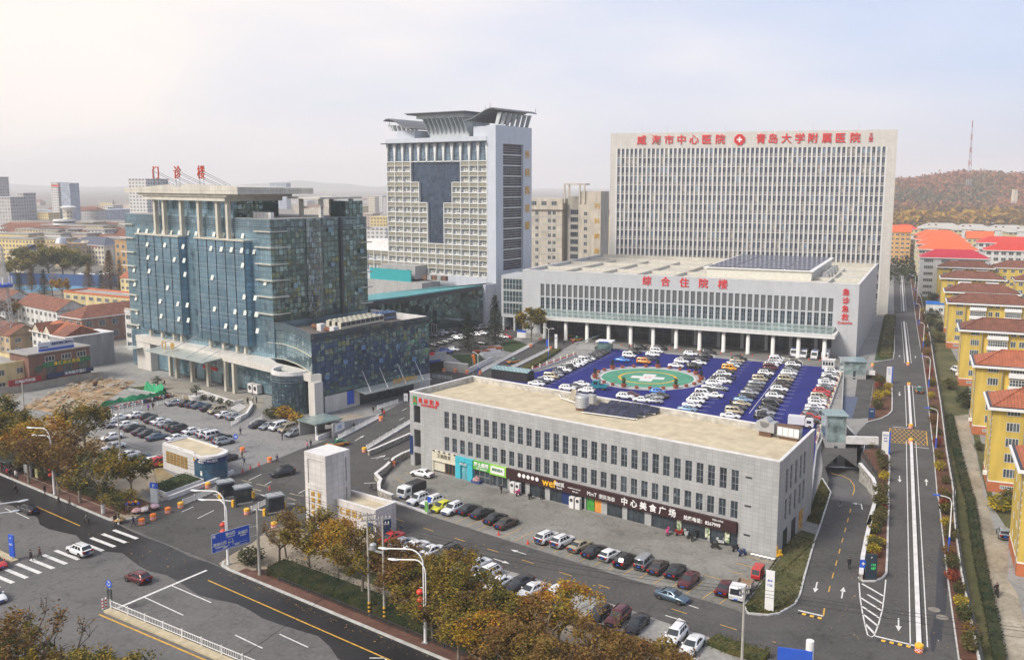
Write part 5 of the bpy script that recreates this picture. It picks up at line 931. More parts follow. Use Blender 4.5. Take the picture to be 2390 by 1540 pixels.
def car_body(K):
 s=SHAPE[K];b=MB();st=s['st'];rows=[]
 for x,w_,zl,zs,zt in st:rows.append([(x,-w_*.86,zl),(x,-w_,zl+.12),(x,-w_*1.01,(zl+zs)/2),(x,-w_*.98,zs-.05),(x,-w_*.86,zs+.01),(x,-w_*.5,zt),(x,0,zt+.015),(x,w_*.5,zt),(x,w_*.86,zs+.01),(x,w_*.98,zs-.05),(x,w_*1.01,(zl+zs)/2),(x,w_,zl+.12),(x,w_*.86,zl)])
 n=len(rows[0]);vs=[v for r_ in rows for v in r_];fs=[]
 for i in range(len(rows)-1):
  for j in range(n-1):fs.append((i*n+j,i*n+j+1,(i+1)*n+j+1,(i+1)*n+j))
  fs.append((i*n+n-1,i*n,(i+1)*n,(i+1)*n+n-1))
 fs+=[tuple(range(n)),tuple(range((len(rows)-1)*n,len(rows)*n))[::-1]];b.add(vs,fs)
 wf,rf,rr,bf=s['cab'];rw,rz,bz=s['rw'],s['rz'],s['bz'];W=max(x[1]for x in st);bw=W*.86
 def ring(z,xf,xb,hw):return[(xb,-hw*.92,z),(xb+.25,-hw,z),(xf-.3,-hw,z),(xf,-hw*.88,z),(xf+.04,0,z),(xf,hw*.88,z),(xf-.3,hw,z),(xb+.25,hw,z),(xb,hw*.92,z),(xb-.03,0,z)]
 a=ring(bz-.04,wf,bf,bw);c=ring(rz-.09,rf,rr,rw+.03);d=ring(rz-.02,rf-.12,rr+.12,rw-.10);e=ring(rz,rf-.4,rr+.4,rw*.5)
 vs=a+c+d+e;fs=[]
 for q in range(3):
  for j in range(10):fs.append((q*10+j,q*10+(j+1)%10,q*10+10+(j+1)%10,q*10+10+j))
 fs.append(tuple(range(30,40)));b.add(vs,fs)
 for x in s['wb']:
  for sy in(-1,1):b.lathe([(0,-.03),(s['wr']+.07,-.03),(s['wr']+.07,.03),(0,.03)],16,1);k=len(b.v)-64;b.v[k:]=[(x+v[0],sy*(W*.985)+v[2],s['wr']+v[1])for v in b.v[k:]]
 b.box(st[0][0]+.15,-W*.8,.14,st[-1][0]-.15,W*.8,.34,1)
 for sy in(-1,1):b.box(wf-.42,sy*(bw+.02),bz-.02,wf-.24,sy*(bw+.2),bz+.12)
 if K=='suv':
  for sy in(-1,1):b.box(rr+.1,sy*(rw-.08)-.02,rz-.03,rf-.2,sy*(rw-.08)+.02,rz+.05,1)
 def pane(q,out):
  m_=MB();o=Vector(out)*.012;m_.add([Vector(v)+o for v in q],[tuple(range(len(q)))]);return m_
 def mix(p_,q,t_):return tuple(p_[i]+(q[i]-p_[i])*t_ for i in range(3))
 pan={}
 f0,f1=(a[3],a[4],a[5]),(c[3],c[4],c[5]);lo=[mix(f0[i],f1[i],.10)for i in range(3)];hi=[mix(f0[i],f1[i],.95)for i in range(3)];pan['windshield']=pane([lo[0],lo[1],lo[2],hi[2],hi[1],hi[0]],(.7,0,.7))
 f0,f1=(a[8],a[9],a[0]),(c[8],c[9],c[0]);lo=[mix(f0[i],f1[i],.14 if K!='van' else .2)for i in range(3)];hi=[mix(f0[i],f1[i],.92)for i in range(3)];pan['rear_window']=pane([lo[0],lo[1],lo[2],hi[2],hi[1],hi[0]],(-.8,0,.5))
 for nm,sy,i0,i1 in(('side_window',-1,1,2),('side_window',1,7,6)):
  m_=MB();A0,A1,C0,C1=a[i0],a[i1],c[i0],c[i1]
  A0=(A0[0]+(.05 if K!='van' else-.05),A0[1],A0[2]);nseg=2 if K in('sedan','hatch')else 3
  for q in range(nseg):
   t0,t1=q/nseg+.025,(q+1)/nseg-.025;lo0,lo1=mix(A0,A1,t0),mix(A0,A1,t1);h0,h1=mix(C0,C1,t0),mix(C0,C1,t1)
   pts=[mix(lo0,h0,.12),mix(lo1,h1,.12),mix(lo1,h1,.9),mix(lo0,h0,.9)];pts=[(x,y+sy*.012,z+.004)for x,y,z in pts]
   m_.add(pts if sy<0 else pts[::-1],[(0,1,2,3)])
  pan[nm+str(sy)]=m_
 return b,pan,W
def wheel_mesh(r,w_=.2):
 b=MB();b.lathe([(r*.55,-w_/2),(r*.96,-w_/2),(r,-w_*.35),(r,w_*.35),(r*.96,w_/2),(r*.62,w_/2)],18,0);b.lathe([(r*.62,w_/2-.03),(r*.3,w_/2-.01),(.05,w_/2+.005)],10,1)
 for k in range(6):t_=k*math.pi/3;b.add([(r*.12*math.cos(t_-.6),r*.12*math.sin(t_-.6),w_/2+.004),(r*.6*math.cos(t_-.12),r*.6*math.sin(t_-.12),w_/2-.012),(r*.6*math.cos(t_+.12),r*.6*math.sin(t_+.12),w_/2-.012),(r*.12*math.cos(t_+.6),r*.12*math.sin(t_+.6),w_/2+.004)],[(0,1,2,3)],1)
 b.v=[(x,-z,y)for x,y,z in b.v];return b.mesh('wheel',[TYRE,RIM])
PROTO={}
def car_proto(K,small):
 key=(K,small)
 if key in PROTO:return PROTO[key]
 b,pan,W=car_body(K);s=SHAPE[K];t=thing('parked_car','car','car')
 b.build('body',[CLR['w'],UND],t,smooth=True)
 for nm,m_ in pan.items():m_.build(nm.rstrip('-1'),CGL,t)
 wm=wheel_mesh(s['wr'])
 for x in s['wb']:
  put('wheel',wm,t,(x,-W*.93,s['wr']));put('wheel',wm,t,(x,W*.93,s['wr']),math.pi)
 if not small:
  xf,xb=s['st'][-2][0],s['st'][0][0];zf,zb=s['st'][-2][3],s['st'][1][3]
  for sy in(-1,1):
   MB().add([(xf-.33,sy*.76,zf-.02),(xf+.02,sy*.70,zf-.1),(xf+.05,sy*.46,zf-.08),(xf-.1,sy*.5,zf+.05),(xf-.33,sy*.74,zf-.14),(xf+.03,sy*.70,zf-.2),(xf+.07,sy*.46,zf-.18)],[(0,1,2,3),(0,4,5,1),(1,5,6,2)]).build('headlight',LAMP,t)
   MB().box(xb-.02,sy*.46,zb-.26,xb+.3,sy*(.80 if K!='suv' else .84),zb-.06 if K in('sedan','hatch')else zb+.0).build('taillight',TAIL,t)
  MB().box(xb-.03,-.22,.62,xb+.1,.22,.76).build('licence_plate',PLATE,t);MB().box(s['st'][-1][0]-.1,-.22,.44,s['st'][-1][0]+.02,.22,.56).build('licence_plate',PLATE,t)
  MB().box(s['st'][-1][0]-.2,-.4,s['st'][-1][2]+.02,s['st'][-1][0]+.012,.4,s['st'][-1][3]-.04).build('grille',DARKM,t)
 KIDS[t.name]=list(t.children);PROTO[key]=t;return t
NUSED=set()
def car(K,col,P0,ang_,label,group=None,small=False,name='parked_car',cat='car',sc=1.0):
 t=dup(car_proto(K,small),(P0.x,P0.y,P0.z),ang_,label,group,paint=CLR[col],cat=cat,scale=(sc if sc!=1 else None));t.name=name;return t
ORD=['first','second','third','fourth','fifth','sixth','seventh','eighth','ninth','tenth','eleventh','twelfth','thirteenth','fourteenth','fifteenth','sixteenth','seventeenth','eighteenth','nineteenth','twentieth']
KN={'s':'sedan','u':'suv','h':'hatch','v':'van'}
def row(name,p0,p1,code,hd,group,small=True,jit=.2,where=''):
 """a line of parked cars from near to far; code: colour+kind per stall, '--' is an empty stall"""
 cs=code.split();n=len(cs)
 for i,c in enumerate(cs):
  if c=='--':continue
  P_=p0.lerp(p1,i/max(1,n-1));K=KN[c[1]];flip=len(c)>2
  P_=P_+Vector((math.cos(hd),math.sin(hd),0))*RN.uniform(-jit,jit)
  car(K,c[0],P_,hd+(math.pi if flip else 0)+rad(RN.uniform(-2,2)),f'{CN[c[0]]} {SHAPE[K]["label"]}, {ORD[i]} in {where}',group,small)
# blue deck: stalls face across the rows
DH=rad(-21)
def dkrow(p0,p1,code,where,group,dh=DH,jit=.25):row('deck',p0,p1,code,dh,group,True,jit,where)
dkrow(G('z',560,500),G('k',672,103),'ws ns ws bv ss nu wu kv wu wu wu sv ws ks gs ks ks','the left deck row','cars in the left row of the blue deck')
dkrow(G('A',470,835),G('A',1110,200),'ls ws wu wu wv ks ws wu gu wu wu ds av ws ss bs ks','the row right of the landing circle','cars right of the landing circle',jit=.1)
dkrow(G('A',800,665),G('A',930,450),'wsx -- ss -- wu ks','the short inner row by the landing circle','cars right of the landing circle')
dkrow(G('A',1010,920),G('A',1580,195),'ws bv ds bs ls ks ss gs gs ss bv ks wu ks mv wu wu wv ws','the left half of the central double row','cars in the central double row of the blue deck')
dkrow(G('A',1400,930),G('A',1790,255),'ku ss ks kv es wu ds wu eu ks bv ss wu ss ds wu ds','the right half of the central double row','cars in the central double row of the blue deck')
dkrow(G('A',1960,975),G('A',2250,370),'eu rs gs ss ws wu wu bv rsx ru gs ss wu ws ds ws ss wu','the right edge row of the blue deck','cars in the right row of the blue deck')
dkrow(G('k',1145,195),G('k',1235,120),'ws wu gs wu','the back row right of centre, left file','cars at the back of the blue deck');dkrow(G('k',1265,200),G('k',1355,108),'ku ws ks ks ku','the back row right of centre, right file','cars at the back of the blue deck')
dkrow(G('k',800,158),G('k',905,78),'us wv ks ku','the back left group, left file','cars at the back of the blue deck');dkrow(G('k',935,170),G('k',1045,82),'ov ns wu wv ku','the back left group, right file','cars at the back of the blue deck')
for v,x,y,c,lab in(('z',1040,575,'wu','white suv behind the roof parapet, left of the teal truck'),('z',1160,545,'gs','grey sedan between two white cars left of the teal truck'),('z',1260,505,'ws','white sedan nearest the landing circle, left of the teal truck'),('z',1330,610,'wux','white suv showing its tail beside the teal truck'),('z',1920,700,'wu','white suv behind the roof parapet below the landing circle'),('z',2010,672,'ms','maroon sedan below the landing circle'),('z',2180,750,'ws','white sedan hard behind the roof parapet, below the circle'),('z',2310,745,'gs','grey sedan hard behind the roof parapet, below the circle'),('k',1000,425,'ss','silver sedan below the landing circle, nearest the parapet'),('k',1005,400,'ss','silver sedan below the landing circle, second from the parapet'),('k',1040,390,'ds','dark grey sedan below the bright blue car'),('k',1025,365,'uh','bright blue hatchback at the lower edge of the landing circle')):
 K=KN[c[1]];car(K,c[0],G(v,x,y),DH+(math.pi if len(c)>2 else 0),lab,'cars below the landing circle',True)
b=MB()
for(p0,p1,n_,o0,o1)in((G('z',560,500),G('k',672,103),17,1.6,3.6),(G('A',470,835),G('A',1110,200),17,2.0,4.2),(G('A',1400,930),G('A',1790,255),17,2.0,4.0),(G('A',1960,975),G('A',2250,370),18,1.9,3.9)):
 for i in range(n_+1):
  P_=p0.lerp(p1,(i-.5)/(n_-1));d_=Vector((math.cos(DH),math.sin(DH),0));ribbon([P_+d_*o0,P_+d_*o1],.14,.012,None,b)
ribbon([G('A',1230,860),G('A',1640,330)],.14,.013,None,b);tag(b.build('stall_marking',PW),kind='structure')
# clinic forecourt
H1=rad(50)
for i,(x,y,c,hd)in enumerate(((1630,280,'ss',42),(1745,285,'ks',48),(1810,295,'ns',48),(1865,305,'cs',45),(1950,330,'ks',45),(2020,355,'bv',228),(2095,390,'ws',48),(2190,408,'ss',48))):
 car(KN[c[1]],c[0],G('a',x,y),rad(hd),f'{CN[c[0]]} {SHAPE[KN[c[1]]]["label"]}, {ORD[i]} from left by the clinic steps'.replace('nearest','first'),'cars along the clinic steps')
mid=((1110,420,'ws'),(1280,395,'ws'),(1380,410,'kh'),(1440,440,'ks'),(1500,455,'ws'),(1560,480,'ss'),(1630,510,'ku'),(1680,535,'kv'),(1795,545,'ws'),(1920,570,'wu'),(1985,590,'wv'),(2055,605,'ks'),(2080,645,'su'))
for i,(x,y,c)in enumerate(mid):car(KN[c[1]],c[0],G('a',x,y),rad(47),f'{CN[c[0]]} {SHAPE[KN[c[1]]]["label"]}, {ORD[i]} from the left in the rear file of the forecourt'.replace('nearest','first'),'cars in the middle of the forecourt')
mid2=((1070,480,'ss'),(1180,485,'ws'),(1250,515,'ks'),(1330,550,'ks'),(1390,570,'ks'),(1465,600,'cs'),(1650,610,'ws'))
for i,(x,y,c)in enumerate(mid2):car(KN[c[1]],c[0],G('a',x,y),rad(47),f'{CN[c[0]]} {SHAPE[KN[c[1]]]["label"]}, {ORD[i]} from the left in the front file of the forecourt'.replace('nearest','first'),'cars in the middle of the forecourt')
for i,(x,y,c)in enumerate(((1040,600,'ws'),(1060,690,'ws'),(1190,770,'ws'),(1290,800,'cs'),(1400,845,'wu'),(1470,850,'rv'))):car(KN[c[1]],c[0],G('a',x,y),rad(228),f'{CN[c[0]]} {SHAPE[KN[c[1]]]["label"]} under the roadside trees, {ORD[i]} from the far left'.replace('nearest','first'),'cars left of the police kiosk')
for i,(x,y,c)in enumerate(((1050,905,'ks'),(1125,915,'ss'),(1195,925,'wv'),(1265,940,'bv'),(1310,970,'sh'))):car(KN[c[1]],c[0],G('f',x,y),rad(238),f'{CN[c[0]]} {SHAPE[KN[c[1]]]["label"]}, {ORD[i]} from the left beside the green glass shelter'.replace('nearest','first'),'cars beside the green glass shelter')
car('sedan','d',G('a',2100,800),rad(228),'dark grey sedan half hidden behind the round kiosk')
# lot in front of the shops and strip by the hedge
LH=rad(52)
for i,(v,x,y,c,hd)in enumerate((('l',230,1050,'wu',235),('l',345,1070,'wu',232),('l',420,1110,'yh',234),('l',515,1130,'wu',236),('l',650,1130,'ks',50),('l',755,1160,'ks',50),('l',865,1205,'ks',52),('l',955,1245,'es',52))):
 car(KN[c[1]],c[0],G(v,x,y),rad(hd),f'{CN[c[0]]} {SHAPE[KN[c[1]]]["label"]}, {ORD[i]} from the left of the front row before the shops'.replace('nearest','first'),'cars in the row before the shops')
car('sedan','w',G('l',262,832),rad(150),'white sedan parked alone by the beige shop front')
for i,(v,x,y,c,hd)in enumerate((('n',1650,395,'wu',50),('n',1800,430,'wu',50),('n',1965,470,'bs',50),('n',2100,520,'ks',50),('n',2250,560,'wh',50),('m',203,920,'ku',58),('m',330,935,'sv',60),('m',420,960,'es',60),('m',530,985,'ks',60),('m',615,1045,'ms',240),('m',855,1095,'ms',60))):
 car(KN[c[1]],c[0],G(v,x,y),rad(hd),f'{CN[c[0]]} {SHAPE[KN[c[1]]]["label"]}, {ORD[i]} from the left in the right half of the shop lot'.replace('nearest','first'),'cars in the right half of the shop lot')
for i,(v,x,y,c,hd)in enumerate((('n',150,400,'rs',232),('n',275,445,'ss',50),('n',395,475,'ws',50),('n',555,520,'ws',50),('n',700,545,'ku',230),('n',890,600,'ks',50),('n',985,655,'wu',50),('n',1080,745,'wu',232),('n',1185,835,'ws',232),('n',1390,830,'ks',232),('n',1500,900,'ws',232),('n',1700,960,'wu',232),('n',2150,1120,'kh',236),('m',160,1290,'mu',240),('m',280,1330,'ks',240),('m',530,1410,'wu',240),('m',640,1470,'ws',240))):
 car(KN[c[1]],c[0],G(v,x,y,.15),rad(hd),f'{CN[c[0]]} {SHAPE[KN[c[1]]]["label"]}, {ORD[i]} from the left in the strip behind the hedge trees'.replace('nearest','first'),'cars in the strip by the hedge trees')
# car park behind the clinic, right of the wing
for i,(x,y,c,hd)in enumerate(((840,780,'ss',-25),(920,770,'ss',-25),(980,750,'wu',-25),(1080,740,'ss',-25),(850,905,'ks',-25),(940,880,'ks',-25),(1010,860,'gs',-25),(1160,820,'wu',-25),(1210,800,'ws',-25),(1080,835,'ks',-25),(1250,670,'ku',60),(1360,700,'gs',60),(1450,690,'sv',240),(1400,770,'ws',150),(1480,755,'ws',150),(1540,680,'ss',60),(880,1010,'ku',-25),(1020,990,'Bu',-25),(1110,960,'ws',-25),(1740,800,'ws',-25),(1780,800,'rs',-25),(1470,880,'ks',-25),(1800,680,'gs',60),(1910,680,'sh',60))):
 car(KN[c[1]],c[0],G('u',x,y),rad(hd),f'{CN[c[0]]} {SHAPE[KN[c[1]]]["label"]} in the rear car park, {ORD[i] if i < 20 else "last"} from the clinic wing'.replace('nearest','first')+('' if i<20 else(', by the spruce' if i<22 else(', under the link wing' if i==22 else ', beside the dark doorway'))),'cars in the rear car park',True)
# moving traffic
car('suv','k',G('c',790,470),rad(218),'black suv driving out past the gate booths',name='moving_car')
car('suv','w',G('b',745,505),math.atan2(sd_.y,sd_.x)+math.pi+.06,'white suv with spare wheel on its tailgate crossing the zebra stripes',name='moving_car');
car('hatch','m',G('b',1290,760),math.atan2(sd_.y,sd_.x)+math.pi+.12,'small dark red hatchback alone in the middle of the street',name='moving_car')
car('sedan','k',G('a',265,1275),math.atan2(sd_.y,sd_.x)+math.pi+.03,'black sedan on the wet lane at the far left',name='moving_car')
car('sedan','r',G('b',-45,620),math.atan2(sd_.y,sd_.x),'red car at the left edge beside the median end',name='moving_car');car('sedan','w',G('b',-60,930),math.atan2(sd_.y,sd_.x),'white car just entering at the left edge of the street',name='moving_car')
car('sedan','c',G('m',508,1150),math.atan2(-.62,.78)+.03,'slate blue sedan driving along the inner road',name='moving_car')
car('hatch','s',G('p',2195,350),rad(70),'small silver hatchback on the old path by the yellow blocks');car('van','w',G('o',1500,235),rad(100),'small white van beside the third yellow block')
def taxi(P_,a_,lab):
 t=car('sedan','o',P_,a_,lab,'two tone taxis',name='taxi',cat='taxi');gm_=paint('taxi_green',(.02,.15,.09))
 up=MB();s=SHAPE['sedan'];W=.9
 up.prism([(-2.1,-.80),(-1.5,-.85),(1.3,-.85),(2.1,-.72),(2.1,.72),(1.3,.85),(-1.5,.85),(-2.1,.80)],.93,.945)
 for ch in t.children:
  if ch.name.startswith('body'):
   m2=ch.data.copy();m2.materials.append(gm_);gi_=len(m2.materials)-1
   for p_ in m2.polygons:
    if p_.center.z>.86 and p_.material_index==0:p_.material_index=gi_
   ch.data=m2;setp(ch,CLR['o']);ch.material_slots[gi_].link='DATA';ch.material_slots[0].link='OBJECT';ch.material_slots[0].material=CLR['o']
 MB().box(-.15,-.3,1.46,.05,.3,1.58).build('roof_lamp',WHITE,t)
taxi(G('f',1640,1050),rad(215),'green and orange taxi coming down towards the gate');taxi(G('u',1870,1115),rad(218),'green and orange taxi on the fenced approach road');taxi(G('o',1190,400),rad(72),'green and orange taxi waiting at the white line of the side road');taxi(G('j',440,565),rad(40),'orange taxi at the porch tunnel of the entrance block');taxi(G('j',500,590),rad(220),'green taxi leaving the porch of the entrance block')
def boxcar(name,lab,P_,a_,cab,parts,cat):
 t=thing(name,lab,cat,P_,a_)
 for nm,b,m in parts:b.build(nm,m,t)
 return t
def wheels(t,xs,hw,r=.38):
 wm=wheel_mesh(r,.24)
 for x in xs:put('wheel',wm,t,(x,-hw,r));put('wheel',wm,t,(x,hw,r),math.pi)
def cabprism(pts,hw,m0=0):
 b=MB();n=len(pts);b.add([(x,-hw,z)for x,z in pts]+[(x,hw,z)for x,z in pts],[tuple(range(n)),tuple(range(n,2*n))[::-1]]+[(i,n+i,n+(i+1)%n,(i+1)%n)for i in range(n)]);return b
for i,(x,y)in enumerate(((1910,690),(1973,698),(2043,705))):
 t=boxcar('ambulance_van',f'white high roofed ambulance van under the porch, {("left","middle","right")[i]} of three',G('j',x,y),rad(-113),0,[('body',cabprism([(-2.7,.35),(2.6,.35),(2.75,.6),(2.7,1.05),(2.05,1.25),(1.35,2.2),(.9,2.55),(-2.6,2.6),(-2.75,2.2)],.97),CLR['w'])],'ambulance');t['group']='ambulances under the porch'
 MB().add([(2.02,-.85,1.3),(2.02,.85,1.3),(1.42,.8,2.15),(1.42,-.8,2.15)],[(0,1,2,3)]).build('windshield',CGL,t,(.03,0,.02))
 for s_ in(-1,1):MB().box(.3,s_*.975,1.3,1.4,s_*.985,2.0).build('side_window',CGL,t);MB().box(-2.4,s_*.975,1.3,.1,s_*.985,2.0).build('side_window',CGL,t);MB().box(2.6,s_*.6,.8,2.76,s_*.9,1.02).build('headlight',LAMP,t)
 MB().box(.7,-.6,2.56,1.0,.6,2.72).build('light_bar',BLUE,t);MB().box(2.72,-.25,.5,2.78,.25,.62).build('licence_plate',PLATE,t);wheels(t,(-1.7,1.75),.9)
t=boxcar('ambulance_truck','box bodied ambulance with red markings at the right end of the porch',G('j',2115,705),rad(-113),0,[('cab',cabprism([(1.2,.4),(3.3,.4),(3.4,1.0),(3.0,2.1),(2.6,2.4),(1.2,2.4)],1.0),CLR['w']),('box_body',MB().box(-2.9,-1.08,.5,1.15,1.08,3.0),CLR['w'])],'ambulance')
MB().add([(3.36,-.85,1.15),(3.36,.85,1.15),(3.05,.8,2.05),(3.05,-.8,2.05)],[(0,1,2,3)]).build('windshield',CGL,t,(.03,0,.02));MB().box(-2.8,-1.1,1.1,1.0,-1.085,1.4).build('red_stripe',RED,t);MB().box(3.0,-.95,.45,3.44,.95,.85).build('red_stripe',RED,t);MB().box(1.3,-.7,2.4,1.6,.7,2.6).build('light_bar',BLUE,t);wheels(t,(-1.8,2.2),.9,.42)
def truck(name,lab,P_,a_,cabm,bedm,kind,sc=1):
 t=thing(name,lab,'truck',P_,a_);cabprism([(.9,.45),(2.65,.45),(2.75,.95),(2.55,1.9),(2.2,2.1),(.9,2.1)],.92).build('cab',cabm,t)
 MB().add([(2.745,-.78,1.15),(2.745,.78,1.15),(2.55,.74,1.85),(2.55,-.74,1.85)],[(0,1,2,3)]).build('windshield',CGL,t,(.02,0,.01))
 for s_ in(-1,1):MB().box(1.2,s_*.925,1.2,2.2,s_*.935,1.8).build('side_window',CGL,t);MB().box(2.6,s_*.5,.75,2.77,s_*.85,.95).build('headlight',LAMP,t)
 MB().box(2.7,-.25,.5,2.78,.25,.62).build('licence_plate',PLATE,t);MB().box(-2.6,-.7,.45,.9,.7,.7).build('chassis',UND,t)
 if kind=='bed':b=MB();b.box(-2.7,-.98,.72,.8,.98,.82);b.box(-2.7,-.98,.82,.8,-.92,1.25);b.box(-2.7,.92,.82,.8,.98,1.25);b.box(-2.7,-.92,.82,-2.64,.92,1.25);b.box(.74,-.92,.82,.8,.92,1.9);b.build('load_bed',bedm,t)
 elif kind=='canvas':cabprism([(-2.7,.72),(.75,.72),(.75,1.95),(.55,2.2),(-2.5,2.2),(-2.7,1.95)],1.0).build('canvas_cover',bedm,t)
 else:MB().box(-2.8,-1.02,.72,.8,1.02,2.5).build('box_body',bedm,t)
 wheels(t,(-1.7,1.9),.82,.38)
 if sc!=1:t.scale=(sc,)*3
 return t
truck('flatbed_truck','white small truck with rusty open bed by the grass island',G('m',955,1120),rad(243),CLR['w'],mat('rusty_bed',(.45,.40,.33),.8,var=.4,scale=2,col2=(.25,.15,.09)),'bed');truck('canvas_truck','cream crew cab truck with black canvas cover at the left end of the shop lot',G('l',175,990),rad(235),CLR['b']if 0 else CLR['w'],BLACK,'canvas');truck('box_truck','white box truck at the near right corner of the blue deck',G('A',1870,1030),DH,CLR['w'],CLR['w'],'box')
def trike(name,lab,P_,a_,m,cab=True):
 t=thing(name,lab,'tricycle',P_,a_);cabprism([(-.1,.35),(1.2,.35),(1.3,.8),(.95,1.65),(-.1,1.7)],.6).build('cab',m,t);MB().add([(1.25,-.5,.95),(1.25,.5,.95),(1.0,.48,1.55),(1.0,-.48,1.55)],[(0,1,2,3)]).build('windshield',CGL,t,(.03,0,.02))
 for s_ in(-1,1):MB().box(.1,s_*.605,.95,.85,s_*.612,1.5).build('side_window',CGL,t)
 if cab:MB().box(-1.4,-.62,.35,-.1,.62,1.65).build('rear_cabin',m,t);MB().box(-1.3,-.63,1.0,-.3,.63,1.5).build('side_window',CGL,t)
 else:b=MB();b.box(-1.6,-.65,.5,-.1,.65,.6);b.box(-1.6,-.65,.6,-.1,-.6,.95);b.box(-1.6,.6,.6,-.1,.65,.95);b.box(-1.6,-.6,.6,-1.55,.6,.95);b.build('load_bed',m,t)
 wm=wheel_mesh(.27,.14);put('wheel',wm,t,(.95,0,.27));put('wheel',wm,t,(-.9,-.55,.27));put('wheel',wm,t,(-.9,.55,.27),math.pi);return t
trike('cabin_tricycle','small red enclosed tricycle beside the white flatbed truck',G('m',1060,1010),rad(243),CLR['r']);trike('cargo_tricycle','teal cargo tricycle truck by the lower left of the landing circle',G('z',1520,560),DH+math.pi,CLR['t'],False).scale=(1.5,)*3
def bike_proto(nm,colr):
 t=thing(nm,'scooter','scooter');b=MB();b.box(-.55,-.13,.35,.25,.13,.6);b.box(-.6,-.15,.6,.1,.15,.78);b.box(.25,-.2,.3,.34,.2,.95);b.cone((.32,0,.9),(.5,0,.35),.05,.05,6);b.box(.2,-.33,.98,.28,.33,1.03);b.box(-.8,-.16,.75,-.5,.16,1.05);b.build('body',colr,t)
 wm=MB();wm.lathe([(.12,-.05),(.24,-.05),(.27,-.03),(.27,.03),(.24,.05),(.12,.05)],14);wm.v=[(x,z,y)for x,y,z in wm.v];me=wm.mesh('wheel',[TYRE]);put('wheel',me,t,(.52,0,.27));put('wheel',me,t,(-.5,0,.27));MB().box(-.55,-.14,.78,.05,.14,.84).build('seat',BLACK,t);KIDS[t.name]=list(t.children);return t
BK=[bike_proto('motor_scooter',paint(n_,c_))for n_,c_ in(('scooter_red',(.45,.02,.02)),('scooter_black',(.02,.02,.02)),('scooter_blue',(.03,.06,.2)),('scooter_white',(.6,.6,.6)),('scooter_pink',(.6,.08,.25)))]
for i,(x,y,k,a_,lab)in enumerate(((1050,990,4,60,'scooter with a pink apron in front of the shop air conditioners'),(1150,1015,1,70,'black scooter, left of two by the dark shop door'),(1240,1015,1,80,'black scooter, right of two by the dark shop door'))):t=dup(BK[k],G('l',x,y),rad(a_),lab,'scooters before the shops')
for i,(x,y,k,a_,lab)in enumerate(((480,730,4,250,'pink delivery scooter below the green menu banner'),(560,735,0,20,'red scooter, left of the cluster at the shop windows'),(600,745,3,280,'white scooter in the middle of the cluster'),(640,765,1,250,'black scooter standing a little forward of the cluster'),(690,745,1,30,'black scooter near the second banner'),(790,820,1,330,'black motorcycle parked broadside near the last shop window'),(830,795,3,340,'white scooter behind the broadside motorcycle'),(920,835,1,40,'black scooter with red box near the tiled corner'),(965,865,2,30,'dark blue motorcycle nearest the row of weights'))):dup(BK[k],G('m',x,y),rad(a_),lab,'scooters before the shops')
a0,a1=G('a',985,350),G('a',1610,205)
for i in range(26):dup(BK[(i*7)%4],a0.lerp(a1,(i+RN.uniform(.2,.8))/26),rad(50+RN.uniform(-14,14)),'scooter in the crowded line along the green netting','scooters lined up by the green netting')
dup(BK[0],G('a',1500,860),rad(200),'yellow scooter beside the kiosk wall',paint=paint('scooter_yellow',(.7,.5,.02)))
for ch in[]:pass
# trees and plants
def leafmat(name,cols,sc=.9,trans=.16,pos=None):
 m,n,l,p=base(name);p.inputs['Roughness'].default_value=.7;p.inputs['Specular IOR Level'].default_value=.2
 tc=n.new('ShaderNodeTexCoord');oi=n.new('ShaderNodeObjectInfo');ad=n.new('ShaderNodeVectorMath');ad.operation='ADD';l.new(tc.outputs['Object'],ad.inputs[0]);l.new(oi.outputs['Location'],ad.inputs[1])
 a=n.new('ShaderNodeTexNoise');a.inputs['Scale'].default_value=sc*.35;a.inputs['Detail'].default_value=2;l.new(ad.outputs[0],a.inputs['Vector'])
 b=n.new('ShaderNodeTexNoise');b.inputs['Scale'].default_value=sc*4.5;b.inputs['Detail'].default_value=2;l.new(ad.outputs[0],b.inputs['Vector'])
 mi=n.new('ShaderNodeMath');mi.operation='MULTIPLY_ADD';l.new(b.outputs['Fac'],mi.inputs[0]);mi.inputs[1].default_value=.9;l.new(a.outputs['Fac'],mi.inputs[2])
 r=n.new('ShaderNodeValToRGB');k=len(cols);e=r.color_ramp.elements
 while len(e)<k:e.new(.5)
 for i,c in enumerate(cols):e[i].position=.70+.50*i/(k-1);e[i].color=tuple(c)+(1,)
 l.new(mi.outputs[0],r.inputs[0]);l.new(r.outputs[0],p.inputs['Base Color'])
 if trans:
  tr=n.new('ShaderNodeBsdfTranslucent');l.new(r.outputs[0],tr.inputs['Color']);ms=n.new('ShaderNodeMixShader');ms.inputs[0].default_value=trans;out=n['Material Output'];l.new(p.outputs[0],ms.inputs[1]);l.new(tr.outputs[0],ms.inputs[2]);l.new(ms.outputs[0],out.inputs['Surface'])
 return m
for e_ in():pass
OLV,DGR,GLDN,RUS,BRW=(.11,.11,.022),(.028,.042,.012),(.42,.26,.022),(.26,.10,.02),(.095,.058,.025)
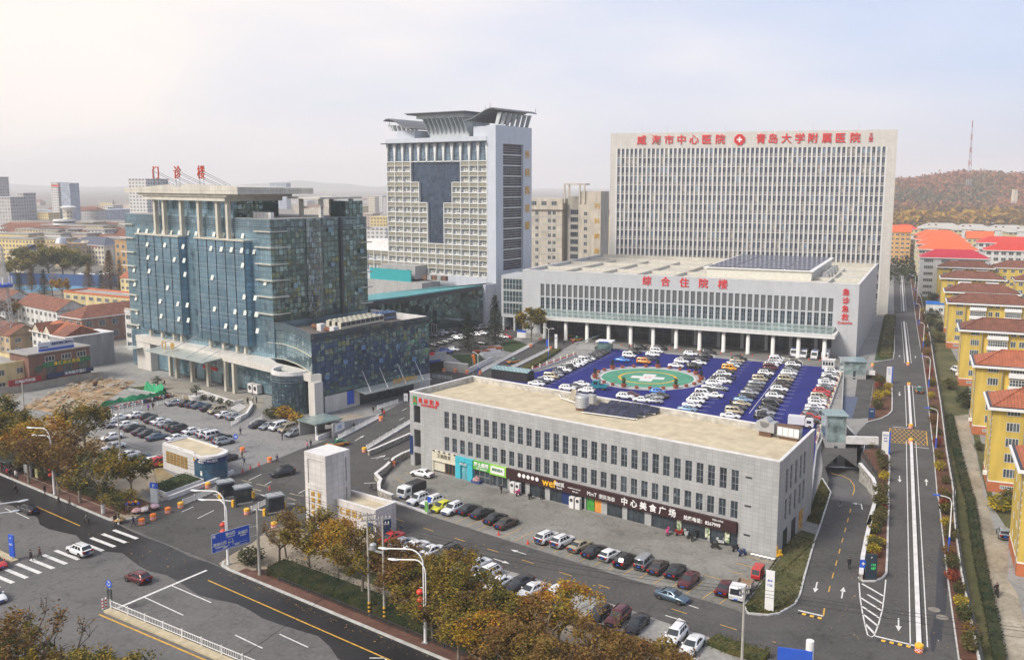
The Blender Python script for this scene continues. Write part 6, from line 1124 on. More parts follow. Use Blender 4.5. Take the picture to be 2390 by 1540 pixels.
LM=dict(plane=leafmat('plane_leaves',[DGR,OLV,(.2,.16,.025),GLDN,(.3,.14,.022),BRW]),gold=leafmat('golden_leaves',[(.07,.075,.018),(.22,.17,.02),(.52,.33,.025),(.44,.2,.02),RUS]),rust=leafmat('rusty_leaves',[(.05,.042,.018),BRW,(.18,.085,.025),RUS,(.2,.14,.03)]),olive=leafmat('olive_leaves',[(.02,.034,.010),DGR,OLV,(.19,.17,.028),(.28,.18,.02)]),spruce=leafmat('spruce_needles',[(.010,.022,.016),(.018,.036,.022),(.03,.05,.03)],1,.05),hedge=leafmat('hedge_leaves',[(.010,.020,.008),(.018,.032,.012),(.035,.048,.015),(.05,.05,.02)],1.5,.1),willow=leafmat('willow_leaves',[(.06,.085,.03),(.10,.12,.04),(.16,.16,.05),(.28,.22,.05)],.3),yellowb=leafmat('yellow_bush_leaves',[(.10,.11,.02),(.32,.25,.02),(.48,.35,.02)],1.5),redb=leafmat('red_bush_leaves',[(.07,.02,.015),(.18,.03,.02),(.30,.06,.02)],1.5),greenb=leafmat('green_bush_leaves',[(.03,.045,.015),(.07,.08,.025),(.12,.10,.03)],1.5))
BARK=mat('plane_bark',(.20,.17,.13),.9,var=.3,scale=3);BARKD=mat('dark_bark',(.07,.055,.042),.9,var=.2,scale=3);LIME=mat('limewash',(.6,.6,.57),.9,var=.1)
def leaf(b,c,s,rn,flat=.3):
 u=Vector((rn.gauss(0,1),rn.gauss(0,1),rn.gauss(0,flat)+.001)).normalized();v=u.cross(Vector((rn.gauss(0,1),rn.gauss(0,1),rn.gauss(0,1)))).normalized();w_=s*rn.uniform(.35,.6)
 b.add([c-u*s*.5,c+v*w_*.5-u*s*.05,c+u*s*.5,c-v*w_*.5+u*s*.08],[(0,1,2,3)])
def tree_meshes(seed,h,rad_,nleaf,ls,trunk_h=.38,spread=1.0,clumps=26,bare=0.0,limb=True):
 rn=random.Random(seed);w_=MB();lf=MB();th=h*trunk_h;tips=[]
 bend=Vector((rn.uniform(-.3,.3),rn.uniform(-.3,.3),0));top=Vector((0,0,th))+bend;r0=.018*h+.06
 w_.tube([Vector((0,0,-.1)),Vector((0,0,th*.5))+bend*.3,top],r0,8,0,r0*.72)
 def grow(p_,d,L,r,lev):
  q=p_+d*L;m_=(p_+q)/2+Vector((rn.uniform(-.1,.1),rn.uniform(-.1,.1),rn.uniform(0,.1)))*L;w_.tube([p_,m_,q],r,5,0,r*.55)
  tips.append(q)
  if lev>0:
   for _ in range(rn.choice((2,3,3))):
    e=(d+Vector((rn.uniform(-.8,.8),rn.uniform(-.8,.8),rn.uniform(-.2,.6)))).normalized();grow(q,e,L*rn.uniform(.6,.8),r*.55,lev-1)
 nl=6
 for i in range(nl):
  a=2*math.pi*i/nl+rn.uniform(-.3,.3);d=Vector((math.cos(a)*spread,math.sin(a)*spread,rn.uniform(.45,1.3))).normalized();grow(top-Vector((0,0,rn.uniform(0,.2*th))),d,(h-th)*rn.uniform(.36,.5),r0*.55,2)
 cen=[]
 zc=th+(h-th)*.5
 for i in range(clumps):
  if i<len(tips)*.8 and rn.random()<.7:c=rn.choice(tips)
  else:
   while 1:
    v=Vector((rn.uniform(-1,1),rn.uniform(-1,1),rn.uniform(-.9,1)))
    if .35<v.length<1:break
   c=Vector((v.x*rad_*.86,v.y*rad_*.86,zc+v.z*(h-th)*.52))
  f=math.hypot(c.x,c.y)/(rad_)
  if f>1:c=Vector((c.x/f,c.y/f,c.z))
  if c.z>h*.98:c.z=h*.98
  cen.append((c,rn.uniform(.13,.26)*rad_))
 per=int(nleaf*(1-bare)/max(1,len(cen)))
 for c,s in cen:
  for _ in range(per):
   v=Vector((rn.gauss(0,.55),rn.gauss(0,.55),rn.gauss(0,.42)))*s;leaf(lf,c+v,ls*rn.uniform(.7,1.35),rn)
 return w_,lf
TP={}
def tree_proto(key,seed,h,r,n,ls,lm,bark,**k):
 w_,lf=tree_meshes(seed,h,r,n,ls,**k);TP[key]=(w_.mesh('trunk',[bark]),lf.mesh('crown',[LM[lm]]),(MB().cone((0,0,-.1),(0,0,1.25),.018*h+.085,.018*h+.075,9).mesh('limewash_band',[LIME])))
def tree(key,P_,label,group=None,sc=1.0,name='plane_tree',cat='tree',rz=None,lm=None,band=False,sz=None):
 t=thing(name,label,cat,P_,rz if rz is not None else RN.uniform(0,6.28),group);t.scale=(sc,sc,sz or sc*RN.uniform(.95,1.05));w_,c,bd=TP[key]
 put('trunk',w_,t);o=put('crown',c,t)
 if lm:o.material_slots[0].link='OBJECT';o.material_slots[0].material=LM[lm]
 if band:put('limewash_band',bd,t)
 return t
for i in range(4):tree_proto(f'plane{i}',30+i,9.0,4.3,5600,.36,'plane',BARK,clumps=62)
tree_proto('thin0',41,9.0,4.2,2600,.40,'rust',BARK,clumps=40);tree_proto('thin1',43,8.4,3.8,1500,.38,'rust',BARKD,clumps=34);tree_proto('bare0',47,9.5,3.2,380,.35,'rust',BARKD,clumps=20)
tree_proto('small',51,3.4,1.6,900,.3,'greenb',BARKD,clumps=18,trunk_h=.3);tree_proto('round0',53,12,5.5,3200,.75,'olive',BARK,clumps=46)
GT='plane trees in the hedge strip'
for i,(v,x,y,key,lm,sc,lab)in enumerate((('D',653,1322,'bare0','rust',.80,'nearly bare brown tree at the left tip of the hedge strip'),('D',722,1338,'plane0','plane',1.12,'big green and gold plane tree before the gate tower'),('D',668,1300,'thin1','rust',.62,'small thin tree with dark branches by the steel gantry post'),('D',790,1362,'plane1','gold',1.0,'gold and olive plane tree before the gatehouse, second behind the hedge'),('D',846,1398,'plane2','plane',1.02,'gold and brown plane tree left of the twin poles'),('D',925,1425,'plane3','rust',1.05,'rusty plane tree between the twin poles'),('D',985,1452,'plane0','plane',1.0,'olive plane tree just left of the near street lamp'),('D',1052,1470,'plane1','plane',1.1,'dense brown and gold plane tree right of the street lamp'),('D',1118,1500,'plane2','olive',1.0,'green plane tree right of the street lamp, by the verge'),('D',1180,1535,'plane3','plane',.95,'gold plane tree below the white suv in the strip'),('D',1228,1580,'thin0','rust',1.0,'thin gold and rust plane tree left of the tall golden one'),('D',1302,1535,'plane0','gold',1.05,'tall golden plane tree reaching over the inner road'),('D',1255,1650,'plane1','plane',.85,'golden plane tree low at the middle bottom edge'),('D',1345,1650,'thin0','rust',.9,'rusty plane tree at the bottom edge, left of the bare one'),('D',1390,1590,'bare0','rust',1.0,'half bare brown tree before the maroon car'),('D',1425,1660,'plane3','rust',.95,'orange brown plane tree by the bottom edge, before the black sedan'),('D',1530,1680,'thin1','rust',1.05,'half bare rusty tree at the bottom edge below the white suv'),('D',1462,1665,'thin0','rust',.9,'rusty thin tree with orange leaves by the bottom edge'),('D',1120,1570,'plane0','gold',.85,'gold plane tree at the bottom edge above the warning sign'),('D',1070,1545,'plane3','plane',.9,'olive plane tree between the street lamp and the warning sign'),('D',1185,1625,'plane1','rust',.9,'brown plane tree at the bottom edge right of the warning sign'),('D',1300,1690,'plane0','rust',.95,'brown plane tree top at the very bottom, centre'),('D',1590,1720,'plane2','rust',.9,'rusty plane tree top at the bottom edge left of the wired pole'),('D',1010,1495,'plane2','plane',.85,'gold flecked plane tree hiding the foot of the near street lamp'))):
 tree(key,G(v,x,y,.12),lab,GT,sc*.98,lm=lm)
GL_='trees along the pavement left of the entrance'
for i,(x,y,key,lm,sc,lab)in enumerate(((960,1290,'thin0','olive',1.2,'brown and green plane tree nearest the entrance mouth, white trunk foot'),(1105,1385,'thin1','olive',.75,'small half bare tree with limewashed trunk at the pavement corner'),(550,1110,'plane1','rust',1.25,'big rusty plane tree behind the street lamp with lanterns'),(745,1190,'thin0','rust',1.25,'wide reddish brown plane tree beside the concrete pole'),(430,960,'plane2','gold',1.3,'bright golden orange tree at the left behind the shelter'),(150,860,'plane3','olive',1.25,'large olive tree above the bus shelter'),(-90,900,'plane0','olive',1.3,'large green tree at the left frame edge'),(800,760,'plane0','olive',1.25,'tall fine leaved green tree before the forecourt cars'),(60,700,'plane1','olive',1.2,'green tree at the far left below the earth works'),(270,1010,'plane3','plane',1.15,'amber and olive tree between the golden and the rusty one'),(1230,1130,'round0','olive',.62,'dense dark green tree by the parking sign'))):
 tree(key,G('a',x,y,.1),lab,GL_,sc,lm=lm,band=(i<2))
GB='tree tops at the lower left corner'
for i,(x,y,key,lm,sc,lab)in enumerate(((40,1890,'thin1','rust',1.1,'bare brown tree top at the lower left corner'),(200,1900,'thin1','olive',1.1,'bare twiggy tree top second from the lower left corner'),(330,1860,'bare0','rust',1.15,'leafless grey twigs rising in the lower left corner'),(530,1870,'bare0','rust',1.05,'leafless twigs right beside the other leafless ones'),(740,2090,'plane0','plane',.95,'olive and gold tree top, left of three along the bottom edge'),(970,2170,'plane1','olive',.9,'dark olive tree top, middle of three along the bottom edge'),(1240,2190,'plane2','olive',.9,'green tree top, right of three along the bottom edge'),(-90,1800,'thin0','rust',1.05,'brown tree cut by the left edge near the corner'))):
 g_=G('b',x,y);tree(key,g_+Vector((0,0,.0)),lab,GB,sc,lm=lm)
def spruce_mesh(seed,h,r,n,ls):
 rn=random.Random(seed);w_=MB();w_.cone((0,0,0),(0,0,h*.97),.02*h+.05,.03,8);lf=MB();nt=int(h*1.7)
 for k in range(nt):
  z=h*(.10+.88*k/nt);R_=r*(1-k/nt)**.8+.15
  for i in range(9):
   a=i*.698+k*.4+rn.uniform(-.15,.15);d=Vector((math.cos(a),math.sin(a),-.22));L=R_*rn.uniform(.75,1.1);w_.cone(Vector((0,0,z)),Vector((0,0,z))+d*L*.9,.035,.012,4)
   for q in range(n):f=rn.uniform(.2,1);leaf(lf,Vector((0,0,z))+d*L*f+Vector((rn.gauss(0,.16),rn.gauss(0,.16),rn.gauss(0,.1))),ls*rn.uniform(.7,1.3),rn,.1)
 return w_.mesh('trunk',[BARKD]),lf.mesh('crown',[LM['spruce']]),None
TP['spruce0']=spruce_mesh(3,14,4.3,11,.55);TP['spruce1']=spruce_mesh(5,15,4.0,11,.55)
tree('spruce0',G('u',1300,960),'dark spruce standing on the lawn near the car park wall','spruces by the rear car park',.95,'spruce_tree');tree('spruce1',G('u',1640,880),'taller dark spruce by the glass hall doors','spruces by the rear car park',1.1,'spruce_tree')
tree('round0',G('u',2095,870),'open crowned broadleaf tree beside the entrance porch',None,.98,'broadleaf_tree',lm='olive',sz=1.1)
tree('spruce1',AT('B',580,735,560)*1.0 if 0 else Vector((AT('B',580,735,540).x,AT('B',580,735,540).y,0)),'dark spruce beside the pale annex between the big buildings',None,1.2,'spruce_tree')
for x,y,lab in((1465,140,'round stone planter with a clipped pine on the clinic terrace, farther one'),(1825,230,'round stone planter with a clipped pine on the clinic terrace, nearer one')):
 c=G('a',x,y);t=thing('stone_planter',lab,'planter',c,0,'terrace planters');MB().lathe([(1.5,0),(1.75,1.1),(1.55,1.15),(1.5,.95)],20).build('bowl',WSTONE,t)
 t2=thing('clipped_pine','cloud pruned pine growing in the '+lab[-11:].strip().replace('one','')+'stone planter of the terrace','tree',c+Vector((0,0,.9)),0,'clipped pines');b=MB();w2=MB();rn=random.Random(x);w2.tube([Vector((0,0,0)),Vector((.2,.1,1.0)),Vector((-.1,0,2.4))],.14,6,0,.06)
 for k in range(7):
  a=k*2.4;d=Vector((math.cos(a)*1.2*(1-k*.1),math.sin(a)*1.2*(1-k*.1),.7+k*.28));w2.tube([Vector((0,0,.5+k*.2)),d],.05,4)
  for _ in range(90):leaf(b,d+Vector((rn.gauss(0,.4),rn.gauss(0,.4),rn.gauss(0,.13))),.28,rn)
 w2.build('trunk',BARKD,t2);b.build('crown',LM['spruce'],t2)
def hedge(name,label,path,w_,h,lm='hedge',cat='hedge',dens=60,ls=.24,z0=.1,group=None):
 t=thing(name,label,cat,(path[0][0],path[0][1],z0),0,group);o=Vector((path[0][0],path[0][1],0));pp_=[Vector((p_[0],p_[1],0))-o for p_ in path]
 ribbon(pp_,w_*.8,0,h*.82).build('stems',LM[lm],t);b=MB();rn=random.Random(len(label))
 for i in range(len(pp_)-1):
  a,c=pp_[i],pp_[i+1];d=c-a;L=d.length;s=Vector((-d.y,d.x,0)).normalized()
  for _ in range(int(L*dens)):
   p_=a+d*rn.random();u_=rn.uniform(-.5,.5);hh=h*(1+.14*math.sin(p_.x*.9+p_.y*.7)+rn.uniform(-.12,.1))
   q=p_+s*(u_*w_)+Vector((0,0,hh))if rn.random()<.6 else p_+s*(w_*.5*rn.choice((-1,1))*rn.uniform(.85,1.1))+Vector((0,0,rn.uniform(.05,hh)))
   leaf(b,q,ls*rn.uniform(.7,1.4),rn)
 b.build('foliage',LM[lm],t);return t
hedge('long_hedge','dark clipped hedge behind the black railing along the street',[ST(6,-3.6),ST(30,-4.0),ST(60,-4.2),ST(100,-4.0)],3.8,1.5,dens=95)
hedge('long_hedge','dark hedge behind the pavement left of the entrance',[ST(-110,-5),ST(-80,-5),ST(-50,-5),ST(-33.5,-4.6)],3.6,1.2)
hedge('garden_hedge','low green hedge between the fence and the old concrete path',[p_ for p_ in hg[::-1]],1.6,.9,dens=30,z0=0,ls=.3)
hedge('deck_hedge','yellow green hedge beside the fenced approach road',[G('z',330,300),G('z',700,80),G('z',880,-40)],3.0,.9,lm='greenb',dens=50,z0=0)
def bush(key,lm,P_,r,lab,group,name='round_shrub',h=None):
 t=thing(name,lab,'shrub',P_,RN.uniform(0,6.28),group);t.scale=(r,r,h or r*1.1)
 put('stems',BUSH[0],t);o=put('foliage',BUSH[1],t);o.material_slots[0].link='OBJECT';o.material_slots[0].material=LM[lm];return t
def bushmesh():
 rn=random.Random(77);b=MB();w_=MB()
 for i in range(7):a=i*.9;w_.cone((0,0,-.05),(.5*math.cos(a),.5*math.sin(a),1.0),.05,.02,4)
 for _ in range(520):
  v=Vector((rn.gauss(0,1),rn.gauss(0,1),rn.gauss(0,1))).normalized()*rn.uniform(.55,1.05)*(1+.12*math.sin(rn.random()*9));leaf(b,Vector((v.x,v.y,.95+v.z*.78)),.3*rn.uniform(.6,1.3),rn)
 return w_.mesh('stems',[BARKD]),b.mesh('foliage',[LM['greenb']])
BUSH=bushmesh()
bush('','hedge',G('d',355,360,.1),1.9,'round dark evergreen bush at the left tip of the hedge strip',None,h=1.3)
GI='shrubs on the side road planting island'
isp=GS('p',((1010,80),(1000,210),(970,330),(960,480),(950,540)))+GS('o',((860,1500),(880,1440),(870,1340),(880,1260),(905,1130),(895,1040),(870,950),(800,860)))+GS('o',((850,545),(850,470),(880,420),(870,340),(930,400)))
for i,P_ in enumerate(isp):bush('',['greenb','greenb','olive','greenb','yellowb'][i%5],P_+Vector((0,0,.12)),RN.uniform(.95,1.35),f'rounded shrub on the planting island, {ORD[i]} from the near end of the side road',GI)
for(v,x,y,lm,r)in(('p',940,420,'yellowb',1.1),('p',900,500,'greenb',.9),('p',960,545,'redb',.8),('p',890,700,'greenb',.8),('p',1010,430,'yellowb',.9),('p',1050,90,'redb',.7),('o',920,430,'yellowb',1.2),('o',940,360,'yellowb',1.1),('o',860,360,'redb',1.1),('o',840,300,'greenb',1.1)):bush('',lm,G(v,x,y,.1),r,{'yellowb':'low yellow shrub','redb':'low red shrub','greenb':'low green shrub'}[lm]+' among the rounded ones on the planting island',GI,h=r*.7)
GR='shrubs in the strip between the side road and the low wall'
for i in range(34):
 t_=i/33;src=[G('p',1850,1460),G('p',1770,1000),G('p',1700,600),G('p',1650,150),G('o',1400,1250),G('o',1350,900),G('o',1310,600),G('o',1270,250),G('o',1240,0),G('w',400,1350),G('w',345,1100)]
 k=t_*(len(src)-1);a=int(min(k,len(src)-2));P_=src[a].lerp(src[a+1],k-a)+Vector((RN.uniform(-.5,.5),0,.12));lm=['greenb','redb','olive','yellowb','greenb','rust'][(i*5)%6]
 cn=dict(greenb='green',redb='red',olive='olive',yellowb='yellow',rust='russet')[lm];bush('',lm,P_,RN.uniform(.8,1.25),f'{cn} shrub in the strip by the low wall, {ORD[i] if i < 20 else "number "+str(i+1)} from the near end',GR)
hedge('flower_bed','bed of yellow and green shrubs on the lawn island near the slab',[G('q',300,1440),G('q',330,1180)],4.0,.8,lm='greenb',dens=30,z0=.1,cat='shrubs',ls=.4)
for(x,y,lm,r,lab)in((230,560,'hedge',3.2,'big dark evergreen thicket by the second yellow block'),(90,430,'greenb',2.0,'yellow green thicket before the dark evergreen one'),(440,1290,'yellowb',2.0,'yellow shrub between the two nearest yellow blocks'),(520,1240,'greenb',1.8,'green shrub at the corner of the nearest yellow block'),(300,860,'greenb',1.2,'dry green shrub in the small lawn by the second block')):bush('',lm,G('t',x,y),r,lab,'garden thickets','garden_thicket',h=r*.8)
for i,(x,y)in enumerate(((400,880),(470,960),(430,1240),(560,1300),(520,1420),(470,1150),(330,830),(300,760))):bush('',['greenb','hedge'][i%2],G('w',x,y),2.6,f'dark garden bush beside the far yellow blocks, {ORD[i]} of the scattered group','bushes beside the far yellow blocks','garden_bush',h=1.9)
bush('','gold',G('f',1240,840),2.2,'golden bamboo clump at the foot of the round glass bay',None,'bamboo_clump',h=1.6);bush('','greenb',G('f',1150,840),1.8,'green bamboo clump left of the golden one',None,'bamboo_clump',h=1.5);bush('','gold',G('f',1330,880),1.8,'golden bamboo clump beside the green glass shelter',None,'bamboo_clump',h=1.4)
for i,(x,y)in enumerate(((1900,235),(1975,250),(2050,270),(2130,290))):bush('','hedge',G('a',x,y),.8,f'small clipped bush on the terrace edge, {ORD[i]} from the left','clipped terrace bushes')
hedge('strip_shrubs','ragged green shrubs at the bottom edge left of the wired pole',[G('m',770,1425,.1),G('m',900,1480,.1),G('m',1120,1545,.1)],2.6,.9,lm='greenb',cat='shrubs',dens=50,ls=.3)
hedge('strip_shrubs','thin dry shrubs on the verge behind the parking strip',[p_+off*1.25 for p_ in ie[:5]],1.8,.8,lm='rust',cat='shrubs',dens=26,ls=.3)
def scatter(name,polys,n,s,lm,z,flat=.2,up=0):
 b=MB();rn=random.Random(5)
 for pts in polys:
  for _ in range(n):
   i=rn.randrange(1,len(pts)-1);a,c,d=pts[0],pts[i],pts[i+1];u_,v_=rn.random(),rn.random()
   if u_+v_>1:u_,v_=1-u_,1-v_
   p_=Vector(a)+(Vector(c)-Vector(a))*u_+(Vector(d)-Vector(a))*v_;leaf(b,Vector((p_.x,p_.y,z+rn.uniform(0,up))),s*rn.uniform(.6,1.4),rn,flat)
 return tag(b.build(name,lm),kind='stuff')
scatter('grass',[gi,gj],2600,.32,LM['greenb'],.2,.8,.15);scatter('grass',[pp],900,.25,LM['hedge'],.9,.8,.1)
flm=mat('fallen_leaf',(.42,.26,.08),.8,var=.3,scale=3)
scatter('fallen_leaves',[[ST(0,.2),ST(90,.2),ST(90,2.6),ST(0,1.6)]],520,.17,flm,.03,.02);scatter('fallen_leaves',[[ST(-28,0),ST(0,0),ST(0,8),ST(-28,6)],[G('D',905,1200),G('D',1500,1370),G('D',1500,1415),G('D',905,1245)],GS('c',((300,900),(900,500),(1900,500),(1700,600),(900,900))),GS('p',((250,600),(1800,600),(1800,1500),(250,1300)))],140,.17,flm,.035,.02);scatter('fallen_leaves',[[ST(4,-2),ST(120,-2),ST(120,-14),ST(4,-10)]],900,.2,flm,.17,.05)
# street things
def striped(name,n,r,h,m1,m2):pass
RW=tile('red_white_checks',(.6,.02,.02),.16,.16,.0,(.6,.6,.6),0,.5,0)
brl=MB().lathe([(.34,0),(.36,.08),(.33,.1),(.33,.36),(.36,.4),(.36,.46)],14);bl2=MB().lathe([(.335,.11),(.345,.12),(.345,.34),(.335,.35)],14,0);blt=MB().lathe([(.36,.46),(.34,.6),(.36,.66),(.28,.72)],14)
def chk():
 b=MB()
 for i in range(14):
  for j in range(3):
   a,c=2*math.pi*i/14,2*math.pi*(i+1)/14;z=.12+.1*j;b.add([(.35*math.cos(a),.35*math.sin(a),z),(.35*math.cos(c),.35*math.sin(c),z),(.35*math.cos(c),.35*math.sin(c),z+.1),(.35*math.cos(a),.35*math.sin(a),z+.1)],[(0,1,2,3)],(i+j)%2)
 return b
ck=chk().mesh('checkered_band',[RED,WHITE]);bme=brl.mesh('drum',[ORG]);bmy=MB().lathe([(.36,.46),(.34,.6),(.36,.66),(.28,.72)],14).mesh('drum_top',[ORG]);bmz=MB().lathe([(.36,.46),(.34,.6),(.36,.66),(.28,.72)],14).mesh('drum_top',[YEL])
def barrel(P_,lab,yel=False,sc=1.35,group='checkered crash drums'):
 t=thing('crash_drum',lab,'crash barrel',P_,0,group);t.scale=(sc,)*3;put('drum',bme,t);put('checkered_band',ck,t);put('drum_top',bmz if yel else bmy,t)
for v,x,y,ye,lab in(('a',1320,1390,0,'orange crash drum nearest the street at the entrance mouth'),('a',1427,1345,0,'orange crash drum, second from the street at the entrance'),('a',1563,1285,0,'orange crash drum, third from the street at the entrance'),('a',1682,1235,1,'yellow topped crash drum at the end of the white gate railing'),('a',1935,1050,1,'yellow topped crash drum before the first gate booth'),('c',350,945,1,'yellow topped crash drum below the second gate booth'),('c',685,1115,1,'yellow topped crash drum half hidden by the hedge tree'),('c',295,180,0,'orange crash drum by the round kiosk railing'),('c',630,305,0,'orange crash drum on the edge of the forecourt'),('c',1797,180,1,'yellow topped crash drum at the tip of the lower railing'),('c',2150,355,0,'orange crash drum by the curved stone wall'),('f',1968,860,0,'orange crash drum at the tip of the upper railing'),('p',1385,1450,1,'yellow topped crash drum at the near end of the side road median'),('o',1122,695,1,'yellow topped crash drum above the yellow box marking'),('o',1122,815,1,'yellow topped crash drum below the yellow box marking'),('o',1107,350,1,'yellow topped crash drum by the waiting taxi'),('o',1100,178,1,'yellow topped crash drum at the far lane end'),('o',808,190,1,'yellow topped crash drum at the corner of the brick yard'),('u',993,1225,0,'crash drum left of three by the underpass wall'),('u',1135,1235,0,'crash drum, middle of three by the underpass wall'),('u',1285,1250,0,'crash drum, right of three by the underpass wall'),('u',1450,1260,0,'crash drum at the end of the upper white fence'),('u',2090,915,0,'crash drum by the spruce lawn fence end'),('u',2345,945,0,'crash drum by the blue banner lamp'),('u',2215,830,0,'crash drum before the porch tunnel')):barrel(G(v,x,y),lab,ye)
cone_=MB();cone_.box(-.22,-.22,0,.22,.22,.05);cone_.lathe([(.17,.05),(.04,.72),(.0,.72)],12);cw_=MB().lathe([(.128,.26),(.088,.46)],12).mesh('white_band',[WHITE]);cme_=cone_.mesh('cone_body',[REDL])
def cone(P_,lab,group):t=thing('traffic_cone',lab,'traffic cone',P_,0,group);put('cone_body',cme_,t);put('white_band',cw_,t)
for x,y,lab in((295,425,'traffic cone nearest the kiosk on the forecourt edge'),(390,385,'traffic cone, middle one on the forecourt edge'),(497,345,'traffic cone farthest along the forecourt edge'),(628,640,'traffic cone beyond the gate booths')):cone(G('c',x,y),lab,'cones on the forecourt edge')
cone(G('n',1186,335),'orange traffic cone at the empty stall of the lot',None);cone(G('n',1465,420),'black and yellow warning cone near the white suv',None)
for i in range(14):
 P_=G('j',790,620).lerp(G('j',1640,690),i/13);cone(P_,f'red and white cone on the apron before the porch, {ORD[i]} from the left','cones before the porch')
for i,(x,y)in enumerate(((2005,715),(2075,722),(2210,735))):cone(G('j',x,y),f'red and white cone before the ambulances, {ORD[i]} from the left','cones before the ambulances')
pb=MB();pb.lathe([(.55,0),(.75,.75),(.85,.78),(.85,.95),(.6,.95),(.55,.8)],8);pbm=pb.mesh('planter_box',[mat('terracotta',(.28,.07,.035),.7,var=.1)])
na=26
for i in range(na):
 a=2*math.pi*i/na+.05;P_=hc+Vector((math.cos(a)*(hx+1.6),math.sin(a)*(hx+1.6),0));big=i%4==1
 t=thing('terracotta_planter',('large' if big else 'small empty')+f' red brown planter on the rim of the landing circle'+(' holding a dark shrub' if big else ''),'planter',P_,a,'planters round the landing circle');t.scale=(1.05,)*3 if big else(.72,)*3;put('planter_box',pbm,t)
 if big:bush('','hedge',P_+Vector((0,0,.8)),.5,'upright dark shrub growing in a large planter by the landing circle','shrubs in the planters',h=1.15)
def lamp(P_,a_,h,label,style='double',m=None,group=None,lantern=0):
 t=thing('street_lamp',label,'street lamp',P_,a_,group);m=m or WHITE;hm=mat('lamp_head_grey',(.6,.62,.63),.35,.1,var=.03)
 if style=='double':
  MB().cone((0,0,0),(0,0,h*.42),.2,.17,10).build('pole',m,t);MB().box(-.35,-.35,0,.35,.35,.12).build('base_plate',GREY,t)
  for s_,top,reach in((.14,h,4.6),(-.14,h-1.2,3.4)):
   pts=[Vector((s_,0,h*.4))]+[Vector((s_,0,top-1.6))]+[Vector((s_+(reach*.36)*(1-math.cos(q*math.pi/2/6)),0,top-1.6+1.6*math.sin(q*math.pi/2/6)))for q in range(1,7)];e=pts[-1];pts.append(Vector((reach,0,top-.25)))
   MB().tube(pts,.085,8).build('arm',m,t)
   hd=MB().lathe([(.0,-.75),(.2,-.6),(.27,0),(.2,.6),(.0,.75)],10);hd.v=[(reach+.5+z,y,top-.3+x*.5)for x,y,z in hd.v];hd.build('lamp_head',hm,t,None,None,True)
  for q in range(lantern):
   MB().lathe([(.12,-.34),(.34,-.2),(.42,0),(.34,.2),(.12,.34)],14).build('red_lantern',REDL,t,(.62,0,h*.55-q*.95),None,True)
  if lantern:MB().tube([(0.1,0,h*.6),(.62,0,h*.6)],.03,5).build('lantern_arm',m,t)
 else:
  MB().cone((0,0,0),(0,0,h-.8),.13,.08,8).build('pole',m,t);MB().box(-.25,-.25,0,.25,.25,.1).build('base_plate',GREY,t)
  for s_ in((1,)if style=='single' else(1,-1)):
   MB().tube([(0,0,h-.9),(s_*.25,0,h-.25),(s_*.9,0,h),(s_*2.0,0,h+.1)],.06,6).build('arm',m,t);MB().box(s_*1.6,-.16,h+.02,s_*2.6,.16,h+.16).build('lamp_head',hm if style!='single' else BLUE,t)
  MB().cone((0,0,.1),(0,0,2.2),.16,.15,8).build('blue_sleeve',BLUE,t)
sa_=math.atan2(sd_.y,sd_.x)
lamp(G('n',485,1365,.1),sa_+math.pi+.35,11.2,'white double armed street lamp with red lanterns among the hedge trees',lantern=3)
lamp(G('b',2130,605,.1),sa_+math.pi+.3,10.5,'white double armed street lamp with red lanterns beside the blue direction sign',lantern=3);lamp(G('a',508,1115,.1),sa_+math.pi+.2,11.5,'white double armed street lamp with red lanterns left of the entrance',lantern=4)
lamp(G('b',-120,700,.1),sa_+1.45,9.5,'lamp at the left edge whose head reaches over the red car','double')
for i,(v,x,y)in enumerate((('p',1668,490),('o',1328,860),('o',1270,360),('w',362,1480),('w',318,1235),('w',288,1050),('w',270,870))):lamp(G(v,x,y,.1),rad(160),8.2,f'white single armed lamp with blue head by the side road, {ORD[i]} from the camera','single',group='lamps along the side road')
lamp(G('u',2315,1060),rad(130),9.5,'white twin lamp with blue foot beside the fenced approach road','twin');lamp(G('u',1425,1260),rad(130),6.0,'white twin lamp by the underpass end of the white fence','twin')
def pole(P_,h,label,arms=(),stripes=False,group='concrete utility poles',r=.17):
 t=thing('utility_pole',label,'pole',P_,sa_+.9,group);pm_=mat('pole_concrete',(.36,.34,.30),.9,var=.12,scale=1.5);MB().cone((0,0,0),(0,0,h),r,r*.62,10).build('shaft',pm_,t)
 for z,L in arms:MB().box(-L,-.06,z-.06,L,.06,z+.06).build('crossarm',GREY,t);[MB().lathe([(.03,0),(.08,.06),(.05,.16),(.08,.22),(.03,.3)],8).build('insulator',mat('porcelain',(.5,.48,.45),.3),t,(x,0,z+.06))for x in(-L*.9,-L*.45,L*.45,L*.9)]
 if stripes:
  for q in range(6):MB().cone((0,0,.2+.26*q),(0,0,.46+.26*q),r+.02,r+.015,10).build('warning_band',YEL if q%2 else BLACK,t)
 return t
PA,PB=G('d',1650,915,.1),G('d',1815,970,.1);hA=13.2
pole(PA,hA,'left of the twin concrete poles with striped foot',((hA-.3,1.0),(hA-1.0,.8)),True);pole(PB,hA,'right of the twin concrete poles with striped foot',((hA-.3,1.0),(hA-1.0,.8)),True)
t=thing('pole_transformer','grey switch gear slung between the twin concrete poles','transformer',((PA+PB)/2)+Vector((0,0,8.6)),math.atan2((PB-PA).y,(PB-PA).x));L_=(PB-PA).length/2;MB().box(-L_,-.08,-.1,L_,.08,.1).build('beam',GREY,t);MB().lathe([(.3,-.4),(.42,-.3),(.42,.3),(.3,.4)],12).build('tank',STEEL,t,(-.4,0,.45));MB().box(-L_,-.06,4.0,L_,.06,4.12).build('beam',GREY,t)
for q in range(4):MB().tube([(-L_+.3*q,.1,4.4),(-L_+.5+.3*q,.4,2.8),(-.3+.1*q,.2,.9)],.03,5).build('cable',BLACK,t)
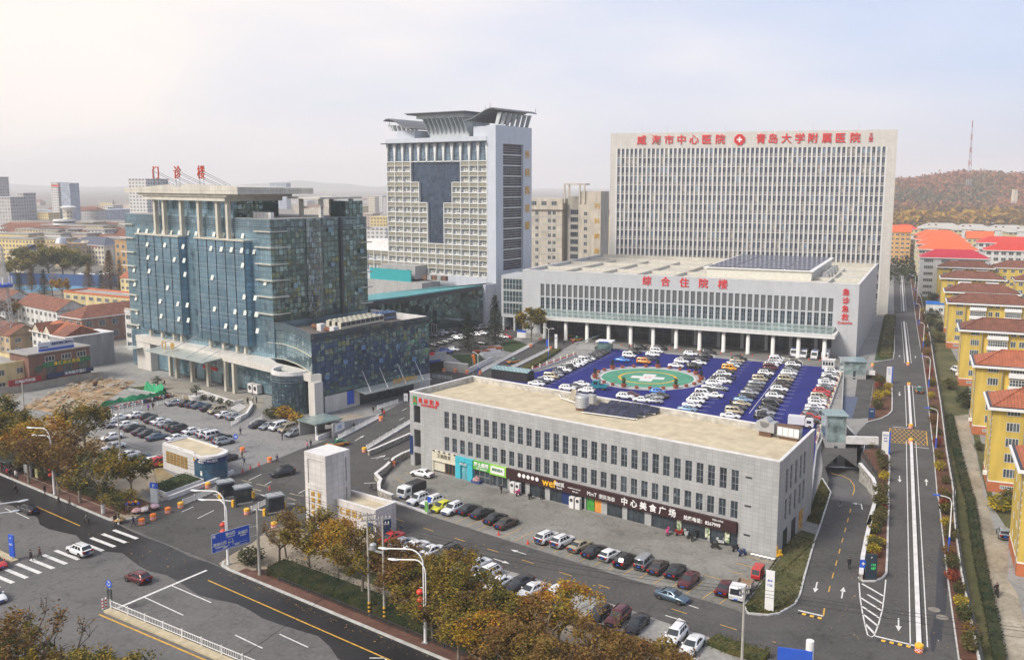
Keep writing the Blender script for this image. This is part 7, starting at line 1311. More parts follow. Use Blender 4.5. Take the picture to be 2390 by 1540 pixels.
PC=G('m',960,1560,.1);pole(PC,9.0,'concrete pole with wires at the bottom edge by the inner road',((8.8,.8),(8.2,.6)));PD=G('a',1130,900,.1);pole(PD,11.5,'plain concrete pole before the police kiosk',r=.2);pole(G('a',230,400),8.5,'plain concrete pole beside the earth works',r=.2)
pole(G('d',450,480,.1),9.6,'grey steel gantry post carrying the blue direction sign',r=.22,group=None)
def wire(a,c,sag,label,r=.022):
 pts=[a.lerp(c,q/14)-Vector((0,0,sag*4*(q/14)*(1-q/14)))for q in range(15)];o=MB().tube(pts,r,4).build('power_line',BLACK);tag(o,label,'cable','overhead wires')
for z,dx,s in((8.8,-.6,.5),(8.8,.6,.6),(8.2,.2,.9)):
 up=Vector((0,0,z));sdv=Vector((dx*.5,dx*.7,0));wire(PB+Vector((0,0,z+3.6))+sdv,PC+up+sdv,s+.5,'black wire from the twin poles along the inner road to the bottom pole');wire(PC+up+sdv,Vector((75,78,9))+sdv+Vector((0,0,z-8)),s,'black wire running from the bottom pole towards the lower right corner')
for q in range(3):wire(PA+Vector((0,0,hA-.2-.3*q)),G('a',-40,700)+Vector((-30,30,10-q)),1.6,'black wire from the twin poles past the kiosk to the far left')
wire(PA+Vector((0,0,6.5)),G('b',1110,1500)+Vector((6,-30,4)),.4,'pale guy wire slanting down across the street',.025)
def gantry():
 a_=G('b',1980,500);c=G('d',440,470,.1)
 u_,v_=ray('b',2325,330),None;d=math.hypot(c.x,c.y);TL,TR,BR,BL=(AT('b',x,y,d+o)for x,y,o in((1972,330,-3.2),(2322,205,-.8),(2330,362,-.8),(1982,498,-3.2)))
 x_=(TR-TL);L=x_.length;ang_=math.atan2(x_.y,x_.x);t=thing('direction_sign','blue overhead direction sign with white Chinese street names on a grey post','road sign',(BL.x,BL.y,BL.z),ang_);W_=math.hypot(x_.x,x_.y);Hh=TL.z-BL.z
 dz=(BR.z-BL.z)
 MB().box(0,0,0,W_,.12,Hh).build('panel',BLUE,t);f=MB();f.box(-.06,-.02,-.06,W_+.06,-.001,0);f.box(-.06,-.02,Hh,W_+.06,-.001,Hh+.06);f.box(-.06,-.02,0,0,-.001,Hh);f.box(W_,-.02,0,W_+.06,-.001,Hh);f.build('white_border',WHITE,t)
 sx,sz=W_/5.6,Hh/2.6
 for s,x,z,sc in(('香山路',2.75,2.1,.5),('天福路',4.6,1.75,.5),('圣经山路',1.15,1.0,.5),('Xiangshan Rd',2.75,1.72,.22),('Tianfu Rd',4.6,1.38,.22),('Shengjingshan Rd',1.15,.62,.2),('学府路',1.9,.3,.24),('学府路',3.7,.3,.24)):text('sign_letters',s,sc*sx,WHITE,t,(x*sx,-.03,z*sz),bold=.01)
 text('sign_letters','香山东路',.22*sx,WHITE,t,(2.75*sx,-.03,.85*sz));b=MB()
 for x0,z0,x1,z1 in((.5,.12,5.2,.16),(.5,.46,2.5,.5),(3.0,.46,5.2,.5),(2.45,.5,2.5,1.3),(3.0,.5,3.05,1.3),(2.45,1.3,3.05,1.34)):b.box(x0*sx,-.03,z0*sz,x1*sx,-.015,z1*sz)
 b.build('route_outline',WHITE,t);MB().box(.12,-.03,Hh-.5,.5,-.01,Hh-.1).build('sign_badge',WHITE,t)
 MB().box(W_-.2,.12,Hh*.75,W_+1.6,.24,Hh*.75+.12).build('arm',GREY,t);MB().box(W_-.2,.12,Hh*.2,W_+1.6,.24,Hh*.2+.12).build('arm',GREY,t)
gantry()
def railing(label,p0,p1,h=1.05,m=None,post=2.4,name='white_railing',bars=.16,group=None,z0=0.0,cat='railing',base_=False):
 d=p1-p0;L=math.hypot(d.x,d.y);t=thing(name,label,cat,(p0.x,p0.y,p0.z+z0),math.atan2(d.y,d.x),group);m=m or WHITE;b=MB();n=max(1,round(L/post));sl=(d.z/L)
 pm=MB().box(-.06,-.06,0,.06,.06,h+.12).mesh('post',[m])
 for i in range(n+1):put('post',pm,t,(L*i/n,0,sl*L*i/n))
 def q(x,z0_,z1_,w_,x1):b.add([(x,-w_,z0_+sl*x),(x1,-w_,z0_+sl*x1),(x1,w_,z0_+sl*x1),(x,w_,z0_+sl*x),(x,-w_,z1_+sl*x),(x1,-w_,z1_+sl*x1),(x1,w_,z1_+sl*x1),(x,w_,z1_+sl*x)],[(0,3,2,1),(4,5,6,7),(0,1,5,4),(1,2,6,5),(2,3,7,6),(3,0,4,7)])
 for z in(.18,h-.05):q(0,z-.035,z+.035,.03,L)
 k=int(L/bars)
 for i in range(k):x=L*(i+.5)/k;q(x-.022,.2,h-.08,.02,x+.022)
 b.build('rail_panel',m,t)
 if base_:MB().box(0,-.2,-.02,L,.2,.25).build('base_kerb',WSTONE,t)
 return t
rl=['white median railing along the kerb, nearest stretch']
mo=Vector((.28,.42,0));m_a=md0+mo;
railing('white median railing running down to the bottom edge of the street',m_a+Vector((0,0,.26)),md0+mo+mdir*60+Vector((0,0,.26)),.95,post=3.6,bars=.3)
railing('black iron railing between the brick verge and the long hedge',ST(9,-1.7,.14),ST(120,-1.7,.14),.62,DARKM,3.0,'black_railing',.24);railing('short black railing at the left tip of the planting bed',ST(4,-1.9,.14),ST(6.4,-1.7,.14),.62,DARKM,2.4,'black_railing',.24)
railing('white railing on the far kerb of the gate lane',G('a',1705,1215),G('a',2020,1085));railing('white railing left of the third gate booth',G('c',405,930),G('c',590,830))
railing('white railing dividing the approach road, upper one',G('f',1650,1000),G('f',1950,845),post=3,base_=True);railing('white railing dividing the approach road, lower one',G('f',1860,1080),G('f',2190,880),post=3,base_=True);railing('white railing by the canopy of the clinic wing',G('f',1942,778),G('f',2095,730))
railing('white fence on the upper side of the approach road to the porch',G('u',1470,1235),G('u',2110,895),1.1,post=3,base_=True);railing('white fence on the lower side of the approach road to the porch',G('u',1755,1240),G('u',2330,960),1.1,post=3,base_=True);railing('short white railing behind the shop building by the clinic wing',G('u',855,1300),G('u',1090,1330));railing('white railing beside the tunnel of the porch',G('u',2140,760),G('u',2290,800),post=3)
railing('white barrier behind the scooter line, farther one',G('a',1465,285),G('a',1705,225),.9,bars=.3);railing('white barrier before the scooter line',G('a',1060,380),G('a',1325,320),.9,bars=.3);railing('white barrier behind the scooters near the netting',G('a',1040,350),G('a',1330,280),.9,bars=.3)
railing('white railing beside the blue round sign',G('a',2085,725),G('a',2207,700),.9);railing('white railing by the curved steps of the clinic',G('a',2155,475),G('a',2240,430),.9);railing('white railing right of the steps near the glass shelter',G('f',990,900),G('f',1075,850),.9)
for i,(x0,y0,x1,y1)in enumerate(((540,160,600,160),(720,160,800,180),(1660,215,1730,225),(1840,240,1890,270),(2280,290,2330,310))):railing(f'short white barrier at the head of a deck row, {ORD[i]} from the left',G('A',x0,y0),G('A',x1,y1),1.0,bars=.3,group='barriers at the heads of the deck rows')
fp=wl_
for i in range(len(fp)-1):railing(f'black steel fence on the low wall by the side road, stretch {["one","two","three","four","five","six","seven","eight","nine","ten","eleven","twelve","thirteen","fourteen","fifteen","sixteen"][i]} from the camera',Vector((fp[i].x,fp[i].y,.75)),Vector((fp[i+1].x,fp[i+1].y,.75)),1.2,DARKM,3.0,'black_fence',.35,'stretches of black fence on the low wall')
# deck edges: stone lamps, red cloth, side walls, glass stair heads, sunken ramp walls
gb_=mat('globe_lamp',(.75,.7,.4),.4,var=0)
post_=MB();post_.box(-.2,-.2,0,.2,.2,1.0);post_.box(-.26,-.26,1.0,.26,.26,1.1);pme=post_.mesh('pillar',[WSTONE]);gme=MB().lathe([(.05,0),(.2,.08),(.26,.26),(.2,.44),(.02,.5)],12).mesh('globe',[gb_])
def deck_edge(p0,p1,n,where,group):
 a=math.atan2((p1-p0).y,(p1-p0).x);L=(p1-p0).length
 t=thing('parapet','low stone parapet hung with red cloth along '+where,'parapet',p0,a);MB().box(0,-.15,0,L,.15,.55).build('wall',WSTONE,t);MB().box(0,.16,.05,L,.2,.9).build('red_cloth',RED,t)
 for i in range(n):
  P_=p0.lerp(p1,(i+.5)/n);q=thing('globe_lamp',f'globe lamp post on {where}, {ORD[i]} from the near end','lamp',P_+Vector((0,0,.0)),a,group);put('pillar',pme,q);put('globe',gme,q,(0,0,1.1))
deck_edge(G('z',330,345),G('k',500,120),8,'the left edge of the blue deck','globe lamps on the left deck edge');deck_edge(G('A',2060,1230),G('A',2385,340),12,'the right edge of the blue deck','globe lamps on the right deck edge')
def lift(label,P_,a,L,W,Z,z0):
 t=thing('stair_tower',label,'stair tower',(P_.x,P_.y,0),a,'tiled stair towers by the deck');MB().box(0,0,z0,L,W,1.2).build('wall',T_WALL,t);b=MB();g_=glass('stair_glass_pale',(.25,.33,.33),.1,.3)
 for x0,y0,x1,y1 in((0,0,L,.08),(0,W-.08,L,W),(0,.08,.08,W-.08),(L-.08,.08,L,W-.08)):b.box(x0,y0,1.2,x1,y1,Z-.35)
 b.build('glazing',g_,t);r=MB();r.box(-.4,-.4,Z-.34,L+.4,W+.4,Z-.22);r.build('glass_roof',curtain('teal_roof_glass',(.20,.34,.36),(.26,.40,.42),1.2,1.2,(.5,.55,.55),.07,.3,.12,.01),t);f=MB()
 for x in(0,L-.15):
  for y in(0,W-.15):f.box(x-.02,y-.02,1.2,x+.17,y+.17,Z-.34)
 f.build('frame',STEEL,t)
 for z in(-1.2,z0+.8):MB().box(L*.42,-.03,z,L*.42+.7,.0,z+1.6).build('slit_window',GLD,t)
pA=G('o',440,655,1.2);pB=G('o',570,255,1.2)
def side_wall(label,p0,p1,z0,z1,m=None,th=.3,name='tiled_wall',cat='wall'):
 a=math.atan2((p1-p0).y,(p1-p0).x);L=math.hypot((p1-p0).x,(p1-p0).y);return tag(MB().box(0,-th/2,z0,L,th/2,z1).build(name,m or T_WALL,None,(p0.x,p0.y,0),a),label,cat)
def side_wall(label,p0,p1,z0,z1,m=None,th=.3,name='tiled_wall',cat='wall'):
 a=math.atan2((p1-p0).y,(p1-p0).x);L=math.hypot((p1-p0).x,(p1-p0).y);return tag(MB().box(0,-th/2,z0,L,th/2,z1).build(name,m or T_WALL,None,(p0.x,p0.y,0),a),label,cat)
lift('tiled stair tower with a glass top at the deck edge, farther one',pB,rad(-8),6.0,6.5,5.2,-.05)
DRK=mat('tunnel_shade',(.02,.02,.022),.9,var=.2)  # near-black colour stands in for the shade inside the openings
T0,T1,T2=G('o',415,1010,-4),G('o',578,1015,-4),G('o',700,1022,-4);tang=math.atan2((T1-T0).y,(T1-T0).x);tw=(T1-T0).length;mw=(T2-T1).length
lift('tiled stair tower with a glass top at the mouth of the sunken ramp',T0,tang,tw,5.0,7.0,-4.0)
r0,r1=G('o',425,1275),G('o',815,1335);ux=(T1-T0).normalized();uy=Vector((-ux.y,ux.x,0));T3=T2+uy*26;T4=T1+uy*26
tag(MB().add([(r0.x,r0.y,0),(r1.x,r1.y,0),(T2.x,T2.y,-4),(T0.x,T0.y,-4),(T3.x,T3.y,-4.6),(T4.x,T4.y,-4.6),(T1.x,T1.y,-4)],[(0,1,2,3),(6,2,4,5)]).build('ramp',ASPH),kind='structure')
t=thing('ramp_portal','white concrete portal over the dark mouth of the sunken ramp','portal',(T1.x,T1.y,0),tang);MB().box(.02,-.3,1.0,mw+3.5,.6,2.5).build('beam',WSTONE,t);MB().box(mw+.4,.6,-4.6,mw+.9,26,1.0).build('side',T_WALL,t);MB().box(.02,26,-4.6,mw+.4,26.4,1.0).build('shade_panel',DRK,t);MB().box(.02,.6,.6,mw+.4,26,1.0).build('ceiling',DRK,t);MB().box(-.4,5.1,-4.6,.0,26,.6).build('side',T_WALL,t)
rw_=GS('o',((700,1030),(740,1080),(800,1150),(835,1230),(812,1332)));b=MB()
for i in range(4):a,c=rw_[i],rw_[i+1];b.add([(a.x,a.y,-4.2),(c.x,c.y,-4.2),(c.x,c.y,.02),(a.x,a.y,.02)],[(0,1,2,3)])
tag(b.build('ramp_wall',mat('ramp_stone',(.30,.29,.26),.9,var=.25,scale=1.2,col2=(.42,.41,.38))),'grey stone side wall of the sunken ramp below the planting island','wall')
lw_=GS('o',((430,1272),(385,1120),(400,1000),(395,880)));b=MB()
for i in range(3):a,c=lw_[i],lw_[i+1];b.add([(a.x,a.y,-4.2),(c.x,c.y,-4.2),(c.x,c.y,.02),(a.x,a.y,.02)],[(0,1,2,3)])
tag(b.build('ramp_wall',T_WALL),'tiled side wall of the sunken ramp below the deck','wall')
rn0=G('o',695,240,1.5);rn1=G('o',830,250,1.5);t=thing('ramp_portal','white concrete portal over the dark yard below the farther stair tower','portal',(rn0.x,rn0.y,0),math.atan2((rn1-rn0).y,(rn1-rn0).x));L_=math.hypot((rn1-rn0).x,(rn1-rn0).y)
MB().box(0,-.3,1.2,L_,.5,2.4).build('beam',WSTONE,t);MB().box(0,.6,0,L_,.8,1.2).build('shade_panel',DRK,t)
sheet('sunken_yard',GS('o',((690,250),(825,250),(770,610),(640,615))),.03,ground_mat('dark_concrete',(.05,.05,.05),(.09,.09,.085),.2));sheet('blue_roof_strip',GS('o',((560,430),(690,440),(640,615),(555,600))),.05,mat('blue_grey_roof',(.07,.09,.15),.7,var=.1))
W0,W1=Vector((43.4,144.2,0)),G('o',345,880,1.1)
side_wall('tiled wall of the deck right of the shop building',W0,W1,0,1.1);side_wall('tiled wall of the deck from the shop building to the stair tower',W1,G('o',432,690,1.1),-4.2,1.1);side_wall('tiled wall of the deck between the two stair towers',T1+uy*5,pB,0,1.1)
STN=mat('rubble_stone',(.27,.25,.21),.9,var=.35,scale=2.2,col2=(.42,.40,.36))
def lowwall(label,path,h,th=.45,cap=True,m=None):
 o=Vector((path[0].x,path[0].y,0));t=thing('stone_wall',label,'wall',o);pp_=[Vector((p_.x,p_.y,0))-o for p_ in path];ribbon(pp_,th,0,h).build('wall',m or STN,t)
 if cap:ribbon(pp_,th+.14,h,h+.14).build('coping',WSTONE,t)
 return t
lowwall('rubble stone wall with white coping following the sunken ramp',GS('o',((705,1022),(748,1075),(808,1145),(843,1230),(830,1330),(795,1450),(770,1540)))+GS('p',((930,200),(880,420),(845,600),(828,770))),.9)
railing('black railing on the stone wall of the sunken ramp',G('o',725,920,.9),G('o',840,1090,.9),1.0,DARKM,3,'black_railing',.4)
lowwall('curved rubble wall with white coping at the left end of the shop lot',GS('l',((190,655),(100,690),(30,730),(-40,800),(-120,860)))+GS('c',((2000,590),(1975,650),(1980,720),(2150,790))),1.1);lowwall('white coping wall of the lower lane beside the approach road',GS('f',((1875,1120),(1930,1100),(2190,985))),.9);lowwall('low white wall between gate tower and forecourt, ball ended',[G('c',1215,40),G('c',1420,-40)],.8,m=WSTONE)
side_wall('low kerb wall of the shop lot towards the inner road',G('l',0,1035),G('l',310,1140),0,.25,WSTONE,.5,'kerb_wall')
# police kiosk
def kiosk():
 t=thing('police_kiosk','small white police kiosk with rounded blue glass front and navy sign band','kiosk',(-63.0,159.9,0),rad(-38));Z=4.63;n=12
 fr=[(2.0+2.0*math.sin(math.pi*i/n),2.6-2.6*math.cos(math.pi*i/n))for i in range(n+1)]
 MB().prism([(-10.6,0),(0,0),(0,5.2),(-10.6,5.6)],0,Z).build('wall',tile('kiosk_tiles',(.56,.56,.56),1.1,.62,.025,(.36,.36,.37),.04,.5,.08),t)
 rp=[(0.01,0)]+[(fr[i][0],fr[i][1])for i in range(n+1)]+[(0.01,5.2)];MB().prism(rp,0,3.4).build('round_glass',curtain('kiosk_glass',(.05,.17,.30),(.08,.22,.36),.8,.85,(.05,.07,.1),.05,.5,.07,.02),t)
 def grow(f):return[(0.01,-.1*f)]+[(2+(2.0+.12*f)*math.sin(math.pi*i/n)*1.0,2.6-(2.6+.1*f)*math.cos(math.pi*i/n))for i in range(n+1)]+[(0.01,5.2+.1*f)]
 MB().prism(grow(1),3.4,4.3).build('sign_band',mat('navy_sign',(.01,.03,.12),.5),t);MB().prism(grow(1.5),4.3,Z+.1).build('rim',WSTONE,t)
 MB().box(-10.5,.1,Z,-.1,.4,Z+.35).build('parapet',WSTONE,t);MB().box(-10.5,4.9,Z,-.1,5.2,Z+.35).build('parapet',WSTONE,t);MB().box(-10.5,.4,Z,-10.2,4.9,Z+.35).build('parapet',WSTONE,t);MB().prism([(-10.2,.4),(1.8,.4),(3.2,2.6),(1.8,4.9),(-10.2,4.9)],Z+.1,Z+.12).build('roof',ROOFC,t)
 for i in range(6):
  for j in range(6):MB().box(-9.3+1.22*i,-.06,1.45+.38*j,-9.3+1.22*i+1.02,0,1.45+.38*j+.3).build('gold_panel',mat('gold_panel_face',(.36,.21,.02),.35,.4,var=.35,scale=6),t)
 def onb(x,z,s,sz):
  th=x/2.9;text('sign_letters',s,sz,WHITE,t,(2+2.2*math.sin(th),2.6-2.78*math.cos(th),z),face=math.atan2(2.78*math.sin(th),2.2*math.cos(th)),ext=.02)
 for i,ch in enumerate('威海市公安局文登分局'):text('sign_letters',ch,.36,WHITE,t,(.62+.29*i*.62,-.02-.13-.0,4.05),ext=.02)if i<3 else onb(-.05+(i-3)*.28,4.05,ch,.36)
 for i,ch in enumerate('天福警务站'):onb(-.6+i*.42,3.65,ch,.36)
 for i,ch in enumerate('中心医院'):onb(2.3+i*.5,3.88,ch,.52)
 MB().lathe([(.02,-.02),(.34,-.02),(.34,.02),(.02,.02)],14).build('badge',GOLD,t,(.3,-.13,3.85)).rotation_euler=(rad(90),0,0);MB().box(1.9,-.02,1.2,2.5,.0,2.0).build('notice',WHITE,t)
kiosk()
# gate tower, gatehouse, booths, barriers
def gate():
 d=AT('c',1330,760,139.0);t=thing('gate_tower','square white tiled gate tower with recessed panels and gold lettering','tower',(d.x,d.y,0),rad(-36));Z=AT('c',1310,240,139.0).z;W=4.9;D=4.9
 tl=tile('gate_tiles',(.58,.56,.54),1.2,.95,.02,(.30,.28,.26),.06,.5,.22)
 MB().box(-W+.1,.1,0,-.1,D-.1,Z-.05).build('core',tl,t);b=MB()
 for x0,x1 in((-W,-W+.75),(-.75,0)):b.box(x0,0,0,x1,.1,Z)
 for z0,z1 in((0,.5),(6.1,7.0),(Z-1.0,Z)):b.box(-W+.75,0,z0,-.75,.1,z1)
 for y0,y1 in((.1,.8),(D-.75,D)):b.box(-.1,y0,0,0,y1,Z)
 for z0,z1 in((0,.5),(6.1,7.0),(Z-1.0,Z)):b.box(-.1,.8,z0,0,D-.75,z1)
 b.box(-W,.1,0,-W+.1,D,Z);b.box(-W+.1,D-.1,0,-.1,D,Z);b.build('frame',tl,t)
 for z0,z1 in((.5,6.1),(7.0,Z-1.0)):MB().box(-W+.73,.04,z0,-W+.80,.099,z1).build('reveal',DARKM,t);MB().box(-.79,.04,z0,-.73,.099,z1).build('reveal',DARKM,t);MB().box(-.099,D-.8,z0,-.04,D-.73,z1).build('reveal',DARKM,t);MB().box(-W+.80,.04,z1-.06,-.79,.099,z1).build('reveal',DARKM,t)
 MB().box(-W+.02,.02,Z,-.02,D-.02,Z+.06).build('cap',WSTONE,t)
 for i,ch in enumerate('青岛大学附属'):text('gold_letters',ch,.8,GOLD,t,(-1.75,.03,5.4-.95*i),bold=.02)
 for i,ch in enumerate('威海市中心'):text('gold_letters',ch,.8,GOLD,t,(-3.2,.03,5.4-1.05*i),bold=.02)
 g=thing('gatehouse','long low white tiled gatehouse with parapet roof and gold letters behind the trees','building',(-25.1,131.5,0),rad(-35));L=9.6;b=MB();b.box(-L,0,0,0,.25,4.7);b.box(-L,4.0,0,0,4.3,4.7);b.box(-.25,.25,0,0,4.0,4.7);b.box(-L,.25,0,-L+.25,4,4.7);b.build('wall',tl,g);MB().box(-L+.25,.25,3.9,-.25,4,4.1).build('roof',ROOFC,g);k=MB();k.box(-L-.03,-.05,4.7,.05,.35,4.85);k.box(-L,3.95,4.7,.05,4.35,4.85);k.box(-.35,.35,4.7,.05,3.95,4.85);k.build('coping',WSTONE,g)
 rowtext('gold_letters','仁医精大',1.1,GOLD,g,(-7.2,-.05,3.1),(-3.2,-.05,3.1),bold=.03);MB().box(-.02,1.2,0,.03,3.2,2.7).build('door',mat('blue_shutter',(.03,.07,.16),.5,var=.1),g);MB().box(-2.0,-.04,.9,-.5,.02,2.6).build('window',mat('blue_shutter',(.03,.07,.16),.5),g)
gate()
bg_=MB();bg_.box(-1.0,-1.3,.15,1.0,1.3,2.5)
for i,(x,y,lab)in enumerate(((88,728,'dark gate booth, left of three, beside the first barrier arm'),(300,795,'dark gate booth, middle of three between the lanes'),(700,905,'dark gate booth, right of three, partly behind tree branches'))):
 c=G('c',x,y);t=thing('gate_booth',lab,'booth',c,rad(33),'gate booths');MB().box(-1.35,-1.05,0,1.35,1.05,.15).build('base',CONC,t);MB().box(-1.25,-.9,.15,1.25,.9,2.55).build('body',mat('booth_dark',(.035,.045,.055),.4,.2,var=.05),t);MB().box(-1.4,-1.05,2.55,1.4,1.05,2.75).build('roof',mat('booth_roof',(.25,.29,.33),.4,.3),t);MB().box(-1.2,-.95,2.75,1.2,.95,2.85).build('roof_cap',STEEL,t)
 for s_ in(-1,1):MB().box(-.8,s_*.9-.02*s_,1.1,.8,s_*.94,2.2).build('window',CGL,t)
 MB().box(-1.29,-.5,.25,-1.26,.5,2.2).build('door',CGL,t)
for i,(x,y,x1,y1,lab)in enumerate(((180,855,0,760,'yellow barrier gate with a white arm before the second booth'),(432,745,580,720,'yellow barrier gate with a raised arm behind the second booth'),(812,880,940,815,'yellow barrier gate right of the third booth'),(565,965,440,880,'yellow barrier gate nearest the hedge trees'),(2000*0+16,770,-60,700,'yellow barrier gate beside the first booth'))):
 c=G('c',x,y);e=G('c',x1,y1,1.0);d=e-c;t=thing('barrier_gate',lab,'barrier',c,math.atan2(d.y,d.x),'barrier gates');MB().box(-.2,-.2,0,.2,.2,1.15).build('cabinet',YEL,t);MB().box(.2,-.05,.9,math.hypot(d.x,d.y),.05,1.02).build('arm',WHITE,t)
 MB().box(-.7,-.15,0,-.4,.15,1.6).build('post',DARKM,t)
# shelters, signs
def plain(name,label,cat,P_,a,parts,group=None,kind=None):
 t=thing(name,label,cat,P_,a,group)
 for nm,b,m in parts:b.build(nm,m,t)
 return t
c=G('f',1500,975);plain('glass_shelter','shelter with flat green glass roof over the underpass stairs','shelter',c,rad(50),[('roof',MB().box(-2.5,-2.5,3.2,4.5,4.0,3.5),curtain('green_roof_glass',(.22,.30,.29),(.3,.38,.36),2.6,1.2,(.4,.44,.43),.05,.35)),('post',MB().box(-2.2,-2.2,0,-1.9,-1.9,3.2),WSTONE),('post',MB().box(3.9,-2.2,0,4.2,-1.9,3.2),WSTONE),('back_wall',MB().box(-2.3,3.4,0,4.2,3.7,3.2),T_WALL)])
c=G('f',1605,985);d_=G('f',1925,840);L_=(d_-c).length;t=plain('stair_ramp_wall','tiled wall rising beside the green shelter with a white notice board','wall',c,math.atan2((d_-c).y,(d_-c).x),[('wall',MB().add([(0,-.2,0),(L_,-.2,0),(L_,.2,0),(0,.2,0),(0,-.2,3.0),(L_,-.2,.8),(L_,.2,.8),(0,.2,3.0)],[(0,3,2,1),(4,5,6,7),(0,1,5,4),(1,2,6,5),(2,3,7,6),(3,0,4,7)]),T_WALL),('notice_board',MB().box(.6,-.3,.9,4.2,-.21,2.6),WHITE),('paving',MB().add([(.3,.2,2.6),(L_-2,.2,1.0),(L_-3,5,1.2),(-1,6,2.6)],[(0,1,2,3)]),TANP)])
MB().box(1.6,-.32,1.3,3.0,-.31,2.2).build('notice_map',mat('map_print',(.3,.4,.55),.5,var=.6,scale=4),t)
c=G('j',560,640);plain('glass_canopy','curved green glass canopy over the stair beside the blue deck','canopy',c,rad(-20),[('roof',MB().add([(-4,-2,1.0),(3,-2,4.2),(4,3,4.2),(-3,3,1.0),(-4,-2,1.12),(3,-2,4.32),(4,3,4.32),(-3,3,1.12)],[(0,3,2,1),(4,5,6,7),(0,1,5,4),(1,2,6,5),(2,3,7,6),(3,0,4,7)]),MATS['teal_roof_glass']),('wall',MB().box(-3,-1.8,0,3.5,-1.6,1.6),T_WALL)])
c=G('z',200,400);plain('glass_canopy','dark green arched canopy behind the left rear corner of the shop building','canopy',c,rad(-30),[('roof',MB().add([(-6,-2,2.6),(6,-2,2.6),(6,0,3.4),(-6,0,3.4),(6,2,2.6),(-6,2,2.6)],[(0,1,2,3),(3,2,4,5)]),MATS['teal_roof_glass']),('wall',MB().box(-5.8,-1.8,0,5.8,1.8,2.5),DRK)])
c=G('j',685,650);t=plain('guard_hut','small glazed guard hut with white roof at the top of the blue deck','hut',c,rad(-20),[('cabin',MB().box(-2.2,-1.6,0,2.2,1.6,2.8),glass('hut_glass',(.12,.2,.2))),('roof',MB().box(-2.7,-2.0,2.8,2.7,2.0,3.2),WHITE),('sign',MB().box(-1.6,-2.03,2.85,1.6,-2.005,3.15),BLUE)])
c=G('j',2132,770);plain('guard_hut','small white guard hut with four windows at the far right corner of the deck','hut',c,rad(-22),[('cabin',MB().box(-1.7,-1.3,0,1.7,1.3,2.6),WHITE),('roof',MB().box(-1.9,-1.5,2.6,1.9,1.5,2.8),WSTONE)]+[('window',MB().box(-1.5+.78*i,-1.33,1.2,-.9+.78*i,-1.3,2.2),CGL)for i in range(4)])
def sign(label,P_,a,w_,h,z0,m,name='sign_board',txt=None,post=True,group=None,back=None,cap=None):
 t=thing(name,label,'sign',P_,a,group);MB().box(-w_/2,-.08,z0,w_/2,.08,z0+h).build('panel',m,t)
 if cap:MB().box(-w_/2-.02,-.1,z0+h*.72,w_/2+.02,.1,z0+h).build('blue_head',cap,t)
 if post and z0>.3:MB().cone((0,0,0),(0,0,z0),.05,.05,8).build('post',GREY,t)
 for s,x,z,sz in(txt or[]):text('sign_letters',s,sz,BLUE if m is WHITE and not cap else WHITE,t,(x,-.11,z),ext=.01)
 return t
sign('blue and white parking sign beside the entrance mouth',G('a',1440,1190),rad(-20),1.5,3.4,.1,mat('sign_grey',(.42,.46,.5),.5,var=.03),txt=[('P',0,2.95,.85),('停车场',0,2.4,.3)],cap=BLUE)
sign('tall white totem sign in the corner grass island',G('m',1135,1230),rad(-25),1.1,5.4,.1,WHITE,txt=[('急诊',0,4.2,.32),('门诊',0,3.6,.32)]);
for v,x,y,lab in(('o',940,330,'white totem sign with blue edge on the farther planting island'),('o',908,912,'white totem sign with blue edge on the nearer planting island')):t=sign(lab,G(v,x,y),rad(-12),1.3,4.6,.1,WHITE,txt=[('停车场',0,4.0,.32),('急诊',0,3.4,.32),('住院',0,2.8,.32)],group='totem signs of the side road');MB().box(.66,-.1,.1,.95,.1,4.7).build('blue_edge',BLUE,t)
sign('dark screen board showing green figures at the tip of the planting island',G('p',922,765,.1),rad(-10),1.5,3.6,.1,mat('screen_dark',(.02,.035,.05),.3),txt=[('P',0,3.2,.4)]);t=bpy.data.objects[-1]if 0 else None
tg=mat('lit_green',(.05,.6,.15),.5,var=0,emis=.8);q_=G('p',922,765,.1)
for k,s in enumerate(('112','187')):tag(text('green_figures',s,.42,tg,[o for o in COL.objects if o.get('label','').startswith('dark screen board')][0],(.25,-.11,2.2-.5*k),ext=.005))
sign('small blue and yellow height sign on the stone wall tip',G('p',850,655,.9),rad(-10),.9,1.2,.05,BLUE,txt=[('✚',0,.7,.6)]);t=sign('blue board with a white drum beside it at the bottom edge',G('D',1852,1600),rad(-15),3.6,2.0,2.2,BLUE);MB().cone((1.5,.35,2.6),(1.5,.35,5.2),.42,.42,14).build('white_drum',WHITE,t)
sign('blue info board by the stone wall below the deck',G('o',800,618),rad(-5),1.4,2.4,.1,mat('dark_blue_board',(.02,.06,.15),.4),txt=[('停车',0,1.8,.4)])
sign('white board with blue head at the edge of the spruce lawn',G('u',1975,815),rad(-25),3.4,2.6,.6,WHITE,cap=BLUE);sign('white banner pole at the top of the approach road',G('j',365,655),rad(-20),.9,5.2,.2,WHITE,txt=[('急诊',0,4.2,.4)]);sign('blue banner on the twin lamp by the approach road',G('u',2300,960),rad(-20),.8,2.2,1.4,BLUE,post=False)
sign('blue and white totem at the near median end on the left',G('b',120,565),rad(-25),1.05,3.2,.6,BLUE,txt=[('↙',0,3.4,.5),('路口',0,2.4,.35)]);t=thing('turn_sign','round blue u-turn sign on a white pole at the median tip','sign',G('b',1035,1015,.26),rad(-25));MB().cone((0,0,0),(0,0,3.1),.06,.05,8).build('post',WHITE,t);MB().lathe([(.0,-.02),(.5,-.02),(.5,.02),(0,.02)],20).build('disc',BLUE,t,(0,-.07,3.3)).rotation_euler=(rad(90),0,0);text('turn_arrow','↺',.8,WHITE,t,(0,-.1,3.3),ext=.01);MB().box(-.45,-.05,1.3,.35,.05,2.6).build('dark_board',DARKM,t)
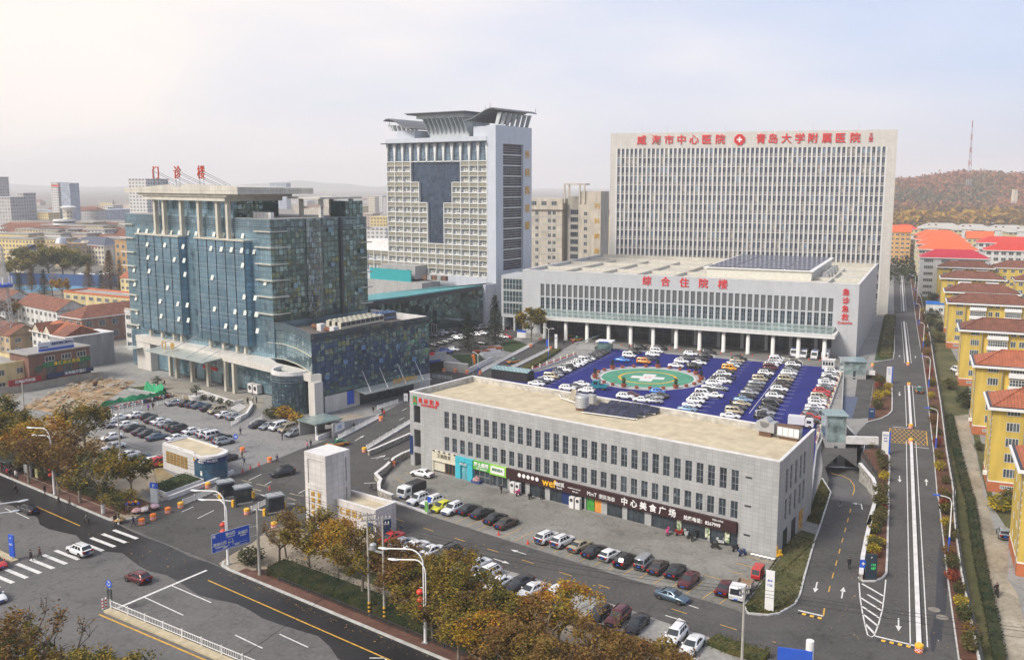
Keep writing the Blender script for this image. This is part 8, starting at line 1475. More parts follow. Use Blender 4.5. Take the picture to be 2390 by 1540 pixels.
for i,(x,y)in enumerate(((962,1020),(992,1010))):
 t=thing('warning_post',f'red and white striped post before the median tip, {("left","right")[i]} one','bollard',G('b',x,y),0,'striped posts at the median tip')
 for k in range(7):MB().cone((0,0,.2*k),(0,0,.2*k+.2),.1,.1,10).build('band',RED if k%2 else WHITE,t)
t=thing('round_sign','round blue arrow sign beside the forecourt railing','sign',G('a',2200,690),rad(-25));MB().cone((0,0,0),(0,0,2.4),.05,.05,8).build('post',GREY,t);MB().lathe([(.0,-.02),(.55,-.02),(.55,.02),(0,.02)],20).build('disc',BLUE,t,(0,-.06,2.6)).rotation_euler=(rad(90),0,0);text('arrow','➔',.8,WHITE,t,(0,-.1,2.6),ext=.01)
t=thing('warning_triangle','yellow triangular warning sign above a white plate in the hedge','sign',G('n',1050,1440,.1),rad(-30));MB().cone((0,0,0),(0,0,1.6),.05,.05,6).build('post',GREY,t);MB().add([(-.8,-.06,1.7),(.8,-.06,1.7),(0,-.06,3.0),(-.8,.0,1.7),(.8,0,1.7),(0,0,3.0)],[(0,1,2),(5,4,3),(0,3,4,1),(1,4,5,2),(2,5,3,0)]).build('triangle',YEL,t);text('symbol','⚠',.7,BLACK,t,(0,-.08,2.1),ext=.01);MB().box(-.8,-.06,1.1,.8,.0,1.6).build('plate',WHITE,t);text('sign_letters','慢行',.35,BLACK,t,(0,-.08,1.35),ext=.01)
t=thing('green_banner','green and blue banner sign by the inner road end of the lot','sign',G('l',305,1140),rad(-30));MB().box(-.5,-.05,.1,.1,.05,2.0).build('green_panel',mat('green_banner_face',(.15,.4,.1),.5,var=.15),t);MB().box(.1,-.05,2.0,.7,.05,2.9).build('blue_panel',BLUE,t);MB().cone((.2,0,0),(.2,0,3),.05,.05,6).build('post',STEEL,t)
sign('white and blue stand-up sign by the clinic wing canopy',G('f',2155,715),rad(-10),1.0,1.9,.1,WHITE,txt=[('P',0,1.2,.7)])
t=thing('windsock','bright orange windsock on a short pole behind the shop roof corner','windsock',G('u',1360,1290),0);MB().cone((0,0,0),(0,0,6.2),.08,.06,8).build('pole',STEEL,t);MB().tube([(0,0,6.2),(.3,0,5.6),(.45,0,4.6),(.5,0,3.6)],.5,10,0,.16).build('sock',ORG,t)
c=G('a',40,905,.1);t=plain('bus_shelter','dark bus shelter with curved roof at the left edge','bus shelter',c,sa_,[('roof',MB().box(-7,-1.2,2.6,3.6,1.3,2.8),mat('shelter_roof',(.10,.12,.12),.4,.3)),('back_panel',MB().box(-7,1.0,.3,3.5,1.08,2.5),CGL)]+[('post',MB().box(x,.85,0,x+.14,1.0,2.6),DARKM)for x in(-6.5,-3,.4,3.3)]);
c=G('a',262,940,.1);t=plain('billboard','grey framed billboard with a green landscape poster beside the bus shelter','billboard',c,sa_-.1,[('frame',MB().box(-1.7,-.15,.5,1.7,.15,4.4),GREY),('poster',MB().box(-1.5,-.18,2.0,1.5,-.151,4.2),mat('poster',(.12,.35,.25),.4,var=.5,scale=.9,col2=(.35,.55,.6))),('list_panel',MB().box(-1.5,-.18,.7,1.5,-.151,1.8),STEEL),('post',MB().box(-1.6,-.1,0,-1.3,.1,.5),GREY),('post',MB().box(1.3,-.1,0,1.6,.1,.5),GREY)]);sign('yellow notice panel beside the billboard',G('a',345,980,.1),sa_,.9,1.6,.5,mat('notice_yellow',(.5,.5,.25),.5))
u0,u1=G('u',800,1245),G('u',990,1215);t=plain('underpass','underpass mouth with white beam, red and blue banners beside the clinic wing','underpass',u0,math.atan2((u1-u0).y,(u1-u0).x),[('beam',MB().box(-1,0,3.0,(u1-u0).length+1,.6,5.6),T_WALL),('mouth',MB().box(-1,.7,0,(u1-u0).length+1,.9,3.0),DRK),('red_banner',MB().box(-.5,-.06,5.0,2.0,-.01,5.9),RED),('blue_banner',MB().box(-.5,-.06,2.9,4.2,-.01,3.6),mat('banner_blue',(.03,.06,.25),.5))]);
v0,v1=G('u',995,1215),G('u',1300,1245);lowwall('tall tiled wall beside the underpass mouth',[v0,v1],2.6,m=T_WALL);side_wall('curved retaining wall of the spruce lawn',v1,G('u',1600,1090),0,1.4,WSTONE,.4)
sheet('spruce_lawn',GS('u',((1060,1010),(1420,1000),(1560,1090),(1540,1130),(1300,1160))),.02,LAWN);sheet('spruce_lawn',GS('u',((1700,870),(1850,810),(2080,890),(1870,985),(1760,960))),.02,LAWN);sheet('rear_car_park',GS('u',((780,700),(1530,650),(1980,640),(1980,760),(1700,860),(1400,990),(1000,1010),(780,1010))),-.01,ASPH2)
for i in range(5):tag(ribbon([G('u',1440+i*12,985+i*18),G('u',1690+i*18,945+i*18)],.5,0,.14*(5-i)).build('step',WSTONE),kind='structure')
for i,(x,y)in enumerate(((1525,985),(1600,945),(1690,950),(1410,990))):t=thing('terracotta_planter',f'long red brown planter on the lawn steps, {ORD[i]} of the group','planter',G('u',x,y),rad(20),'planters on the lawn steps');put('planter_box',pbm,t);t.scale=(1.6,1.2,1)
acm=MB();acm.box(-.45,-.35,0,.45,.35,1.9);acm.lathe([(.3,0),(.3,.03),(.05,.04)],12,1);k_=len(acm.v)-36;acm.v[k_:]=[(v[0],-.35-v[2],1.4+v[1])for v in acm.v[k_:]];ame=acm.mesh('cabinet',[WSTONE,DARKM])
for i,(x,y)in enumerate(((1008,965),(1050,975),(1495,1090),(1545,1100))):t=thing('air_conditioner',f'white floor standing air conditioner unit at the shop front, {ORD[i]} from the left','air conditioner',G('l',x,y),rad(-36),'air conditioners at the shops');put('cabinet',ame,t)
for i in range(6):t=thing('barbell_weight',f'black and white weight on the ground by the tiled corner, {ORD[i]} from the left','weight',G('m',1030+26*i,862+6*i),0,'weights by the tiled corner');MB().lathe([(.1,0),(.36,.04),(.36,.22),(.1,.26)],14).build('disc',WHITE,t);MB().lathe([(.362,.08),(.372,.09),(.372,.17),(.362,.18)],14).build('band',BLACK,t)
t=thing('yellow_pump','yellow tool trolley at the tiled corner of the shop building','trolley',G('m',1200,875),rad(30));MB().box(-.5,-.3,.2,.5,.3,.5).build('bed',YEL,t);MB().box(-.5,-.05,.5,-.4,.05,1.9).build('handle',YEL,t);MB().box(-.2,-.2,.5,.3,.2,1.1).build('engine',YEL,t)
t=thing('fruit_display','heap of wrapped boxes and bags before the green shop','stall',G('l',710,885),rad(-36));MB().box(-1,-.5,0,1,.5,.5).build('table',mat('stall_blue',(.03,.06,.2),.6),t);MB().lathe([(.8,.5),(.6,.9),(.1,1.2)],9).build('heap',mat('mixed_goods',(.35,.2,.2),.7,var=.6,scale=5),t)
FB=bpy.data.objects['shop_building']
def onroof(name,label,cat,x,y,parts,rz=0):
 a=FB.rotation_euler.z;P_=Vector((FB.location.x+x*math.cos(a)-y*math.sin(a),FB.location.y+x*math.sin(a)+y*math.cos(a),13.2));t=thing(name,label,cat,P_,a+rz)
 for nm,b,m in parts:b.build(nm,m,t)
 return t
onroof('water_tank','round corrugated steel water tank on the cream roof','water tank',-41.6,11.4,[('tank',MB().lathe([(1.15,.5)]+[(1.2+.05*(k%2),.5+.2*k)for k in range(11)]+[(1.15,2.6),(.5,2.8),(.1,2.85)],22),STEEL),('stand',MB().box(-.8,-.8,0,.8,.8,.5),rust_)])
onroof('heat_pump','grey heat pump with blue fans beside the water tank','heat pump',-43.2,15.2,[('cabinet',MB().box(0,0,.3,1.5,1.1,1.9),STEEL),('fan_unit',MB().box(-2.2,.2,.3,-.3,1.0,1.5),BLUE),('pipe',MB().tube([(-8,2.6,.4),(-6,.5,.3),(-2,-1.5,.6),(1,-2.6,.8)],.1,6),WHITE),('panel',MB().add([(-4.6,1.0,.1),(-3.2,.6,.1),(-3.2,1.6,2.0),(-4.6,2.0,2.0)],[(0,1,2,3),(3,2,1,0)]),CRM)])
pvr=tile('dark_solar_cells',(.03,.035,.09),.18,.18,.012,(.16,.17,.2),.1,.15,.1,xy=True);t=onroof('solar_array','tilted array of dark solar panels on the cream roof','solar panels',-40.2,9.4,[('support',MB().tube([(0,0,.3),(10.5,0,.3)],.05,5),STEEL)],rad(8))
for r_ in range(3):
 for c_ in range(5):MB().add([(c_*2.0+r_*.9,r_*2.5,.35),(c_*2.0+1.85+r_*.9,r_*2.5,.35),(c_*2.0+1.85+r_*.9+.5,r_*2.5+2.2,1.2),(c_*2.0+r_*.9+.5,r_*2.5+2.2,1.2)],[(0,1,2,3),(3,2,1,0)]).build('solar_panel',pvr,t)
 MB().box(r_*.9,r_*2.5-.12,.2,r_*.9+10,r_*2.5-.04,.34).build('rail',WHITE,t)
onroof('exhaust_fan','grey sheet metal exhaust fan with round hood near the roof corner','exhaust unit',-8.6,15.4,[('duct',MB().box(-1.4,-.8,.8,1.6,1.0,2.4),STEEL),('hood',MB().cone((0,-.8,2.2),(0,1,2.2),.8,.8,14),STEEL),('stand',MB().box(-1,-.6,0,1,.6,.8),rust_)]);onroof('exhaust_cabinet','row of white and rusty filter cabinets beside the exhaust fan','exhaust unit',-6.6,14.8,[('cabinet',MB().box(0,0,.5,3.6,1.5,2.1),STEEL),('lid',MB().box(-.05,-.05,2.1,3.65,1.55,2.2),rust_),('stand',MB().box(.3,.2,0,3.3,1.3,.5),rust_)]+[('door_panel',MB().box(.15+.9*i,-.04,.7,.9+.9*i,-.0,1.95),WHITE)for i in range(4)])
sheet('terrace',GS('f',((230,560),(340,545),(1090,690),(1085,760),(930,800),(620,660),(430,650),(300,690),(60,620))),.02,ground_mat('terrace_paving',(.24,.225,.19),(.31,.29,.25),.15))
for i in range(5):tag(ribbon([G('f',250-i*8,640+i*10),G('f',560,705+i*9-20)],.4,0,.10*(5-i)*.6).build('step',TANP),kind='structure')
lowwall('low white terrace wall before the clinic with bushes',GS('f',((600,655),(870,745),(935,730))),.9,m=WSTONE);lowwall('curved white stair wall of the clinic terrace',GS('f',((990,740),(1000,765),(960,830),(880,870))),.8,m=WSTONE)
for i in range(5):tag(ribbon([G('f',850+i*12,775+i*4),G('f',915+i*10,745+i*3)],.4,0,.5-.09*i).build('step',WSTONE),kind='structure')
sheet('terrace_lawn',GS('f',((55,610),(260,600),(270,640),(120,645))),.05,LAWN)
# people
SKN=mat('skin',(.42,.25,.17),.6,var=.05);HAIR=mat('hair_black',(.012,.010,.010),.6,var=0)
def person_mesh(seed,gait,arm):
 """one continuous skinned body; trousers, coat and skin are faces of it"""
 rn=random.Random(seed);V=[];E_=[];Rr=[]
 def v(p_,r,par=None):
  V.append(p_);Rr.append(r);i=len(V)-1
  if par is not None:E_.append((par,i))
  return i
 pe=v((0,0,.93),.135);ab=v((0,0,1.1),.145,pe);ch=v((.02,0,1.32),.165,ab);nk=v((.02,0,1.48),.06,ch);hd=v((.045,0,1.58),.092,nk);tp=v((.03,0,1.69),.085,hd);v((.125,0,1.58),.022,hd)
 for s_ in(-1,1):
  st=gait*s_;hp=v((0,s_*.09,.9),.105,pe);kn=v((.17*st+.03,s_*.1,.5),.07,hp);an=v((.30*st-(.10 if st<0 else 0),s_*.1,.09+(.06 if st<-.1 else 0)),.047,kn);v((.30*st+.15-(.10 if st<0 else 0),s_*.115,.045+(.03 if st<-.1 else 0)),.042,an)
  sh=v((.01,s_*.19,1.40),.075,ch);sw=-gait*s_*.22;bend=arm if s_>0 else arm*.4
  el=v((sw*.7,s_*.26,1.12),.05,sh);wr=v((sw+.14+bend*.18,s_*.26,.90+bend*.25),.034,el);pm=v((sw+.17+bend*.24,s_*.26,.84+bend*.28),.036,wr)
  for q in range(4):k=v((sw+.18+bend*.28+.004*q,s_*(.26+.018*(q-1.5)),.785+bend*.30-.006*abs(q-1)),.0115,pm);v((sw+.205+bend*.30,s_*(.26+.017*(q-1.5)),.745+bend*.31),.0095,k)
  k=v((sw+.215+bend*.24,s_*.235,.83+bend*.27),.012,pm);v((sw+.24+bend*.25,s_*.233,.80+bend*.27),.010,k)
 me=bpy.data.meshes.new('p');me.from_pydata(V,E_,[]);o=bpy.data.objects.new('p',me);COL.objects.link(o);m_=o.modifiers.new('s','SKIN')
 for i,r in enumerate(Rr):me.skin_vertices[0].data[i].radius=(r,r*(1.25 if i in(ch,ab)else 1.0));me.skin_vertices[0].data[i].use_root=(i==0)
 o.modifiers.new('b','SUBSURF').levels=1;dg=bpy.context.evaluated_depsgraph_get();nm=bpy.data.meshes.new_from_object(o.evaluated_get(dg));bpy.data.objects.remove(o)
 nm.name='body';nm.materials.clear()
 for mm in(SKN,CLOTH['k'],CLOTH['k2'],BLACK):nm.materials.append(mm)
 for p_ in nm.polygons:
  c=p_.center;p_.material_index=3 if c.z<.1 else(1 if c.z<.86 and abs(c.y)<.2 else(0 if c.z>1.46 or(abs(c.y)>.17 and c.z<.91+arm*.2)else 2));p_.use_smooth=True
 return nm
CLOTH={k:mat('cloth_'+n_,c_,.85,var=.1,scale=6)for k,n_,c_ in(('k','black',(.012,.012,.014)),('k2','coal',(.022,.022,.026)),('n','navy',(.015,.025,.07)),('r','red',(.38,.02,.03)),('g','grey',(.12,.12,.12)),('w','white',(.55,.55,.55)),('p','purple',(.18,.06,.3)),('e','brown',(.08,.05,.035)),('b','blue',(.06,.12,.25)),('P','pink',(.5,.15,.2)))}
hb=MB().lathe([(.06,-.05),(.102,-.02),(.106,.06),(.085,.12),(.03,.145),(.0,.147)],12);hb.v=[(x+.03,y,z+1.595)for x,y,z in hb.v];hb.v=[(x-(.02 if z<1.6 else .008),y,z)for x,y,z in hb.v];hme=hb.mesh('hair',[HAIR],True)
coat=MB().lathe([(.20,.72),(.215,.9),(.18,1.1),(.20,1.3),(.17,1.42),(.07,1.47)],14);coat.v=[(x*.78+.01,y*1.08,z)for x,y,z in coat.v];cme2=coat.mesh('coat',[CLOTH['k2']],True)
fc=MB();fc.box(.128,-.045,1.598,.14,-.02,1.61,0);fc.box(.128,.02,1.598,.14,.045,1.61,0);fc.box(.128,-.025,1.535,.138,.025,1.543,1);fme=fc.mesh('face_features',[HAIR,REDL])
PB_=[person_mesh(1,.75,0),person_mesh(2,.1,0),person_mesh(3,.55,.6)]
def person(P_,a,k,top,bot,label,group=None,sc=1.0):
 t=thing('person',label,'person',P_,a,group);t.scale=(sc,)*3;o=put('body',PB_[k],t)
 for i,c in((1,bot),(2,top)):o.material_slots[i].link='OBJECT';o.material_slots[i].material=CLOTH[c]
 put('hair',hme,t);q=put('coat',cme2,t);q.material_slots[0].link='OBJECT';q.material_slots[0].material=CLOTH[top];put('face_features',fme,t);return t
for v,x,y,a,k,top,bot,lab in(('b',290,575,30,0,'k','k','person in dark clothes with a red bag, left of two walking over the zebra stripes'),('b',372,545,20,0,'e','k','person in brown coat, right of two walking over the zebra stripes'),('p',718,660,95,1,'k','k','person in black walking alone on the ramp lane'),('c',292,265,200,1,'e','k','person in a long brown coat beside the orange drum'),('c',320,345,205,0,'n','g','person in navy jacket walking near the kiosk'),('c',725,312,210,0,'n','k','person in navy walking on the forecourt edge'),('c',1095,148,210,1,'P','k','person with a pink front by the ball ended wall'),('c',1140,128,210,0,'k','k','taller person in black by the ball ended wall'),('c',1885,660,150,2,'g','n','person in grey carrying a long tube on the lane'),('c',2120,375,60,1,'k','k','person in black standing by the drum at the curved wall'),('f',915,968,230,0,'n','k','person in navy carrying white bags on the forecourt'),('f',1228,1005,200,1,'n','k','person in dark blue uniform by the parked silver hatchback'),('f',1910,800,60,1,'k','g','person in dark coat on the clinic wing pavement'),('f',1978,815,60,0,'k','k','person in black at the tip of the upper railing'),('f',1992,832,70,1,'r','e','person in red at the tip of the upper railing'),('f',1763,925,40,1,'k','k','person walking on the approach road pavement'),('f',345,600,180,0,'k','k','person on the terrace by the farther planter'),('f',1035,730,200,1,'n','k','person in navy at the top of the terrace steps'),('f',1008,720,190,1,'w','k','person in white at the top of the terrace steps'),('f',970,735,150,1,'k','k','person in black sitting low by the stair wall'),('a',1382,335,90,1,'p','k','person in purple by the scooter line'),('a',1425,320,100,0,'k','e','person in dark clothes by the scooter line'),('a',550,1215,200,0,'k','k','person in black, left of two on the left pavement'),('a',650,1230,200,0,'e','k','person in brown, right of two on the left pavement'),('a',420,1110,180,1,'k','k','person in dark clothes beside the street lamp on the left'),('a',1243,1412,170,0,'n','k','person in navy crossing the entrance mouth'),('a',1075,1390,120,1,'k','k','person in black at the pavement corner with a cart'),('a',1200,1305,90,1,'e','e','person in brown behind the fruit cart'),('a',1400,1310,250,1,'e','k','person in brown bending over the flower cart'),('l',912,975,240,0,'k','k','person in black jacket walking before the shops'),('n',258,330,200,0,'n','n','person in navy by the red car and the gatehouse'),('u',1730,1075,200,0,'w','k','person in white shirt on the lawn pavement'),('u',1785,740,200,1,'r','n','person in red cap in the rear car park'),('j',840,640,200,0,'k','k','person in black walking on the apron, left'),('j',955,645,190,1,'k','k','person in black near the white jeep'),('j',1105,640,180,1,'n','k','person in navy standing on the apron'),('j',1230,605,180,1,'n','k','person in navy before the porch doors'),('j',1745,720,200,1,'r','k','person in red by the parked white sedan'),('j',1770,720,200,1,'k','k','person in black by the parked white sedan'),('j',1877,700,200,1,'n','k','person in blue uniform left of the ambulances'),('j',1527,855,90,1,'k','k','person in black walking down the deck lane'),('j',415,620,90,1,'k','k','person in dark clothes at the porch lane'),('j',475,615,90,1,'r','k','person in red at the porch lane'),('A',1000,770,90,1,'k','k','person in black between parked cars near the parapet')):
 person(G(v,x,y,.0),rad(a),k,top,bot,lab,sc=1.04)
tb=thing('cardboard_tube','long grey tube carried on the shoulder of the person on the lane','tube',G('c',1885,660),rad(150));MB().tube([(-1.2,.22,1.75),(1.4,.26,1.2)],.09,8).build('tube',GREY,tb)
for i in range(9):person(G('a',20+i*18,905+(i*37%30)+i*6,.1),rad(200+i*31),1,['k','k2','n','r','k','e','k','w','g'][i],'k',f'person waiting by the bus shelter, {ORD[i]} from the left','people waiting at the bus shelter')
def rider(P_,a,lab,bike,top):
 t=dup(bike,P_,a,lab.replace('person riding','scooter under the person riding'));p_=person(P_+Vector((-math.cos(a)*.1,-math.sin(a)*.1,.12)),a,2,top,'k',lab,sc=.98)
rider(G('a',808,1390),sa_+math.pi,'person riding a dark scooter along the yellow edge line',BK[1],'g');rider(G('p',2125,915),rad(-100),'person riding a scooter on the old concrete path',BK[1],'k');rider(G('a',145,1110),sa_+math.pi,'person riding a scooter on the wet lane at the far left',BK[1],'k')
t=thing('seller_cart','cart with blue, red and yellow balloons and toys at the entrance corner','cart',G('a',1230,1270),.4);MB().box(-1.0,-.6,.5,1.0,.6,.8).build('tray',rust_,t);[MB().lathe([(.05,-.3),(.3,0),(.05,.3)],9).build('balloon',(BLUE,RED,YEL)[q%3],t,(-.7+.28*q,.3*math.sin(q*2),1.3+.18*(q%3)))for q in range(7)];wm_=wheel_mesh(.3,.08);[put('wheel',wm_,t,(0,s_*.62,.3))for s_ in(-1,1)]
for i,(x,y,c_)in enumerate(((1275,1295,(.5,.3,.3)),(1350,1285,(.55,.5,.5)),(1440,1255,(.5,.35,.4)),(1110,1380,(.4,.25,.1)))):t=thing('seller_cart',f'low cart with pale bundles at the entrance corner, {ORD[i]} of the row','cart',G('a',x,y),.3+i,'carts at the entrance corner');MB().box(-.9,-.5,.45,.9,.5,.6).build('tray',rust_,t);MB().lathe([(.85,.6),(.75,.8),(.4,1.0),(.1,1.05)],9).build('goods',mat(f'goods_{i}',c_,.8,var=.5,scale=5),t);[put('wheel',wm_,t,(0,s_*.52,.3))for s_ in(-1,1)]
# earth works and houses on the left
def dirt():
 rn=random.Random(4);c=GS('a',((250,260),(560,420),(920,330),(1180,110),(1240,60),(980,-40),(820,80),(480,180)));b=MB();n=26;A_,B_,C_,D_=c[0],c[1],c[3],c[5]
 P00,P10,P11,P01=G('a',200,300),G('a',760,400),G('a',1260,60),G('a',840,20);vs=[]
 for i in range(n):
  for j in range(n):
   u_,v_=i/(n-1),j/(n-1);p_=P00.lerp(P10,u_).lerp(P01.lerp(P11,u_),v_);e=min(u_,1-u_,v_,1-v_)*4
   z=.55*min(1,e)*(.35+.5*math.sin(u_*9+v_*4)*math.sin(v_*7)+rn.uniform(0,.4)+1.1*math.exp(-((u_-.75)**2+(v_-.55)**2)*40)+.9*math.exp(-((u_-.3)**2+(v_-.45)**2)*50));vs.append((p_.x,p_.y,max(0,z)))
 b.add(vs,[(i*n+j,(i+1)*n+j,(i+1)*n+j+1,i*n+j+1)for i in range(n-1)for j in range(n-1)]);tag(b.build('earth_mound',DIRT,smooth=True),kind='structure')
 rb=MB()
 for _ in range(170):
  u_,v_=rn.random(),rn.random();p_=P00.lerp(P10,u_).lerp(P01.lerp(P11,u_),v_);s=rn.uniform(.2,1.0);k=len(rb.v);rb.box(-s,-s*.4,0,s,s*.4,s*.25);a=rn.uniform(0,3.1);rb.v[k:]=[(p_.x+x*math.cos(a)-y*math.sin(a),p_.y+x*math.sin(a)+y*math.cos(a),z+.5)for x,y,z in rb.v[k:]]
 tag(rb.build('rubble',mat('rubble_mix',(.33,.29,.23),.9,var=.3,scale=.8)),kind='stuff')
 nt_=mat('green_net',(.02,.28,.12),.8,var=.3,scale=2)
 for pts,h,lab in((((945,310),(1120,255),(1280,235),(1400,215),(1530,190)),1.2,'long strip of green dust netting along the earth works'),(((1360,160),(1440,165),(1530,190)),2.4,'tall heap of green netting at the right end of the earth works')):
  pp_=GS('a',pts);o=pp_[0];bb=MB()
  for i in range(len(pp_)-1):
   for q in range(4):
    a,d=pp_[i].lerp(pp_[i+1],q/4)-o,pp_[i].lerp(pp_[i+1],(q+1)/4)-o;h0,h1=h*(1+.25*math.sin(i*3+q*1.7)),h*(1+.25*math.sin(i*3+q*1.7+1.7));w_=Vector((.5,.8,0));bb.add([a-w_+Vector((0,0,.05)),d-w_+Vector((0,0,.05)),d+Vector((0,0,h1)),a+Vector((0,0,h0)),d+w_+Vector((0,0,.3)),a+w_+Vector((0,0,.3))],[(0,1,2,3),(3,2,4,5)])
  tag(bb.build('dust_netting',nt_,None,o),lab,'netting')
 lowwall('grey wall between the earth works and the shops on the left',GS('y',((-60,1600),(450,1530),(900,1440),(1210,1400))),2.0,.3,False,mat('grey_plaster',(.30,.28,.25),.9,var=.2,scale=.5))
 for i in range(9):c=G('a',1210+i*28,150+i*5);tag(MB().box(-.35,-.25,0,.35,.25,.7).build('concrete_block',WSTONE,None,c,rad(20)),f'white concrete block edging the lawn, {ORD[i]} from the left','block','white blocks edging the lawn')
 m_=G('a',885,110,.3);t=thing('cement_mixer','small cement mixer on the earth works','cement mixer',m_,.4);MB().lathe([(.3,-.6),(.65,-.2),(.65,.25),(.35,.7)],14).build('drum',rust_,t,(0,0,1.1)).rotation_euler=(.3,1.0,0);MB().box(-.5,-.4,0,.5,.4,.5).build('frame',DARKM,t)
dirt()
def brown_shop():
 p_=G('y',330,1130,9.0);t=thing('brown_shop_building','brown tiled three storey shop building with green, navy and white signs','building',(p_.x,p_.y,0),rad(57));Z=9.0;q=loc2(t,G('y',1035,1020,9.0));L=q.x;D=9.2
 MB().box(0,0,0,L,D,Z).build('wall',BRN,t);MB().box(-.6,-.6,Z,L+.4,D+.4,Z+.3).build('roof',mat('grey_flat_roof',(.28,.27,.26),.8,var=.15,scale=.5),t);wm_=wmesh(2.6,1.5,GLD,WHITE,3,1,.1)
 def X(x):return L*(x-330)/(1035-330)
 for x in(510,700,880):put('window',wm_,t,(X(x),-.01,6.6));put('window',wmesh(2.7,1.9,GLW,DARKM,3,1,.1),t,(X(x)+.2,-.01,3.3));put('window',wmesh(2.8,2.0,GLD,DARKM,3,1,.1),t,(X(x)+.3,-.01,.1))
 put('window',wmesh(1.9,1.5,mat('green_pane',(.03,.1,.08),.2),DARKM,2,1,.1),t,(X(370)+.5,-.01,4.3))
 g=MB().box(X(475),-.35,5.3,L,0,6.4).build('green_sign',mat('green_sign_face',(.02,.16,.06),.5,var=.05),t);text('sign_letters','◉仁济大药店',1.05,mat('yellow_letters',(.8,.45,.02),.4,var=0),g,((X(475)+L)/2,-.37,5.85),bold=.02,sp=1.35)
 n_=MB().box(X(515),-.45,2.3,L+.6,0,3.3).build('navy_sign',mat('navy_sign',(.01,.03,.12),.5),t);text('sign_letters','沐林医疗器械',.95,WHITE,n_,((X(560)+L)/2+1,-.47,2.8),bold=.02,sp=1.1);text('sign_letters','助听器·轮椅·制氧机',.6,RED,t,((X(580)+L)/2,-.08,1.95),bold=.02)
 b0,b1=loc2(t,G('y',450,1090,9.3)),loc2(t,G('y',885,1030,9.3));s=MB().box(b0.x,b0.y,Z+.3,b0.x+(b1.x-b0.x),b0.y+.2,Z+2.6);w_=s.build('roof_sign',mat('pale_sign',(.55,.57,.65),.5,var=.03),t);MB().box(b0.x,b0.y-.02,Z+.3,b1.x,b0.y-.001,Z+.9).build('sign_stripe',BLUE,w_);text('sign_letters','无鼾睡眠体验中心',.74,mat('navy_letters',(.03,.03,.2),.5,var=0),w_,((b0.x+b1.x)/2+1.6,b0.y-.03,Z+1.9),bold=.02);text('sign_letters','睡吧医学堂',.45,MATS['navy_letters'],w_,(b0.x+1.5,b0.y-.03,Z+1.25))
 r=MB().box(-5.8,-1.0,2.0,2.4,-.8,3.5).build('red_sign',mat('maroon_board',(.28,.02,.03),.5,var=.05),t);text('sign_letters','瑞声达助听器',.85,WHITE,r,(-1.7,-1.03,2.8),bold=.02)
 p2=G('y',-30,1290,6.5);block('yellow_shop','plain yellow building at the left frame edge beside the brown shops',Vector((-152,236,0)),-36,16,9,2,3.2,Y2,('flat',ROOFG),cols=4)
 MB_=thing('grey_gable_block','plain grey blind wall block behind the brown shop building','building',(-136,257,0),rad(57));q2=14.6;MB().box(0,0,0,q2,8,9).build('wall',GRW,MB_);MB().box(-.2,-.2,9,q2+.2,8.2,9.3).build('coping',WSTONE,MB_);MB().add([(.5,1.5,9.3),(q2*.8,1.5,9.3),(q2*.4,1.5,11.8),(.5,8,9.3),(q2*.8,8,9.3),(q2*.4,8,11.8)],[(0,1,2),(5,4,3),(0,2,5,3),(1,4,5,2)]).build('roof',RT5,MB_)
brown_shop()
